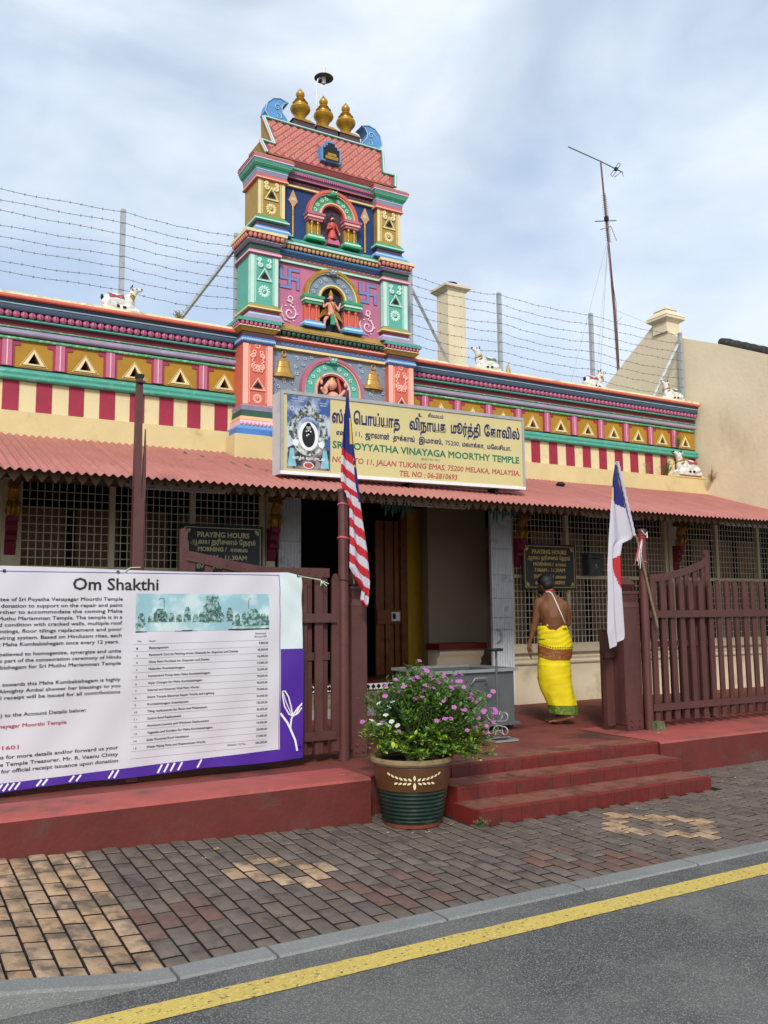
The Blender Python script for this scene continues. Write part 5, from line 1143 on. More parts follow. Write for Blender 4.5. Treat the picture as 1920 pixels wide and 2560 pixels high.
# ------------------------------------------------------------------ praying hours boards
GLET = paint('gilt lettering', 'f0d27a', .5, .05, bump=0); SLET = paint('pale gold lettering', 'e6e4ac', .5, .05, bump=0)
def corner(b, x, z, sx, sz, y, m):
    for a, r in ((.2, .06), (.8, .075), (1.35, .06)): b.ell((x+sx*(.02+cos(a)*r*.6), y, z+sz*(.02+sin(a)*r*.6)), (.013+.01*(a == .2), .001, .013+.01*(a == 1.35)), m, 8, 4)
    b.tube([(x+sx*.01, y, z+sz*.01), (x+sx*.05, y, z+sz*.05)], .004, m, 4); 
def board(x0, x1, z0, z1, Y, rows, label, m, lines_y):
    t = thing('hours_board', label, 'sign', ((x0+x1)/2, Y, z0), 'praying hours boards')
    b = MB(); b.box(x0, x1, Y, Y+.02, z0, z1, paint('black board', '0b0b0e', .35, .1, 6)); pn = b.build('panel', t)
    b = MB(); e = .035
    for q in ((x0+e, x1-e, z0+e-.004, z0+e+.004), (x0+e, x1-e, z1-e-.004, z1-e+.004), (x0+e-.004, x0+e+.004, z0+e, z1-e), (x1-e-.004, x1-e+.004, z0+e, z1-e)): b.box(q[0], q[1], Y-.004, Y-.0008, q[2], q[3], m)
    for sx in (1, -1):
        for sz in (1, -1): corner(b, (x0+e if sx > 0 else x1-e), (z0+e if sz > 0 else z1-e), sx, sz, Y-.003, m)
    b.build('border', pn)
    b = MB()
    for (txt, a, c, z, cap, tam) in rows: b.text(txt, a, c, z, cap, Y-.003, m, 0, .012 if tam else .04, tamil=tam)
    tag(b.build('lettering', pn), kind='stuff')
    return t
S9 = .9
board(8.03, 9.03, 1.975, 2.64, 9.9, [('PRAYING HOURS', 8.2, 8.85, 2.495, .06, 0), ('ஆலய தரிசனம் ேநரம்', 8.11, 8.92, 2.412, .052, 1), ('MORNING /', 8.22, 8.60, 2.32, .05, 0), ('காைல', 8.63, 8.835, 2.32, .045, 1), ('7.00AM - 11.30AM', 8.235, 8.815, 2.235, .05, 0), ('EVENING /', 8.225, 8.60, 2.14, .05, 0), ('மாைல', 8.63, 8.83, 2.14, .045, 1), ('6.00PM - 9.00PM', 8.245, 8.80, 2.053, .05, 0)], 'black and gold praying hours board right of the doorway, above the man', GLET, 0)
board(3.015, 4.015, 2.02, 2.70, 9.85, [('PRAYING HOURS', 3.2, 3.84, 2.555, .06, 0), ('ஆலய தரிசனம் ேநரம்', 3.12, 3.92, 2.475, .052, 1), ('MORNING /', 3.21, 3.56, 2.39, .05, 0), ('காைல', 3.60, 3.82, 2.39, .045, 1), ('7.00AM - 11.30AM', 3.21, 3.81, 2.295, .05, 0), ('EVENING /', 3.2, 3.56, 2.19, .05, 0), ('மாைல', 3.60, 3.82, 2.19, .045, 1)], 'black praying hours board left of the doorway, half hidden by the curved gate', SLET, 0)
# letter box
t = thing('letter_box', 'dark grey metal letter box numbered 5 between the hours board and the white flag', 'letter box', (9.38, 9.85, 2.18))
LB = paint('dark grey box', '4a4d4e', .5, .12, 8, .3, '6a6c6a', 12)
b = MB(); b.box(9.25, 9.53, 9.86, 9.99, 2.19, 2.50, LB); b.build('body', t)
b = MB(); b.box(9.24, 9.54, 9.84, 10.0, 2.505, 2.525, LB); b.frust((9.27, 9.51, 9.845, 9.8595), 2.21, (9.27, 9.51, 9.855, 9.8595), 2.48, LB); b.build('lid', t)
b = MB(); b.box(9.31, 9.46, 9.838, 9.844, 2.435, 2.455, BLACK); b.text('5', 9.365, 9.40, 2.30, .06, 9.838, GLET, 0, .02); b.ell((9.31, 9.84, 2.34), (.01, .006, .01), STEELL, 8, 5); b.ell((9.36, 9.843, 2.235), (.006, .003, .006), BLACK, 6, 4); b.ell((9.40, 9.843, 2.235), (.006, .003, .006), BLACK, 6, 4); b.build('slot_plate', t)
# ------------------------------------------------------------------ picket fence and gates
def picket(z0, z1, w=.078, th=.022, tip=.055):
    b = MB(); b.prism([(-w/2, z0), (w/2, z0), (w/2, z1-tip), (w*.16, z1), (-w*.16, z1), (-w/2, z1-tip)], -th/2, th/2, BROWNW); return b.mesh('picket')
def picket_fence(x0, x1, label, y=7.15, ph=None):
    t = thing('picket_fence', label, 'fence', ((x0+x1)/2, y, .35)); me = picket(.43, 2.01)
    x = ph
    while x > x0: x -= .158
    x += .158
    while x < x1:
        inst(me, 'picket', t, (x, y+.012, random.uniform(-.006, .006)), (0, random.uniform(-.006, .006), 0)); x += .158
    for z0, z1 in ((1.575, 1.655), (.545, .62)):
        b = MB(); b.box(x0, x1, y-.03, y-.001, z0, z1, BROWNW); b.build('rail', t)
    return t
picket_fence(-3, 3.62, 'left maroon picket fence, mostly hidden behind the white banner', ph=3.46)
picket_fence(7.545, 14, 'right maroon picket fence along the platform edge', ph=7.64, y=7.12)
def leaf(xs, zt, xh, label, y):   # open gate leaf with curved head
    t = thing('gate_leaf', label, 'gate', (xh, y, .4), 'curved gate leaves folded against the fence')
    n = len(xs)
    for i, x in enumerate(xs):
        z1 = zt(x); me = MB()
        if i == 0 and xs[0] != xh: pass
        me.box(x-.036, x+.036, y-.012, y+.012, .42, z1-.01, BROWNW); me.build('slat', t)
    xt = xs[0] if abs(xs[0]-xh) > abs(xs[-1]-xh) else xs[-1]
    b = MB(); s = 1 if xt > xh else -1
    b.prism([(xt+s*.07-s*.04, .40), (xt+s*.07+s*.03, .40), (xt+s*.07+s*.03, 2.37), (xt+s*.07-s*.01, 2.38), (xt+s*.07-s*.035, 2.33), (xt+s*.07-s*.03, 2.29), (xt+s*.07-s*.045, 2.26)], y-.02, y+.02, BROWNW); b.build('stile', t)
    m = 14; a, c = min(xs)-.05, max(xs)+.05; v = []
    for i in range(m+1):
        x = a+(c-a)*i/m; z = zt(x); v += [(x, y-.028, z-.085), (x, y-.028, z), (x, y-.013, z), (x, y-.013, z-.085)]
    b = MB(); b.add(v, [(i*4+j, i*4+(j+1) % 4, i*4+4+(j+1) % 4, i*4+4+j)[::-1] for i in range(m) for j in range(4)], BROWNW)
    for x in xs: b.ell((x, y-.03, zt(x)-.045), (.008, .006, .008), BROWNM, 6, 4)
    b.build('top_rail', t)
    for z0 in (1.24, .56): 
        b = MB(); b.box(a, c, y-.028, y-.013, z0, z0+.07, BROWNW); b.build('rail', t)
    return t
zl_ = lambda x: 2.065+.125*max(0, min(1, (3.0-x)/.72))**1.3
leaf([2.29+.155*k for k in range(9)], zl_, 3.62, 'left maroon gate leaf with a descending curved head rail, behind the banner', 7.21)
zr_ = lambda x: 2.07+.2*max(0, min(1, (x-7.75)/.88))**1.5
leaf([8.585-.145*k for k in range(7)], zr_, 7.6, 'right maroon gate leaf with a rising curved head rail, behind the picket fence', 7.21)
# gate posts
def gpost(x0, x1, y0, y1, zc, label, scarf=True):
    t = thing('gate_post', label, 'post', ((x0+x1)/2, (y0+y1)/2, .35), 'moulded maroon gate posts'); cx, cy = (x0+x1)/2, (y0+y1)/2; w, d = (x1-x0)/2, (y1-y0)/2
    b = MB(); b.box(x0, x1, y0, y1, .42, zc-.18, BROWNW); b.build('shaft', t)
    b = MB(); b.frust((x0-.004, x1+.004, y0-.004, y1+.004), zc-.18, (x0+.02, x1-.02, y0+.02, y1-.02), zc-.12, BROWNW); b.frust((x0+.02, x1-.02, y0+.02, y1-.02), zc-.12, (x0-.0, x1+.0, y0, y1), zc-.03, BROWNW); b.box(x0-.01, x1+.01, y0-.01, y1+.01, zc-.03, zc, BROWNW); b.build('capital', t)
    b = MB(); s = w*.78
    b.frust((cx-s*.5, cx+s*.5, cy-s*.5, cy+s*.5), zc, (cx-s, cx+s, cy-s, cy+s), zc+.075, BROWNW); b.frust((cx-s, cx+s, cy-s, cy+s), zc+.075, (cx-s*.45, cx+s*.45, cy-s*.45, cy+s*.45), zc+.155, BROWNW); b.build('finial', t)
    b = MB(); b.box(x0+.01, x1-.01, y0-.006, y0-.001, .36, .52, BROWNM)
    for i in (-1, 1):
        for j in (.40, .46): b.lathe((0, 0, 0), [(.014, 0), (.012, .012), (0, .014)], BROWNM, 8, xf=Matrix.Translation((cx+i*w*.45, y0-.006, j)) @ Matrix.Rotation(pi/2, 4, 'X'))
    b.box(x0+.012, x1-.012, y0, y1, .345, .42, BROWNM); b.build('shoe', t)
    return t
gpost(3.825, 3.985, 7.22, 7.38, 1.905, 'left maroon gate post with a cube finial, right of the round flagpole post')
gpost(7.17, 7.43, 7.14, 7.36, 1.875, 'right maroon gate post with a faceted cube finial beside the white flag')
b = MB(); b.box(7.05, 7.165, 7.30, 7.36, .40, 1.42, BROWNW); b.box(7.02, 7.165, 7.27, 7.299, 1.14, 1.20, BROWNW)
b.box(7.10, 7.15, 7.40, 7.44, .42, 1.45, BROWNW); b.box(7.20, 7.25, 7.50, 7.54, .42, 1.45, BROWNW)
tag(b.build('gate_stile', base=(7.1, 7.3, .4)), 'maroon boards of an opened inner gate standing left of the right gate post', 'gate')
def pipe(x, y, r, z0, z1, label):
    t = thing('pipe_post', label, 'post', (x, y, z0)); b = MB(); b.tube([(x, y, z0), (x, y, z1)], r, BROWNM, 18); b.build('shaft', t)
    b = MB(); b.lathe((x, y, z1), [(r*1.12, -.03), (r*1.12, -.005), (r*1.1, .0), (r*.9, .003), (r*.85, -.02), (0, -.02)], BROWNM, 18); b.build('rim', t); return t
p = pipe(3.715, 7.17, .048, .345, 2.80, 'tall round maroon pipe post carrying the red and white striped flag')
RIB = paint('pink ribbon', 'c9626c', .6, .1)
b = MB()
for z in (2.66, 2.655, 2.35, 2.343, 1.955):
    b.tube([(3.715+cos(a)*.052, 7.17+sin(a)*.052, z+.006*sin(a*2)) for a in [2*pi*k/14 for k in range(15)]], .005, RIB if z > 2 else BLACK, 5)
b.build('ribbon', p)
p = pipe(7.475, 7.10, .046, .345, 2.57, 'shorter round maroon pipe post behind the slanted flag stick')
b = MB()
for z in (2.50, 2.47, 2.20): b.tube([(7.475+cos(a)*.05, 7.10+sin(a)*.05, z+.008*sin(a*2)) for a in [2*pi*k/14 for k in range(15)]], .006, RED if z > 2.4 else RIB, 5)
for k in range(6):
    a = random.random()*1; b.tube([(7.42, 7.04, 2.46), (7.40-.06*a, 7.03, 2.38), (7.36-.1*a, 7.03, 2.22-.1*random.random())], .004, RIB if k % 2 else WHITE, 4)
b.tube([(7.43, 7.05, 2.55), (7.47, 7.04, 2.50), (7.51, 7.05, 2.54), (7.50, 7.04, 2.47)], .007, WHITE, 5); b.build('ribbon', p)
b = MB(); b.box(7.495, 7.535, 7.10, 7.2, .345, 1.8, BROWNW); tag(b.build('fence_stile', base=(7.51, 7.15, .345)), 'flat maroon end stile of the right picket fence beside the gate post', 'post')
t = thing('tall_pole', 'tall square maroon timber pole with a broken splinter, rising in front of the left roof', 'pole', (1.82, 7.12, .36))
b = MB(); b.frust((1.765, 1.85, 7.10, 7.17), .36, (1.775, 1.86, 7.10, 7.17), 2.6, BROWNM); b.frust((1.775, 1.835, 7.10, 7.17), 2.6, (1.782, 1.828, 7.10, 7.16), 3.6, BROWNM); b.build('shaft', t)
b = MB(); b.prism([(1.845, 1.9), (1.874, 1.9), (1.872, 2.9), (1.863, 3.18), (1.857, 3.0), (1.850, 2.95), (1.848, 2.80), (1.838, 2.62)], 7.115, 7.15, BROWNM); b.build('splinter', t)
b = MB(); b.tube([(1.77, 7.09, 3.56), (1.84, 7.09, 3.56)], .012, BROWNM, 6); b.box(1.776, 1.835, 7.095, 7.165, 3.6, 3.63, BLACK); b.build('cap', t)
# stone propping the gate
b = MB(); b.frust((7.46, 7.60, 6.98, 7.08), .348, (7.475, 7.585, 6.99, 7.07), .445, paint('mossy stone', '55583a', .9, .3, 14, .4, '9a957c', 20)); tag(b.build('stone_block', base=(7.53, 7.03, .348)), 'small mossy stone block propping the foot of the right fence', 'stone')
# ------------------------------------------------------------------ banner
BY = 7.04
def warp(x, z):
    e = max(0, 1-abs(x-3.22)/.4)*max(0, 1-abs(z-2.0)/.5)
    return -.010*sin(x*2.3+z*1.1)*.8-.008*sin(z*3.7+1+x*.6)-.014*e*sin((x+z)*26)-.006*sin(x*9+z*4)*max(0, (z-1.4))-.004*sin(x*14-z*9)
BANW = paint('white vinyl banner', 'd3d0d6', .45, .03, 1.5, bump=0, k=.92); PURP = paint('purple print', '4a2390', .45, .05, bump=0); MINT = paint('mint white print', 'ccd8d8', .45, .03, bump=0)
INK = paint('black print', '1a1a20', .6, 0, bump=0); INKR = paint('red print', 'a3242e', .6, 0, bump=0); INKG = paint('grey rule print', '9b9aa0', .6, 0, bump=0)
ban = thing('banner', 'large white printed vinyl banner headed Om Shakthi tied to the left fence', 'banner', (1.8, BY, .42))
def bz0(x): return .395+.03*max(0, (x-.8)/2.4)+(0.02*sin(x*6))*.3
def bz1(x): return 2.015+.012*sin(x*2)-(.03*max(0, (x-3.1)/.12) if x > 3.1 else 0)
def bpatch(b, x0, x1, z0, z1, m, dy, n=None, k=None):
    n = n or max(1, int((x1-x0)/.03)); k = k or max(1, int(((z1(x0) if callable(z1) else z1)-(z0(x0) if callable(z0) else z0))/.03)); v = []
    for i in range(n+1):
        x = x0+(x1-x0)*i/n; a = z0(x) if callable(z0) else z0; c = z1(x) if callable(z1) else z1
        for j in range(k+1): z = a+(c-a)*j/k; v.append((x, BY-dy+warp(x, z), z))
    b.add(v, [(i*(k+1)+j, (i+1)*(k+1)+j, (i+1)*(k+1)+j+1, i*(k+1)+j+1) for i in range(n) for j in range(k)], m, True)
b = MB(); bpatch(b, -.9, 3.035, bz0, bz1, BANW, 0); bpatch(b, 3.035, 3.24, lambda x: bz0(x)+.005, bz1, MINT, 0); sh = b.build('sheet', ban)
b = MB(); bpatch(b, 3.035, 3.25, bz0, 1.355, PURP, .0015); bpatch(b, -.9, 3.04, bz0, lambda x: .455+.06*max(0, (x-1)/2), PURP, .0015)
bpatch(b, -.85, 3.03, 1.985, 1.990, PURP, .002, 120, 1); bpatch(b, 3.024, 3.029, .52, 1.988, PURP, .002, 1, 50)
def ribbon(pts, w, m, dy=.003):
    v = []
    for i, (x, z) in enumerate(pts):
        a = pts[max(0, i-1)]; c = pts[min(len(pts)-1, i+1)]; dx, dz = c[0]-a[0], c[1]-a[1]; l = math.hypot(dx, dz) or 1; nx_, nz_ = -dz/l*w/2, dx/l*w/2
        for s in (1, -1): X, Z = x+nx_*s, z+nz_*s; v.append((X, BY-dy+warp(X, Z), Z))
    b.add(v, [(2*i, 2*i+1, 2*i+3, 2*i+2) for i in range(len(pts)-1)], m)
ribbon([(3.195, .49), (3.175, .58), (3.13, .68), (3.105, .73), (3.05, .80), (3.04, .815)], .018, WHITE); ribbon([(3.13, .68), (3.14, .76), (3.16, .80), (3.20, .85), (3.235, .88)], .014, WHITE)
ribbon([(3.165, .785), (3.12, .80), (3.075, .87), (3.055, .95), (3.052, 1.0), (3.075, 1.0), (3.11, .95), (3.135, .87), (3.15, .80)], .012, WHITE); ribbon([(3.06, .98), (3.09, .90), (3.14, .80)], .008, WHITE)
ribbon([(3.165, .79), (3.20, .805), (3.235, .85)], .012, WHITE); ribbon([(3.18, .79), (3.22, .87), (3.24, .89)], .010, WHITE)
for x in (.83, .87, .91, .95, 1.10, 1.14, 1.33, 1.38, 1.62, 1.66, 2.0, 2.05, 2.1, 2.16, 2.32): ribbon([(x, bz0(x)+.01), (x+.035, .45+.06*max(0, (x-1)/2))], .014, WHITE)
W = dict(warp=warp); y = BY-.0035
b.text('Om Shakthi', 1.31, 1.972, 1.853, .092, y, INK, 0, .018, **W)
ls = [('ittee of Sri Poyatha Venayagar Moorthi Temple', .775, 1.77), ('r donation to support on the repair and paint', .775, 1.722), ('urther to accommodate the coming Maha', .775, 1.676), ('Muthu Mariamman Temple. The temple is in a', .79, 1.629), ('ed condition with cracked walls, multiple roof', .775, 1.583), ('aintings, floor tilings replacement and poor', .775, 1.535), ('wiring system. Based on Hinduism rites, each', .79, 1.487), ('ct Maha Kumbabishegam once every 12 years.', .78, 1.439), ('s believed to homogenize, synergize and unite', .775, 1.367), ('t is part of the consecration ceremony of Hindu', .775, 1.320), ('babishegam for Sri Muthu Mariamman Temple', .775, 1.272), ('on towards this Maha Kumbabishegam is highly', .775, 1.147), ('e Almighty Ambal shower her blessings to you', .78, 1.099), ('cial receipt will be issued for all contributions', .775, 1.052), ('ct us for more details and/or forward us your', .775, .628), ('the Temple Treasurer, Mr. R. Veenu Chitty', .80, .577), ('03) for official receipt issuance upon donation', .775, .529)]
for i, (s_, x0, z) in enumerate(ls): b.text(s_, x0, (1.672 if i == 7 else 1.69), z-.004, .027, y, INK, .004, .014, **W)
b.text('n(s) to the Account Details below:', .78, 1.44, .922, .027, y, INK, .006, .014, **W)
b.text('Venayagar Moorthi Temple', .775, 1.30, .843, .027, y, INKR, .006, .014, **W); b.text('901601', .775, .967, .69, .027, y, INKR, 0, .014, **W)
b.text('No', 1.815, 1.845, 1.442, .016, y, INK, **W); b.text('Item', 1.905, 1.955, 1.443, .016, y, INK, **W); b.text('Estimated', 2.80, 2.893, 1.485, .016, y, INK, **W); b.text('Amount RM', 2.79, 2.9, 1.459, .016, y, INK, **W)
items = [('Balastapanam', 2.062, '9,800.00'), ('Paintwork Cost by Painting Artist (Shabadi) for Gopuram and Deities', 2.647, '65,000.00'), ('Gloss Paint Purchase for Gopuram and Deities', 2.402, '16,000.00'), ('Melamfor Kumbabishegam', 2.196, '14,000.00'), ('Homamand Pooja Item Maha Kumbabishegam', 2.41, '15,000.00'), ('Aiyar Charges for Maha Kumbabishegam', 2.346, '70,500.00'), ('Internal and External Wall Paint Works', 2.322, '45,000.00'), ('Entire Temple Electrical Repair Works and Lighting', 2.448, '75,000.00'), ('Kumbabishegam Ananthanam', 2.236, '20,000.00'), ('Tiling replacement for Floor and Mulastanam', 2.391, '120,000.00'), ('Centre Roof Replacement', 2.18, '45,000.00'), ('Aluminum Louvers and Windows Replacement', 2.409, '16,000.00'), ('Yagasalai and Kundam for Maha Kumbabishegam', 2.439, '14,000.00'), ('Solar Powered Roof Ventilation', 2.247, '18,000.00'), ('Water Piping Parts and Replacement Works', 2.382, '17,000.00')]
for i, (s_, x1, am) in enumerate(items):
    z = 1.387-.0551*i; b.text(str(i+1), 1.80+(.01 if i < 9 else 0), None, z-.002, .015, y, INK, 0, 0, **W) if 0 else b.text(str(i+1), 1.806, 1.818 if i < 9 else 1.828, z-.002, .015, y, INK, **W)
    b.text(s_, 1.906, x1, z+.001, .0175, y, INK, .012, .016, **W); b.text(am, 2.82 if len(am) > 8 else 2.83, 2.915, z+.017, .0175, y, INK, 0, .016, **W)
for i in range(17):
    z = 1.425-.0551*i; ribbon([(1.781+1.135*q/24, z+.012*q/24) for q in range(25)], .0022, INKG, .0025)
b.text('GRAND TOTAL', 2.571, 2.728, .578, .015, y, INK, **W); b.text('560,300.00', 2.815, 2.92, .578, .0175, y, INK, 0, .016, **W)
tag(b.build('print', sh), kind='stuff')
# printed photograph of the temple roofline
b = MB(); bpatch(b, 1.795, 2.925, 1.525, 1.825, clouds('printed pale sky', '8fb6bf', 'c3d6d8', 5), .002)
PS = clouds('printed grey green sculpture', '3f5f5c', '93b4ac', 40); PS2 = clouds('printed dark sculpture', '1f2c2a', '6f8f88', 60)
def pp(pts, m, dy=.0035): b.add([(x, BY-dy+warp(x, z), z) for x, z in pts], [list(range(len(pts)))], m)
pp([(1.797, 1.55), (2.923, 1.56), (2.923, 1.60), (1.797, 1.59)], PS); pp([(1.797, 1.525), (2.923, 1.525), (2.923, 1.558), (1.797, 1.548)], clouds('printed teal ledge', '7fb0aa', 'b5cfc6', 20), .003); pp([(1.797, 1.518), (2.923, 1.527), (2.923, 1.536), (1.797, 1.527)], BLACK, .004)
for c_, w_, h_ in ((1.84, .06, .07), (1.91, .04, .05), (1.99, .12, .105), (2.08, .05, .07), (2.14, .05, .06), (2.21, .06, .12), (2.28, .05, .06), (2.33, .05, .08), (2.57, .06, .11), (2.50, .05, .07), (2.64, .05, .06), (2.70, .05, .07), (2.78, .13, .10), (2.87, .06, .06), (2.91, .02, .05)):
    pp([(c_-w_/2, 1.595), (c_+w_/2, 1.598), (c_+w_/2*.9, 1.60+h_*.6), (c_+w_*.2, 1.6+h_), (c_-w_*.2, 1.6+h_), (c_-w_/2*.9, 1.60+h_*.6)], PS, .0038+.0004*(h_ > .09))
for c_ in (1.99, 2.78): pp([(c_+cos(a)*.035, 1.61+sin(a)*.065) for a in [pi*k/10 for k in range(11)]], PS2, .0046)
pp([(2.34, 1.59), (2.50, 1.59), (2.495, 1.72), (2.48, 1.735), (2.47, 1.78), (2.475, 1.80), (2.365, 1.80), (2.37, 1.78), (2.36, 1.735), (2.345, 1.72)], PS, .0048); pp([(2.37, 1.60), (2.47, 1.60), (2.47, 1.695), (2.37, 1.695)], PS2, .0054); pp([(2.42+cos(a)*.035, 1.64+sin(a)*.038) for a in [2*pi*k/14 for k in range(14)]], PS, .006)
for q in range(7): pp([(2.372+q*.015, 1.80), (2.380+q*.015, 1.80), (2.376+q*.015, 1.815)], PS, .005)
for c_, s in ((2.02, -1), (2.74, -1)): ribbon([(c_, 1.70), (c_, 1.77), (c_-.01, 1.79), (c_-.035, 1.788), (c_-.04, 1.775)] if c_ < 2.5 else [(c_, 1.70), (c_, 1.77), (c_+.01, 1.79), (c_+.03, 1.78)], .004, PS2, .005)
b.build('printed_photo', sh)
b = MB(); 
for x, z in ((3.20, 1.985), (3.22, .52), (1.65, 1.995), (.82, 1.99)): b.lathe((0, 0, 0), [(.012, 0), (.012, .004), (.006, .004), (.006, 0)], BLACK, 12, xf=Matrix.Translation((x, BY-.006+warp(x, z), z)) @ Matrix.Rotation(pi/2, 4, 'X'))
b.build('eyelets', ban)
b = MB(); STR = paint('pale green string', 'b7d3a5', .6, .1); b.tube([(3.20, BY-.01, 1.985), (3.3, 7.10, 1.975), (3.45, 7.11, 1.955), (3.47, 7.11, 1.935)], .005, STR, 5)
for k in range(5): b.tube([(3.46, 7.11, 1.945), (3.44+.02*k, 7.08, 1.90+.02*(k % 3))], .004, STR, 4)
b.tube([(1.70, 7.03, 2.0), (1.75, 7.05, 2.03), (1.83, 7.06, 2.035)], .004, STR, 4); b.build('string', ban)
# ------------------------------------------------------------------ flags
def strip(Ls, Rs, Y, fm, fold, n=14, m=90, name='cloth', parent=None, yf=0, dy=None):
    z1, z0 = Ls[0][1], min(Ls[-1][1], Rs[-1][1])
    def ix(P, t):
        t *= len(P)-1; i = min(int(t), len(P)-2); f = t-i; f2 = f; return (P[i][0]*(1-f2)+P[i+1][0]*f2, P[i][1]*(1-f2)+P[i+1][1]*f2)
    def prm(P):   # resample by height
        return P
    b = MB(); v = []
    for j in range(m+1):
        t = j/m
        def at(P):
            zt, zb = P[0][1], P[-1][1]; z = zt+(zb-zt)*t
            for a, c in zip(P[:-1], P[1:]):
                if c[1] <= z <= a[1]: q = (a[1]-z)/max(1e-6, a[1]-c[1]); return (a[0]+(c[0]-a[0])*q, z)
            return P[-1]
        l, r = at(Ls), at(Rs)
        for i in range(n+1):
            u = i/n; x = l[0]+(r[0]-l[0])*u; z = l[1]+(r[1]-l[1])*u
            v.append((x, Y+(dy(u, z) if dy else 0)+fold*sin(u*9.5+z*1.3)*min(1, t*5), z))
    groups = {}
    for j in range(m):
        for i in range(n):
            a = j*(n+1)+i; u = (i+.5)/n; q = [a, a+1, a+n+2, a+n+1]; mt = fm(u, (v[a][2]+v[a+n+2][2])/2, (v[a][0]+v[a+n+2][0])/2)
            groups.setdefault(mt.name, (mt, []))[1].append(q)
    b.v = v
    for mt, qs in groups.values():
        i = b.mi(mt)
        for q in qs: b.f.append(q[::-1]); b.m.append(i); b.sm.append(True)
    return b.build(name, parent)
FR = paint('red flag cloth', 'c21f2c', .7, .06, 4, trans=.25); FW = paint('white flag cloth', 'd6d2de', .7, .04, 4, trans=.3); FB = paint('blue flag cloth', '1b2470', .7, .1, 4, trans=.2); FY = paint('yellow flag cloth', 'd8b62c', .7, .06, 4, trans=.2)
Lp = [(3.69, 3.733), (3.66, 3.552), (3.634, 3.319), (3.617, 3.165), (3.607, 2.908), (3.615, 2.803), (3.665, 2.733), (3.698, 2.613), (3.705, 2.314), (3.704, 2.07), (3.79, 1.93), (3.83, 1.871), (3.815, 1.76), (3.86, 1.712)]
Rp = [(3.70, 3.734), (3.711, 3.557), (3.74, 3.391), (3.761, 3.178), (3.801, 2.846), (3.825, 2.62), (3.858, 2.395), (3.882, 2.23), (3.898, 2.051), (3.906, 1.932), (3.887, 1.753), (3.872, 1.712)]
def fmal(u, z, x):
    if z > 3.70: return FW
    s = z+.13*u*u+.03*u
    if z < 2.73: s = z+.55*(x-3.70)*1.6
    if s > 3.165: 
        return FY if (.62 < u < .80 and 3.20 < z < 3.44) else FB
    if u > .74 and z > 2.66:
        return FY if (z > 2.95 and sin(z*95) > .55 and u < .95) else FB
    return FR if int((3.165-s)/.080) % 2 == 0 else FW
t = thing('striped_flag', 'furled red and white striped flag with blue canton on the round post', 'flag', (3.76, 7.03, 1.7))
strip(Lp, Rp, 7.02, fmal, .02, 20, 200, 'cloth', t)
b = MB(); b.tube([(3.695, 7.06, 3.72), (3.78, 7.085, 1.92)], .009, SCALT, 6); b.build('stick', t)
t = thing('white_flag', 'blue, white and red flag hanging from a slanted stick tied to the right gate post', 'flag', (7.0, 7.0, 1.25))
Lk = [(6.996, 3.29), (6.936, 3.085), (6.897, 2.811), (6.856, 2.485), (6.827, 2.147), (6.822, 1.829), (6.802, 1.428), (6.828, 1.254)]
Rk = [(7.013, 3.292), (7.046, 3.074), (7.141, 2.769), (7.224, 2.48), (7.20, 2.44), (7.058, 2.394), (7.014, 2.258), (7.002, 1.901), (7.013, 1.40), (7.0, 1.354)]
fkm = lambda u, z, x: (FB if (z+.10*u > 2.86 and u < .84) and z < 3.26 and not (u < .10 and z < 3.0) else (FY if (u < .07 and 2.86 < z < 2.98) else (FR if (z < 2.27-.10*(1-u) and z > 1.90 and u > .35+(2.2-z)*1.7 and u > .45) else FW)))
strip(Lk, Rk, 6.98, fkm, .022, 20, 160, 'cloth', t)
b = MB(); b.tube([(7.015, 7.0, 3.30), (7.22, 7.02, 2.60), (7.335, 7.04, 2.46), (7.61, 7.05, 1.48)], [.008, .012, .015, .016], paint('weathered bamboo', '7a6a52', .7, .15, 20), 7); b.build('stick', t)
b = MB()
pts = [(7.013+(7.224-7.013)*k/24, 6.965+.004*((k % 2)*2-1), 3.29-.81*k/24) for k in range(25)]; b.tube(pts, .017, FW, 7); b.build('sleeve', t)
# ------------------------------------------------------------------ glazed pot
PX, PYY, PZ = 3.72, 6.02, .03
pot = thing('glazed_pot', 'large brown glazed pot with cream leaf motif and green ribbed base beside the steps', 'pot', (PX, PYY, PZ))
POTB = paint('brown glaze', '54371f', .3, .12, 3, .15, '3d2a18', 2.5, .05, grain=12); POTG = paint('dark green glaze', '10241c', .3, .2, 8, .2, '3b4a3a', 8); POTR = paint('worn brown rim', '857050', .45, .2, 8, .4, '4f4230', 6); FOOT = paint('terracotta foot', '7e3b2c', .7, .15, 9); CREML = paint('cream relief leaf', 'd8caa0', .5, .05)
prof = [(.235, 0), (.242, .03), (.250, .035)]
for i in range(8):
    z = .04+i*.031; r = .25+.044*((z-.04)/.25)**.8; prof += [(r, z), (r+.006, z+.012), (r+.004, z+.022), (r-.001, z+.027)]
nG = len(prof)
prof += [(.302, .295), (.312, .36), (.318, .42), (.320, .475), (.316, .49)]
prof = [(r*.93, z*.95) for r, z in prof]; b = MB(); mats = [FOOT]*2+[POTG]*(nG-3)+[POTB]*(len(prof)-nG)
b.lathe((PX, PYY, PZ), prof, POTB, 56, mats=mats); b.build('body', pot)
b = MB(); b.lathe((PX, PYY, PZ), [(r*.93, z*.95) for r, z in ((.316, .485), (.34, .492), (.352, .51), (.350, .53), (.335, .542), (.315, .54), (.30, .525), (.29, .49))], POTR, 56); b.build('rim', pot)
b = MB(); b.lathe((PX, PYY, PZ), [(.275, .47), (0, .48)], paint('potting soil', '2a1f17', .95, .3, 30), 30); b.build('soil', pot)
ca = math.atan2(-PYY, -PX)+.06
b = MB()
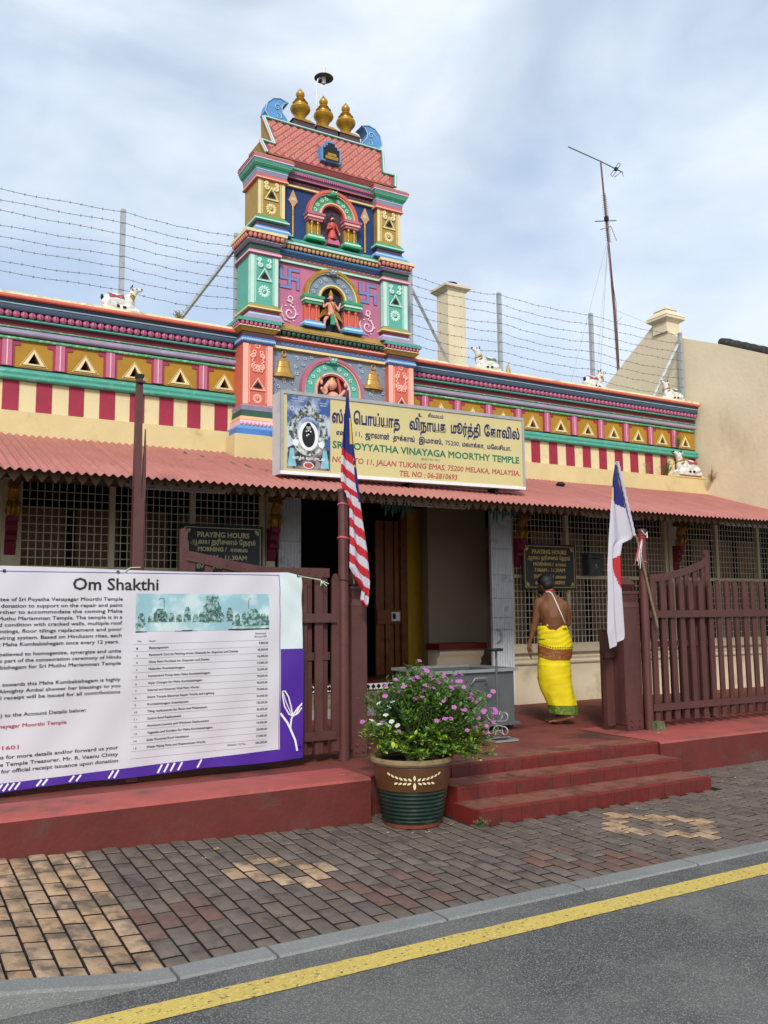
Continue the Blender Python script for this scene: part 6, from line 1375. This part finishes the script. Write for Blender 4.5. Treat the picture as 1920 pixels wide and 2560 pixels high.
def pleaf(u, w, ang, l, wd):    # u along arc, w height
    pts = []
    for k in range(9):
        t = k/8; q = wd*sin(pi*t)**.8
        for s in (-1, 1): pts.append((t*l, q*s))
    v = []
    for (a_, c_) in pts:
        U = u+a_*cos(ang)-c_*sin(ang); Wz = w+a_*sin(ang)+c_*cos(ang); th = ca+U/.296; r = .3015
        v.append((PX+cos(th)*r, PYY+sin(th)*r, PZ+Wz*.95))
    b.add(v, [(2*i, 2*i+1, 2*i+3, 2*i+2) for i in range(8)], CREML)
for s in (-1, 1):
    for k in range(6):
        u = s*(.02+k*.034); pleaf(u, .385+.003*k*k*.5, pi/2-s*(.95) if s > 0 else pi/2+.95, .036, .008)
        if k < 4: pleaf(u+s*.004, .372-.0*k, -s*.0+(-.45 if s > 0 else pi+.45), .036, .008)
pleaf(0, .385, pi/2, .045, .009); pleaf(0, .375, -pi/2, .06, .011); b.build('leaf_motif', pot)
# ------------------------------------------------------------------ periwinkle bush
def leafmat(name, h, tr=.3): return paint(name, h, .5, .2, 25, bump=0, objr=.0, island=.28, trans=tr)
LG = leafmat('fresh green leaf', '6c9a34'); LD = leafmat('deep green leaf', '48782f'); LY = leafmat('yellow green leaf', 'a9bd40')
bush = thing('periwinkle_bush', 'bushy periwinkle plant with pink and a few white flowers growing in the glazed pot', 'plant', (PX, PYY, .5))
random.seed(21)
D = Vector((.53, .85, 0)); Rr = Vector((.85, -.53, 0))     # away from / across the view of the street
def bp(r, d, z): return Vector((PX+.085, PYY, z))+Rr*(r*.9)+D*d
tips = []; stems = MB(); lv = MB(); STEMM = paint('green brown stem', '5a5a34', .7, .2, 20)
LMESH = {}
def leaf1(p, d, l, w, m):
    l *= 1.15; w *= 1.2
    up = Vector((0, 0, 1)); s = d.cross(up); s = s.normalized() if s.length > .01 else Vector((1, 0, 0)); nrm = s.cross(d).normalized()
    a = p; m1 = p+d*l*.45+nrm*l*.06; e = p+d*l-nrm*l*.05; 
    lv.add([a, m1+s*w+nrm*w*.25, e, m1-s*w+nrm*w*.25, m1, p+d*l*.78+s*w*.7, p+d*l*.78-s*w*.7], [(0, 4, 1), (0, 3, 4), (4, 5, 1), (4, 2, 5), (4, 6, 2), (4, 3, 6)], m)
def inside(r, z):     # silhouette of the crown, metres from pot axis
    return True
for k in range(500):
    a = random.random()*2*pi; q = math.sqrt(random.random()); rr = q*(.50); dd = sin(a)*q*.36
    r = cos(a)*q*.60+.07; top = 1.0+.14*(1-(abs(r-.05)/.6)**2)+random.uniform(-.12, .05)
    if r < -.3: top -= .12
    z = .60+(top-.60)*(1-.75*q*q*random.random())+(random.uniform(0, .09) if random.random() < .12 else 0)
    if q > .7 and random.random() < .55: z = .53+random.random()*.26
    base = bp(random.uniform(-.12, .12), random.uniform(-.12, .12), .5); tip = bp(r, dd, z); mid = base.lerp(tip, .5)+Vector((0, 0, .05))
    stems.tube([base, mid, tip], [.005, .004, .0022], STEMM, 4, cap=False); tips.append((tip, (tip-mid).normalized(), r, dd))
    low = z < .78
    for j in range(random.randint(26, 36)):
        t = random.uniform(.35, 1.03); p = (base.lerp(mid, t*2) if t < .5 else mid.lerp(tip, t*2-1))
        if p.z < .53: continue
        d = Vector((random.uniform(-1, 1), random.uniform(-1, 1), random.uniform(-.25, .9))).normalized()
        m = LG if random.random() < .6 else LD
        if low and random.random() < .35: m = LY
        if r < -.2 and z > .85: m = LD
        s = random.uniform(.022, .042)*(1.15 if low else 1)
        leaf1(p+d*.01, d, s, s*random.uniform(.22, .30), m)
# narrow-leaved taller shoots at the back left
for (r, d, z, n) in ((-.42, .1, 1.08, 30), (-.38, .15, 1.0, 30), (-.30, .15, 1.10, 30), (-.12, .2, 1.26, 60), (-.08, .2, 1.2, 50), (-.2, .2, 1.15, 40), (-.5, .0, 1.0, 16), (.02, .2, 1.15, 40)):
    for q in range(3):
        base = bp(r*.3, d, .6); tip = bp(r+random.uniform(-.05, .05), d+random.uniform(-.05, .05), z-random.uniform(0, .09)); mid = base.lerp(tip, .55)+Vector((0, 0, .03)); stems.tube([base, mid, tip], [.005, .004, .002], STEMM, 4, cap=False)
        for j in range(n):
            t = random.uniform(.3, 1.02); p = (base.lerp(mid, t*2) if t < .5 else mid.lerp(tip, t*2-1)); dv = Vector((random.uniform(-1, 1), random.uniform(-1, 1), random.uniform(-.2, .8))).normalized(); l = random.uniform(.04, .07); leaf1(p, dv, l, l*.12, LD)
stems.build('stems', bush); tag(lv.build('foliage', bush), kind='stuff')
PF = paint('pink petal', 'd078c4', .5, .1, 10, bump=0, trans=.35); PFC = paint('magenta eye', '9c1a6a', .5, .1, bump=0); WF = paint('white petal', 'e6e6e2', .5, .03, bump=0, trans=.3)
def fmesh(m, c):
    b = MB()
    for k in range(5):
        a = 2*pi*k/5; ca_, sa = cos(a), sin(a)
        f = lambda r, t, z: (ca_*r-sa*t, sa*r+ca_*t, z)
        b.add([f(.002, 0, 0), f(.010, -.0085, .003), f(.020, -.010, .002), f(.0225, 0, -.001), f(.020, .010, .002), f(.010, .0085, .003)], [(0, 1, 2, 3, 4, 5)], m)
    b.ell((0, 0, .002), (.0028, .0028, .002), c, 6, 4); b.tube([(0, 0, 0), (0, 0, -.022)], .0014, m, 4); return b.mesh('flower')
FP, FWH = fmesh(PF, PFC), fmesh(WF, LY)
rots = []
cand = [t for t in tips if t[0].z > .72]; random.shuffle(cand); cnt = 0
def putf(me, p, s=1.0):
    n = (Vector((-.45, -.75, 0))*random.uniform(.1, 1)+Vector((random.uniform(-.5, .5), random.uniform(-.4, .4), .75))).normalized()
    o = inst(me, 'flower', bush, p, n.to_track_quat('Z', 'Y').to_euler(), (s, s, s)); return o
for tip, d, r, dd in cand:
    if cnt > 105: break
    if dd > .16 and tip.z < 1.0: continue
    if r < -.22 and random.random() < .8: continue
    for q in range(random.choice((1, 1, 2))):
        putf(FP, tip+d*.02+Vector((random.uniform(-.02, .02), random.uniform(-.02, .0), random.uniform(.005, .02)))-D*.02, random.uniform(.7, 1.0)); cnt += 1
for (r, z) in ((-.36, .96), (-.42, .83), (-.33, .82), (-.30, .87), (-.25, .82), (-.27, .93), (-.24, .97), (-.20, .79), (-.28, .79), (-.36, .80)): putf(FWH, bp(r, -.2, z), 1.0)
for (r, z) in ((-.30, 1.09), (.06, 1.2), (.11, 1.15), (-.02, 1.15), (.56, .72), (.54, .88), (.5, .78), (.57, .80), (.05, .76), (.07, .78), (.03, .745), (.2, .70), (.26, .73)): putf(FP, bp(r, -.12, z), 1.1)
YF = paint('yellow fallen leaf', 'd0b44a', .6, .1)
LIT = [(3.55, 5.74, 1, 'white flower fallen on the bricks just in front of the pot'), (3.40, 5.84, 0, 'white petal on the bricks at the pot\'s left front'), (3.99, 5.62, 2, 'pink flower fallen on the bricks between the pot and the steps'),
 (3.66, 5.70, 3, 'yellow leaf at the very foot of the glazed pot'), (3.95, 5.80, 3, 'yellow leaves lying in the gap between the pot and the bottom step'), (4.62, 5.2, 0, 'lone white petal on the bricks in front of the bottom step'),
 (2.1, 5.92, 3, 'yellow leaf on the bricks against the left red ledge'), (2.36, 5.52, 3, 'yellow leaf just behind the left tan brick pattern'), (1.95, 5.75, 0, 'white petal on the bricks under the white banner'),
 (5.55, 5.45, 0, 'white petal at the foot of the bottom step, behind the right tan brick pattern'), (7.1, 5.85, 3, 'yellow leaf on the bricks right of the steps'), (7.35, 5.9, 0, 'white petal on the bricks right of the steps, near the right ledge')]
for (x, y, w, lab) in LIT:
    litter('fallen_petal' if w < 3 else 'fallen_leaf', lab, x, y, gz(x, y)+.004, {0: WF, 1: WF, 2: PF, 3: YF}[w], .022 if w < 3 else .035, 'petal' if w < 3 else 'leaf', None)
for (x, y, z, w, lab) in ((4.62, 6.2, .252, 0, 'white flower lying on the middle step'), (5.0, 6.62, .352, 0, 'white flower lying on the top step'), (4.5, 5.9, .14, 3, 'yellow leaf on the bottom step near its chipped corner'), (4.75, 5.96, .14, 3, 'yellow leaf against the middle riser'), (7.35, 6.85, .35, 0, 'white petal on the red ledge in front of the mossy stone'), (3.3, 6.4, .37, 0, 'white petal on the left red ledge beside the pot')):
    litter('fallen_petal' if w < 3 else 'fallen_leaf', lab, x, y, z, WF if w < 3 else YF, .025, 'petal' if w < 3 else 'leaf', None)
weed((4.10, 5.65, .03), 22, .05, 'low green weed at the corner of the bottom step', WEED, .10)
# ------------------------------------------------------------------ steel cart
cart = thing('steel_cart', 'open grey steel box cart on castors standing behind the flowering pot', 'cart', (5.8, 8.4, .345))
cx0, cx1, cy0, cy1 = 5.27, 6.31, 8.0, 8.86
b = MB(); t_ = .012
b.box(cx0, cx1, cy0, cy0+t_, .44, 1.0, STEEL); b.box(cx0, cx1, cy1-t_, cy1, .44, 1.0, STEEL); b.box(cx0, cx0+t_, cy0+t_, cy1-t_, .44, 1.0, STEEL); b.box(cx1-t_, cx1, cy0+t_, cy1-t_, .44, 1.0, STEEL); b.box(cx0, cx1, cy0, cy1, .43, .439, STEEL); b.build('tub', cart)
b = MB(); r = .04
for q in ((cx0-r, cx1+r, cy0-r, cy0+.004), (cx0-r, cx1+r, cy1-.004, cy1+r), (cx0-r, cx0+.004, cy0+.004, cy1-.004), (cx1-.004, cx1+r, cy0+.004, cy1-.004)): b.box(*q, .995, 1.028, STEELL)
b.build('rim', cart)
b = MB(); b.box(cx0-.02, cx1+.05, cy0-.04, cy0-.0, .405, .43, STEEL); b.box(cx1, cx1+.05, cy0, cy1, .405, .43, STEEL); b.box(cx0-.02, cx1, cy0, cy1, .41, .429, STEEL); b.build('base', cart)
b = MB(); b.tube([(5.70, cy0-.002, .87), (5.70, cy0-.045, .88), (5.74, cy0-.05, .935), (5.90, cy0-.05, .935), (5.90, cy0-.045, .88), (5.90, cy0-.002, .87)], .008, STEELL, 8); b.build('handle', cart)
for x in (cx0+.05, cx1-.03):
    for y in (cy0+.05, cy1-.05):
        b = MB(); b.tube([(x, y-.012, .375), (x, y+.012, .375)], .03, BLACK, 12); b.box(x-.015, x+.015, y-.02, y+.02, .385, .41, STEELL); b.build('castor', cart)
# ------------------------------------------------------------------ wrought stand
st = thing('iron_stand', 'slim iron stand with a round black dish, in front of the steel cart', 'stand', (5.62, 7.40, .345))
SX, SYY = 5.60, 7.38
b = MB(); b.tube([(SX, SYY, .40), (SX, SYY, 1.27)], .012, STEEL, 8); b.build('pole', st)
b = MB(); b.lathe((SX-.02, SYY, 1.25), [(.02, 0), (.085, .005), (.09, .015), (.09, .03), (.078, .03), (.07, .018), (0, .018)], BLACK, 24); b.build('dish', st)
b = MB(); SIL = paint('silver paint', 'a8aaa8', .4, .1, 9, metal=.5)
for q in range(4):
    a = q*pi/2+.5; dx, dy = cos(a), sin(a)
    for (z0, R_, h) in ((.60, .055, 1), (.44, .05, -1)):
        pts = []
        for i in range(16):
            t = i/15; rr = R_*(1-.7*t); an = -pi/2*h+h*t*5.2; pts.append((SX+dx*(.07+rr*cos(an)), SYY+dy*(.07+rr*cos(an)), z0+rr*sin(an)))
        b.tube([(SX, SYY, z0-.06*h)]+pts, .007, SIL, 6)
b.build('scrolls', st)
b = MB(); s = .15
for z in (.37,):
    for q in ((-s, s, -s, -s+.025), (-s, s, s-.025, s), (-s, -s+.025, -s+.025, s-.025), (s-.025, s, -s+.025, s-.025)): b.box(SX+q[0], SX+q[1], SYY+q[2], SYY+q[3], z-.02, z, STEELL)
b.box(SX-s, SX+s, SYY-.012, SYY+.012, .372, .38, STEELL); b.build('foot_frame', st)
# ------------------------------------------------------------------ man walking away
man = thing('person', 'barefoot, bare-backed man in a yellow wrapped cloth with brown band, walking away', 'person', (0, 0, 0))
def q(x, y, z): return (x, y, z)
G0 = 0.0
zf = lambda yc: (2040-yc)*.00094
xf_ = lambda xc: (xc-433)*.000986
B_ = MB(); M = SKIN
# torso
capsule(B_, (-.02, .0, zf(840)), (-.01, -.01, zf(700)), .125, .135, M, 14); capsule(B_, (-.075, .01, zf(760)), (-.09, .0, zf(600)), .085, .10, M, 12); capsule(B_, (.05, .0, zf(780)), (.065, -.005, zf(610)), .085, .10, M, 12)
capsule(B_, (-.02, .01, zf(640)), (-.03, .02, zf(540)), .13, .11, M, 14)
capsule(B_, (-.165, .02, zf(530)), (.11, .0, zf(575)), .062, .066, M, 12); capsule(B_, (-.03, .02, zf(480)), (-.045, .035, zf(400)), .075, .058, M, 12); capsule(B_, (-.14, .02, zf(510)), (-.04, .03, zf(440)), .05, .05, M, 10); capsule(B_, (.1, .0, zf(560)), (-.03, .03, zf(440)), .055, .05, M, 10)
capsule(B_, (-.045, .035, zf(420)), (-.075, .055, zf(345)), .056, .056, M, 12)
capsule(B_, (-.02, .02, zf(900)), (-.02, .02, zf(1100)), .12, .12, M, 12)
# head
B_.ell((-.095, .06, zf(285)), (.085, .098, .105), M, 16, 12); B_.ell((-.13, .11, zf(340)), (.055, .06, .06), M, 12, 10); B_.ell((-.172, .135, zf(318)), (.018, .018, .02), M, 8, 6)
B_.ell((-.075, -.02+.02, zf(320)), (.016, .012, .03), M, 8, 6)
B_.ell((-.145, .02, zf(318)), (.012, .02, .028), M, 8, 6)
# left arm hanging
sh, el, wr = (-.185, .01, zf(560)), (-.225, .03, zf(785)), (-.296, .05, zf(1030))
capsule(B_, sh, el, .056, .043, M, 12); capsule(B_, el, wr, .042, .026, M, 12); B_.ell((-.178, .015, zf(545)), (.062, .06, .07), M, 12, 10); B_.ell((-.245, .035, zf(850)), (.042, .042, .07), M, 10, 8)
capsule(B_, wr, (-.303, .052, zf(1100)), .026, .03, M, 10); B_.ell((-.305, .05, zf(1115)), (.026, .038, .05), M, 10, 8)
# right arm folded in front
capsule(B_, (.14, .01, zf(610)), (.155, .07, zf(780)), .052, .042, M, 12); capsule(B_, (.155, .07, zf(790)), (.06, .20, zf(860)), .04, .028, M, 10)
body = remesh(B_, .010, 'body', 5, SKIN)
H_ = MB()
for k, (dy, l, tz) in enumerate(((-.028, .075, 0), (-.010, .085, 0), (.010, .080, 0), (.028, .062, 0))):
    p0 = Vector((-.306, .05+dy, zf(1150))); p1 = p0+Vector((.004, -.002, -l*.5)); p2 = p1+Vector((.022, .004, -l*.42)); H_.tube([p0+Vector((0, 0, .03)), p0, p1, p2], [.0105, .0105, .0095, .007], SKIN, 8); H_.ell(p2, (.007, .007, .007), SKIN, 8, 6)
H_.tube([(-.295, .015, zf(1085)), (-.275, -.005, zf(1130)), (-.268, -.005, zf(1170))], [.013, .012, .009], SKIN, 8); H_.ell((-.268, -.005, zf(1170)), (.009, .009, .009), SKIN, 8, 6)
B2 = MB(); B2.v = [tuple(v.co) for v in body.vertices]; B2.f = [list(p.vertices) for p in body.polygons]; B2.m = [0]*len(B2.f); B2.sm = [True]*len(B2.f); B2.mats = [SKIN]
B2.add(H_.v, H_.f, SKIN, True); link_part(remesh(B2, .0065, 'body', 2, SKIN), 'body', man)
# legs and feet
F_ = MB(); FT = paint('lighter foot sole skin', '9a6a4c', .5, .1, 10, bump=.05)
def foot(ax, ay, az, hx, hy, hz, tx, ty, tz):
    capsule(F_, (ax, ay, az+.16), (ax, ay, az), .05, .034, FT, 10); capsule(F_, (ax, ay, az), (hx, hy, hz), .036, .032, FT, 10)
    a, c = Vector((hx, hy, hz)), Vector((tx, ty, tz)); capsule(F_, a, a.lerp(c, .75), .033, .030, FT, 10); capsule(F_, (ax, ay, az-.02), a.lerp(c, .7), .034, .026, FT, 10)
    sd = (c-a).cross(Vector((0, 0, 1))).normalized()
    for k in range(5): s_ = (k-2)*.015; p = a.lerp(c, .72)+sd*s_; F_.tube([p, a.lerp(c, 1.02-.03*abs(k-.5))+sd*s_*1.05], [.013, .009 if k else .012], FT, 8); F_.ell(a.lerp(c, 1.02-.03*abs(k-.5))+sd*s_*1.05, (.010,)*3, FT, 8, 6)
foot(.13, .0, .15, .165, -.035, .105, -.085, .09, .024)
foot(.0, .16, .085, .03, .10, .035, -.12, .28, .022)
link_part(remesh(F_, .0075, 'feet', 2, FT), 'feet', man)
# hair
b = MB(); b.ell((-.088, .05, zf(262)), (.096, .106, .090), BLACK, 18, 12); b.ell((-.07, .02, zf(300)), (.078, .075, .075), BLACK, 14, 10)
HAIR = paint('black hair', '0e0c0b', .6, .2, 30, bump=.5, grain=90); link_part(remesh(b, .008, 'hair', 3, HAIR), 'hair', man)
b = MB(); b.ell((-.145, .14, zf(385)), (.04, .04, .035), HAIR, 10, 8); b.build('beard', man)
# wrapped cloth
YC = paint('bright yellow cotton', 'd9c300', .75, .08, 5, bump=.25, grain=120); BC = paint('brown brocade band', '7a431a', .55, .15, 6, .5, 'c08a35', 45); GC = paint('green and gold hem', '4d6a1f', .6, .2, 30, .5, '9a9a3a', 30)
rings = [(820, 245, 565), (850, 235, 575), (900, 238, 590), (960, 245, 608), (1040, 250, 620), (1100, 245, 620), (1170, 243, 612), (1215, 238, 602), (1240, 225, 598), (1300, 218, 600), (1400, 212, 606), (1480, 213, 612), (1560, 228, 620), (1640, 255, 632), (1720, 290, 645), (1780, 315, 658), (1830, 330, 664), (1880, 338, 668), (1905, 342, 668)]
def cloth(z0, z1, mat, out=0, name='wrap', frill=.0):
    b = MB(); n = 56; zs = [z0+(z1-z0)*i/ max(4, int((z1-z0)/12)) for i in range(max(4, int((z1-z0)/12))+1)]; v = []
    for yc in zs:
        for a, c in zip(rings[:-1], rings[1:]):
            if a[0] <= yc <= c[0]: t = (yc-a[0])/(c[0]-a[0]); l = a[1]+(c[1]-a[1])*t; r = a[2]+(c[2]-a[2])*t; break
        cx, rx = (xf_(l)+xf_(r))/2, (xf_(r)-xf_(l))/2
        ry = rx*(.72 if yc < 1300 else .78)
        for k in range(n):
            a = 2*pi*k/n; c_, s_ = cos(a), sin(a)
            f = 1+.035*noise.noise((c_*2.2, s_*2.2, yc*.011))+(.022*noise.noise((c_*3+yc*.008, s_*3, yc*.004)) if yc > 1240 else 0)+.03*max(0, (yc-1500)/400)*sin(a*6+yc*.004)+.020*sin(yc*.095+c_*5+4*noise.noise((c_*1.3, s_*1.3, yc*.004)))*(1 if yc < 1100 else .25)+(.014*sin(a*9+yc*.008)*max(0, (yc-1500)/400))+.010*sin(a*3-yc*.013)*(yc > 1250)
            tl2 = -60*max(0, -c_-.15)*(1 if yc > 1000 else 0)
            v.append((cx+c_*(rx*f+out), .02+s_*(ry*f+out), zf(yc+((tl2 if (mat is BC or yc < 1260) else 10*c_*max(0, (yc-1780)/120))))))
    m = len(zs)
    b.add(v, [(i*n+k, i*n+(k+1) % n, (i+1)*n+(k+1) % n, (i+1)*n+k)[::-1] for i in range(m-1) for k in range(n)], mat, True)
    return b
b = cloth(822, 1240, YC, .010); b.build('waist_wrap', man)
b = cloth(1215, 1800, YC, .0); b.build('lower_wrap', man)
b = cloth(1110, 1236, BC, .016); b.build('brown_band', man)
b = cloth(1795, 1903, GC, .003); b.build('green_hem', man)
b = MB()
for k in range(44):
    a = 2*pi*k/44; c_, s_ = cos(a), sin(a); cx, rx = (xf_(248)+xf_(620))/2, (xf_(620)-xf_(248))/2+.020; zz = zf(1098-60*max(0, -c_-.15))
    b.add([(cx+cos(a-.05)*rx, .02+sin(a-.05)*rx*.74, zz+.012), (cx+cos(a+.05)*rx, .02+sin(a+.05)*rx*.74, zz+.012), (cx+c_*rx, .02+s_*rx*.74, zz-.004)], [(0, 1, 2)], BLACK)
b.build('band_trim', man)
b = MB(); b.tube([(xf_(330), -.075, zf(835)), (xf_(355), -.105, zf(812)), (xf_(385), -.10, zf(830))], [.01, .016, .01], YC, 8); b.tube([(xf_(530), -.10, zf(850)), (xf_(555), -.09, zf(835)), (xf_(572), -.07, zf(858))], [.01, .016, .01], YC, 8); b.build('tucked_fold', man)
# cords
from mathutils.bvhtree import BVHTree
bvh = BVHTree.FromPolygons([v.co for v in body.vertices], [list(p.vertices) for p in body.polygons])
def onback(x, z, dy=.004):
    h = bvh.ray_cast(Vector((x, -1, z)), Vector((0, 1, 0)))
    return Vector((x, (h[0].y if h[0] else -.1)-dy, z))
P = [(345, 400), (385, 398), (412, 420), (440, 480), (470, 560), (505, 650), (535, 730), (560, 800), (562, 830)]
pts = []
for (a, c), (a2, c2) in zip(P[:-1], P[1:]):
    for t in (0, .25, .5, .75): pts.append(onback(xf_(a+(a2-a)*t), zf(c+(c2-c)*t)))
b = MB(); b.tube(pts, .0055, WHITE, 6); b.build('sacred_thread', man)
b = MB(); b.tube([onback(xf_(a), zf(c)) for a, c in ((340, 398), (365, 388), (395, 382), (425, 385), (452, 400))], .005, RED, 6); b.build('neck_cord', man)
Rm = Matrix.Rotation(math.atan2(-.656, .755), 4, 'Z')
man.rotation_euler = (0, 0, math.atan2(-.656, .755))
man.location = (6.955, 8.02, .345)
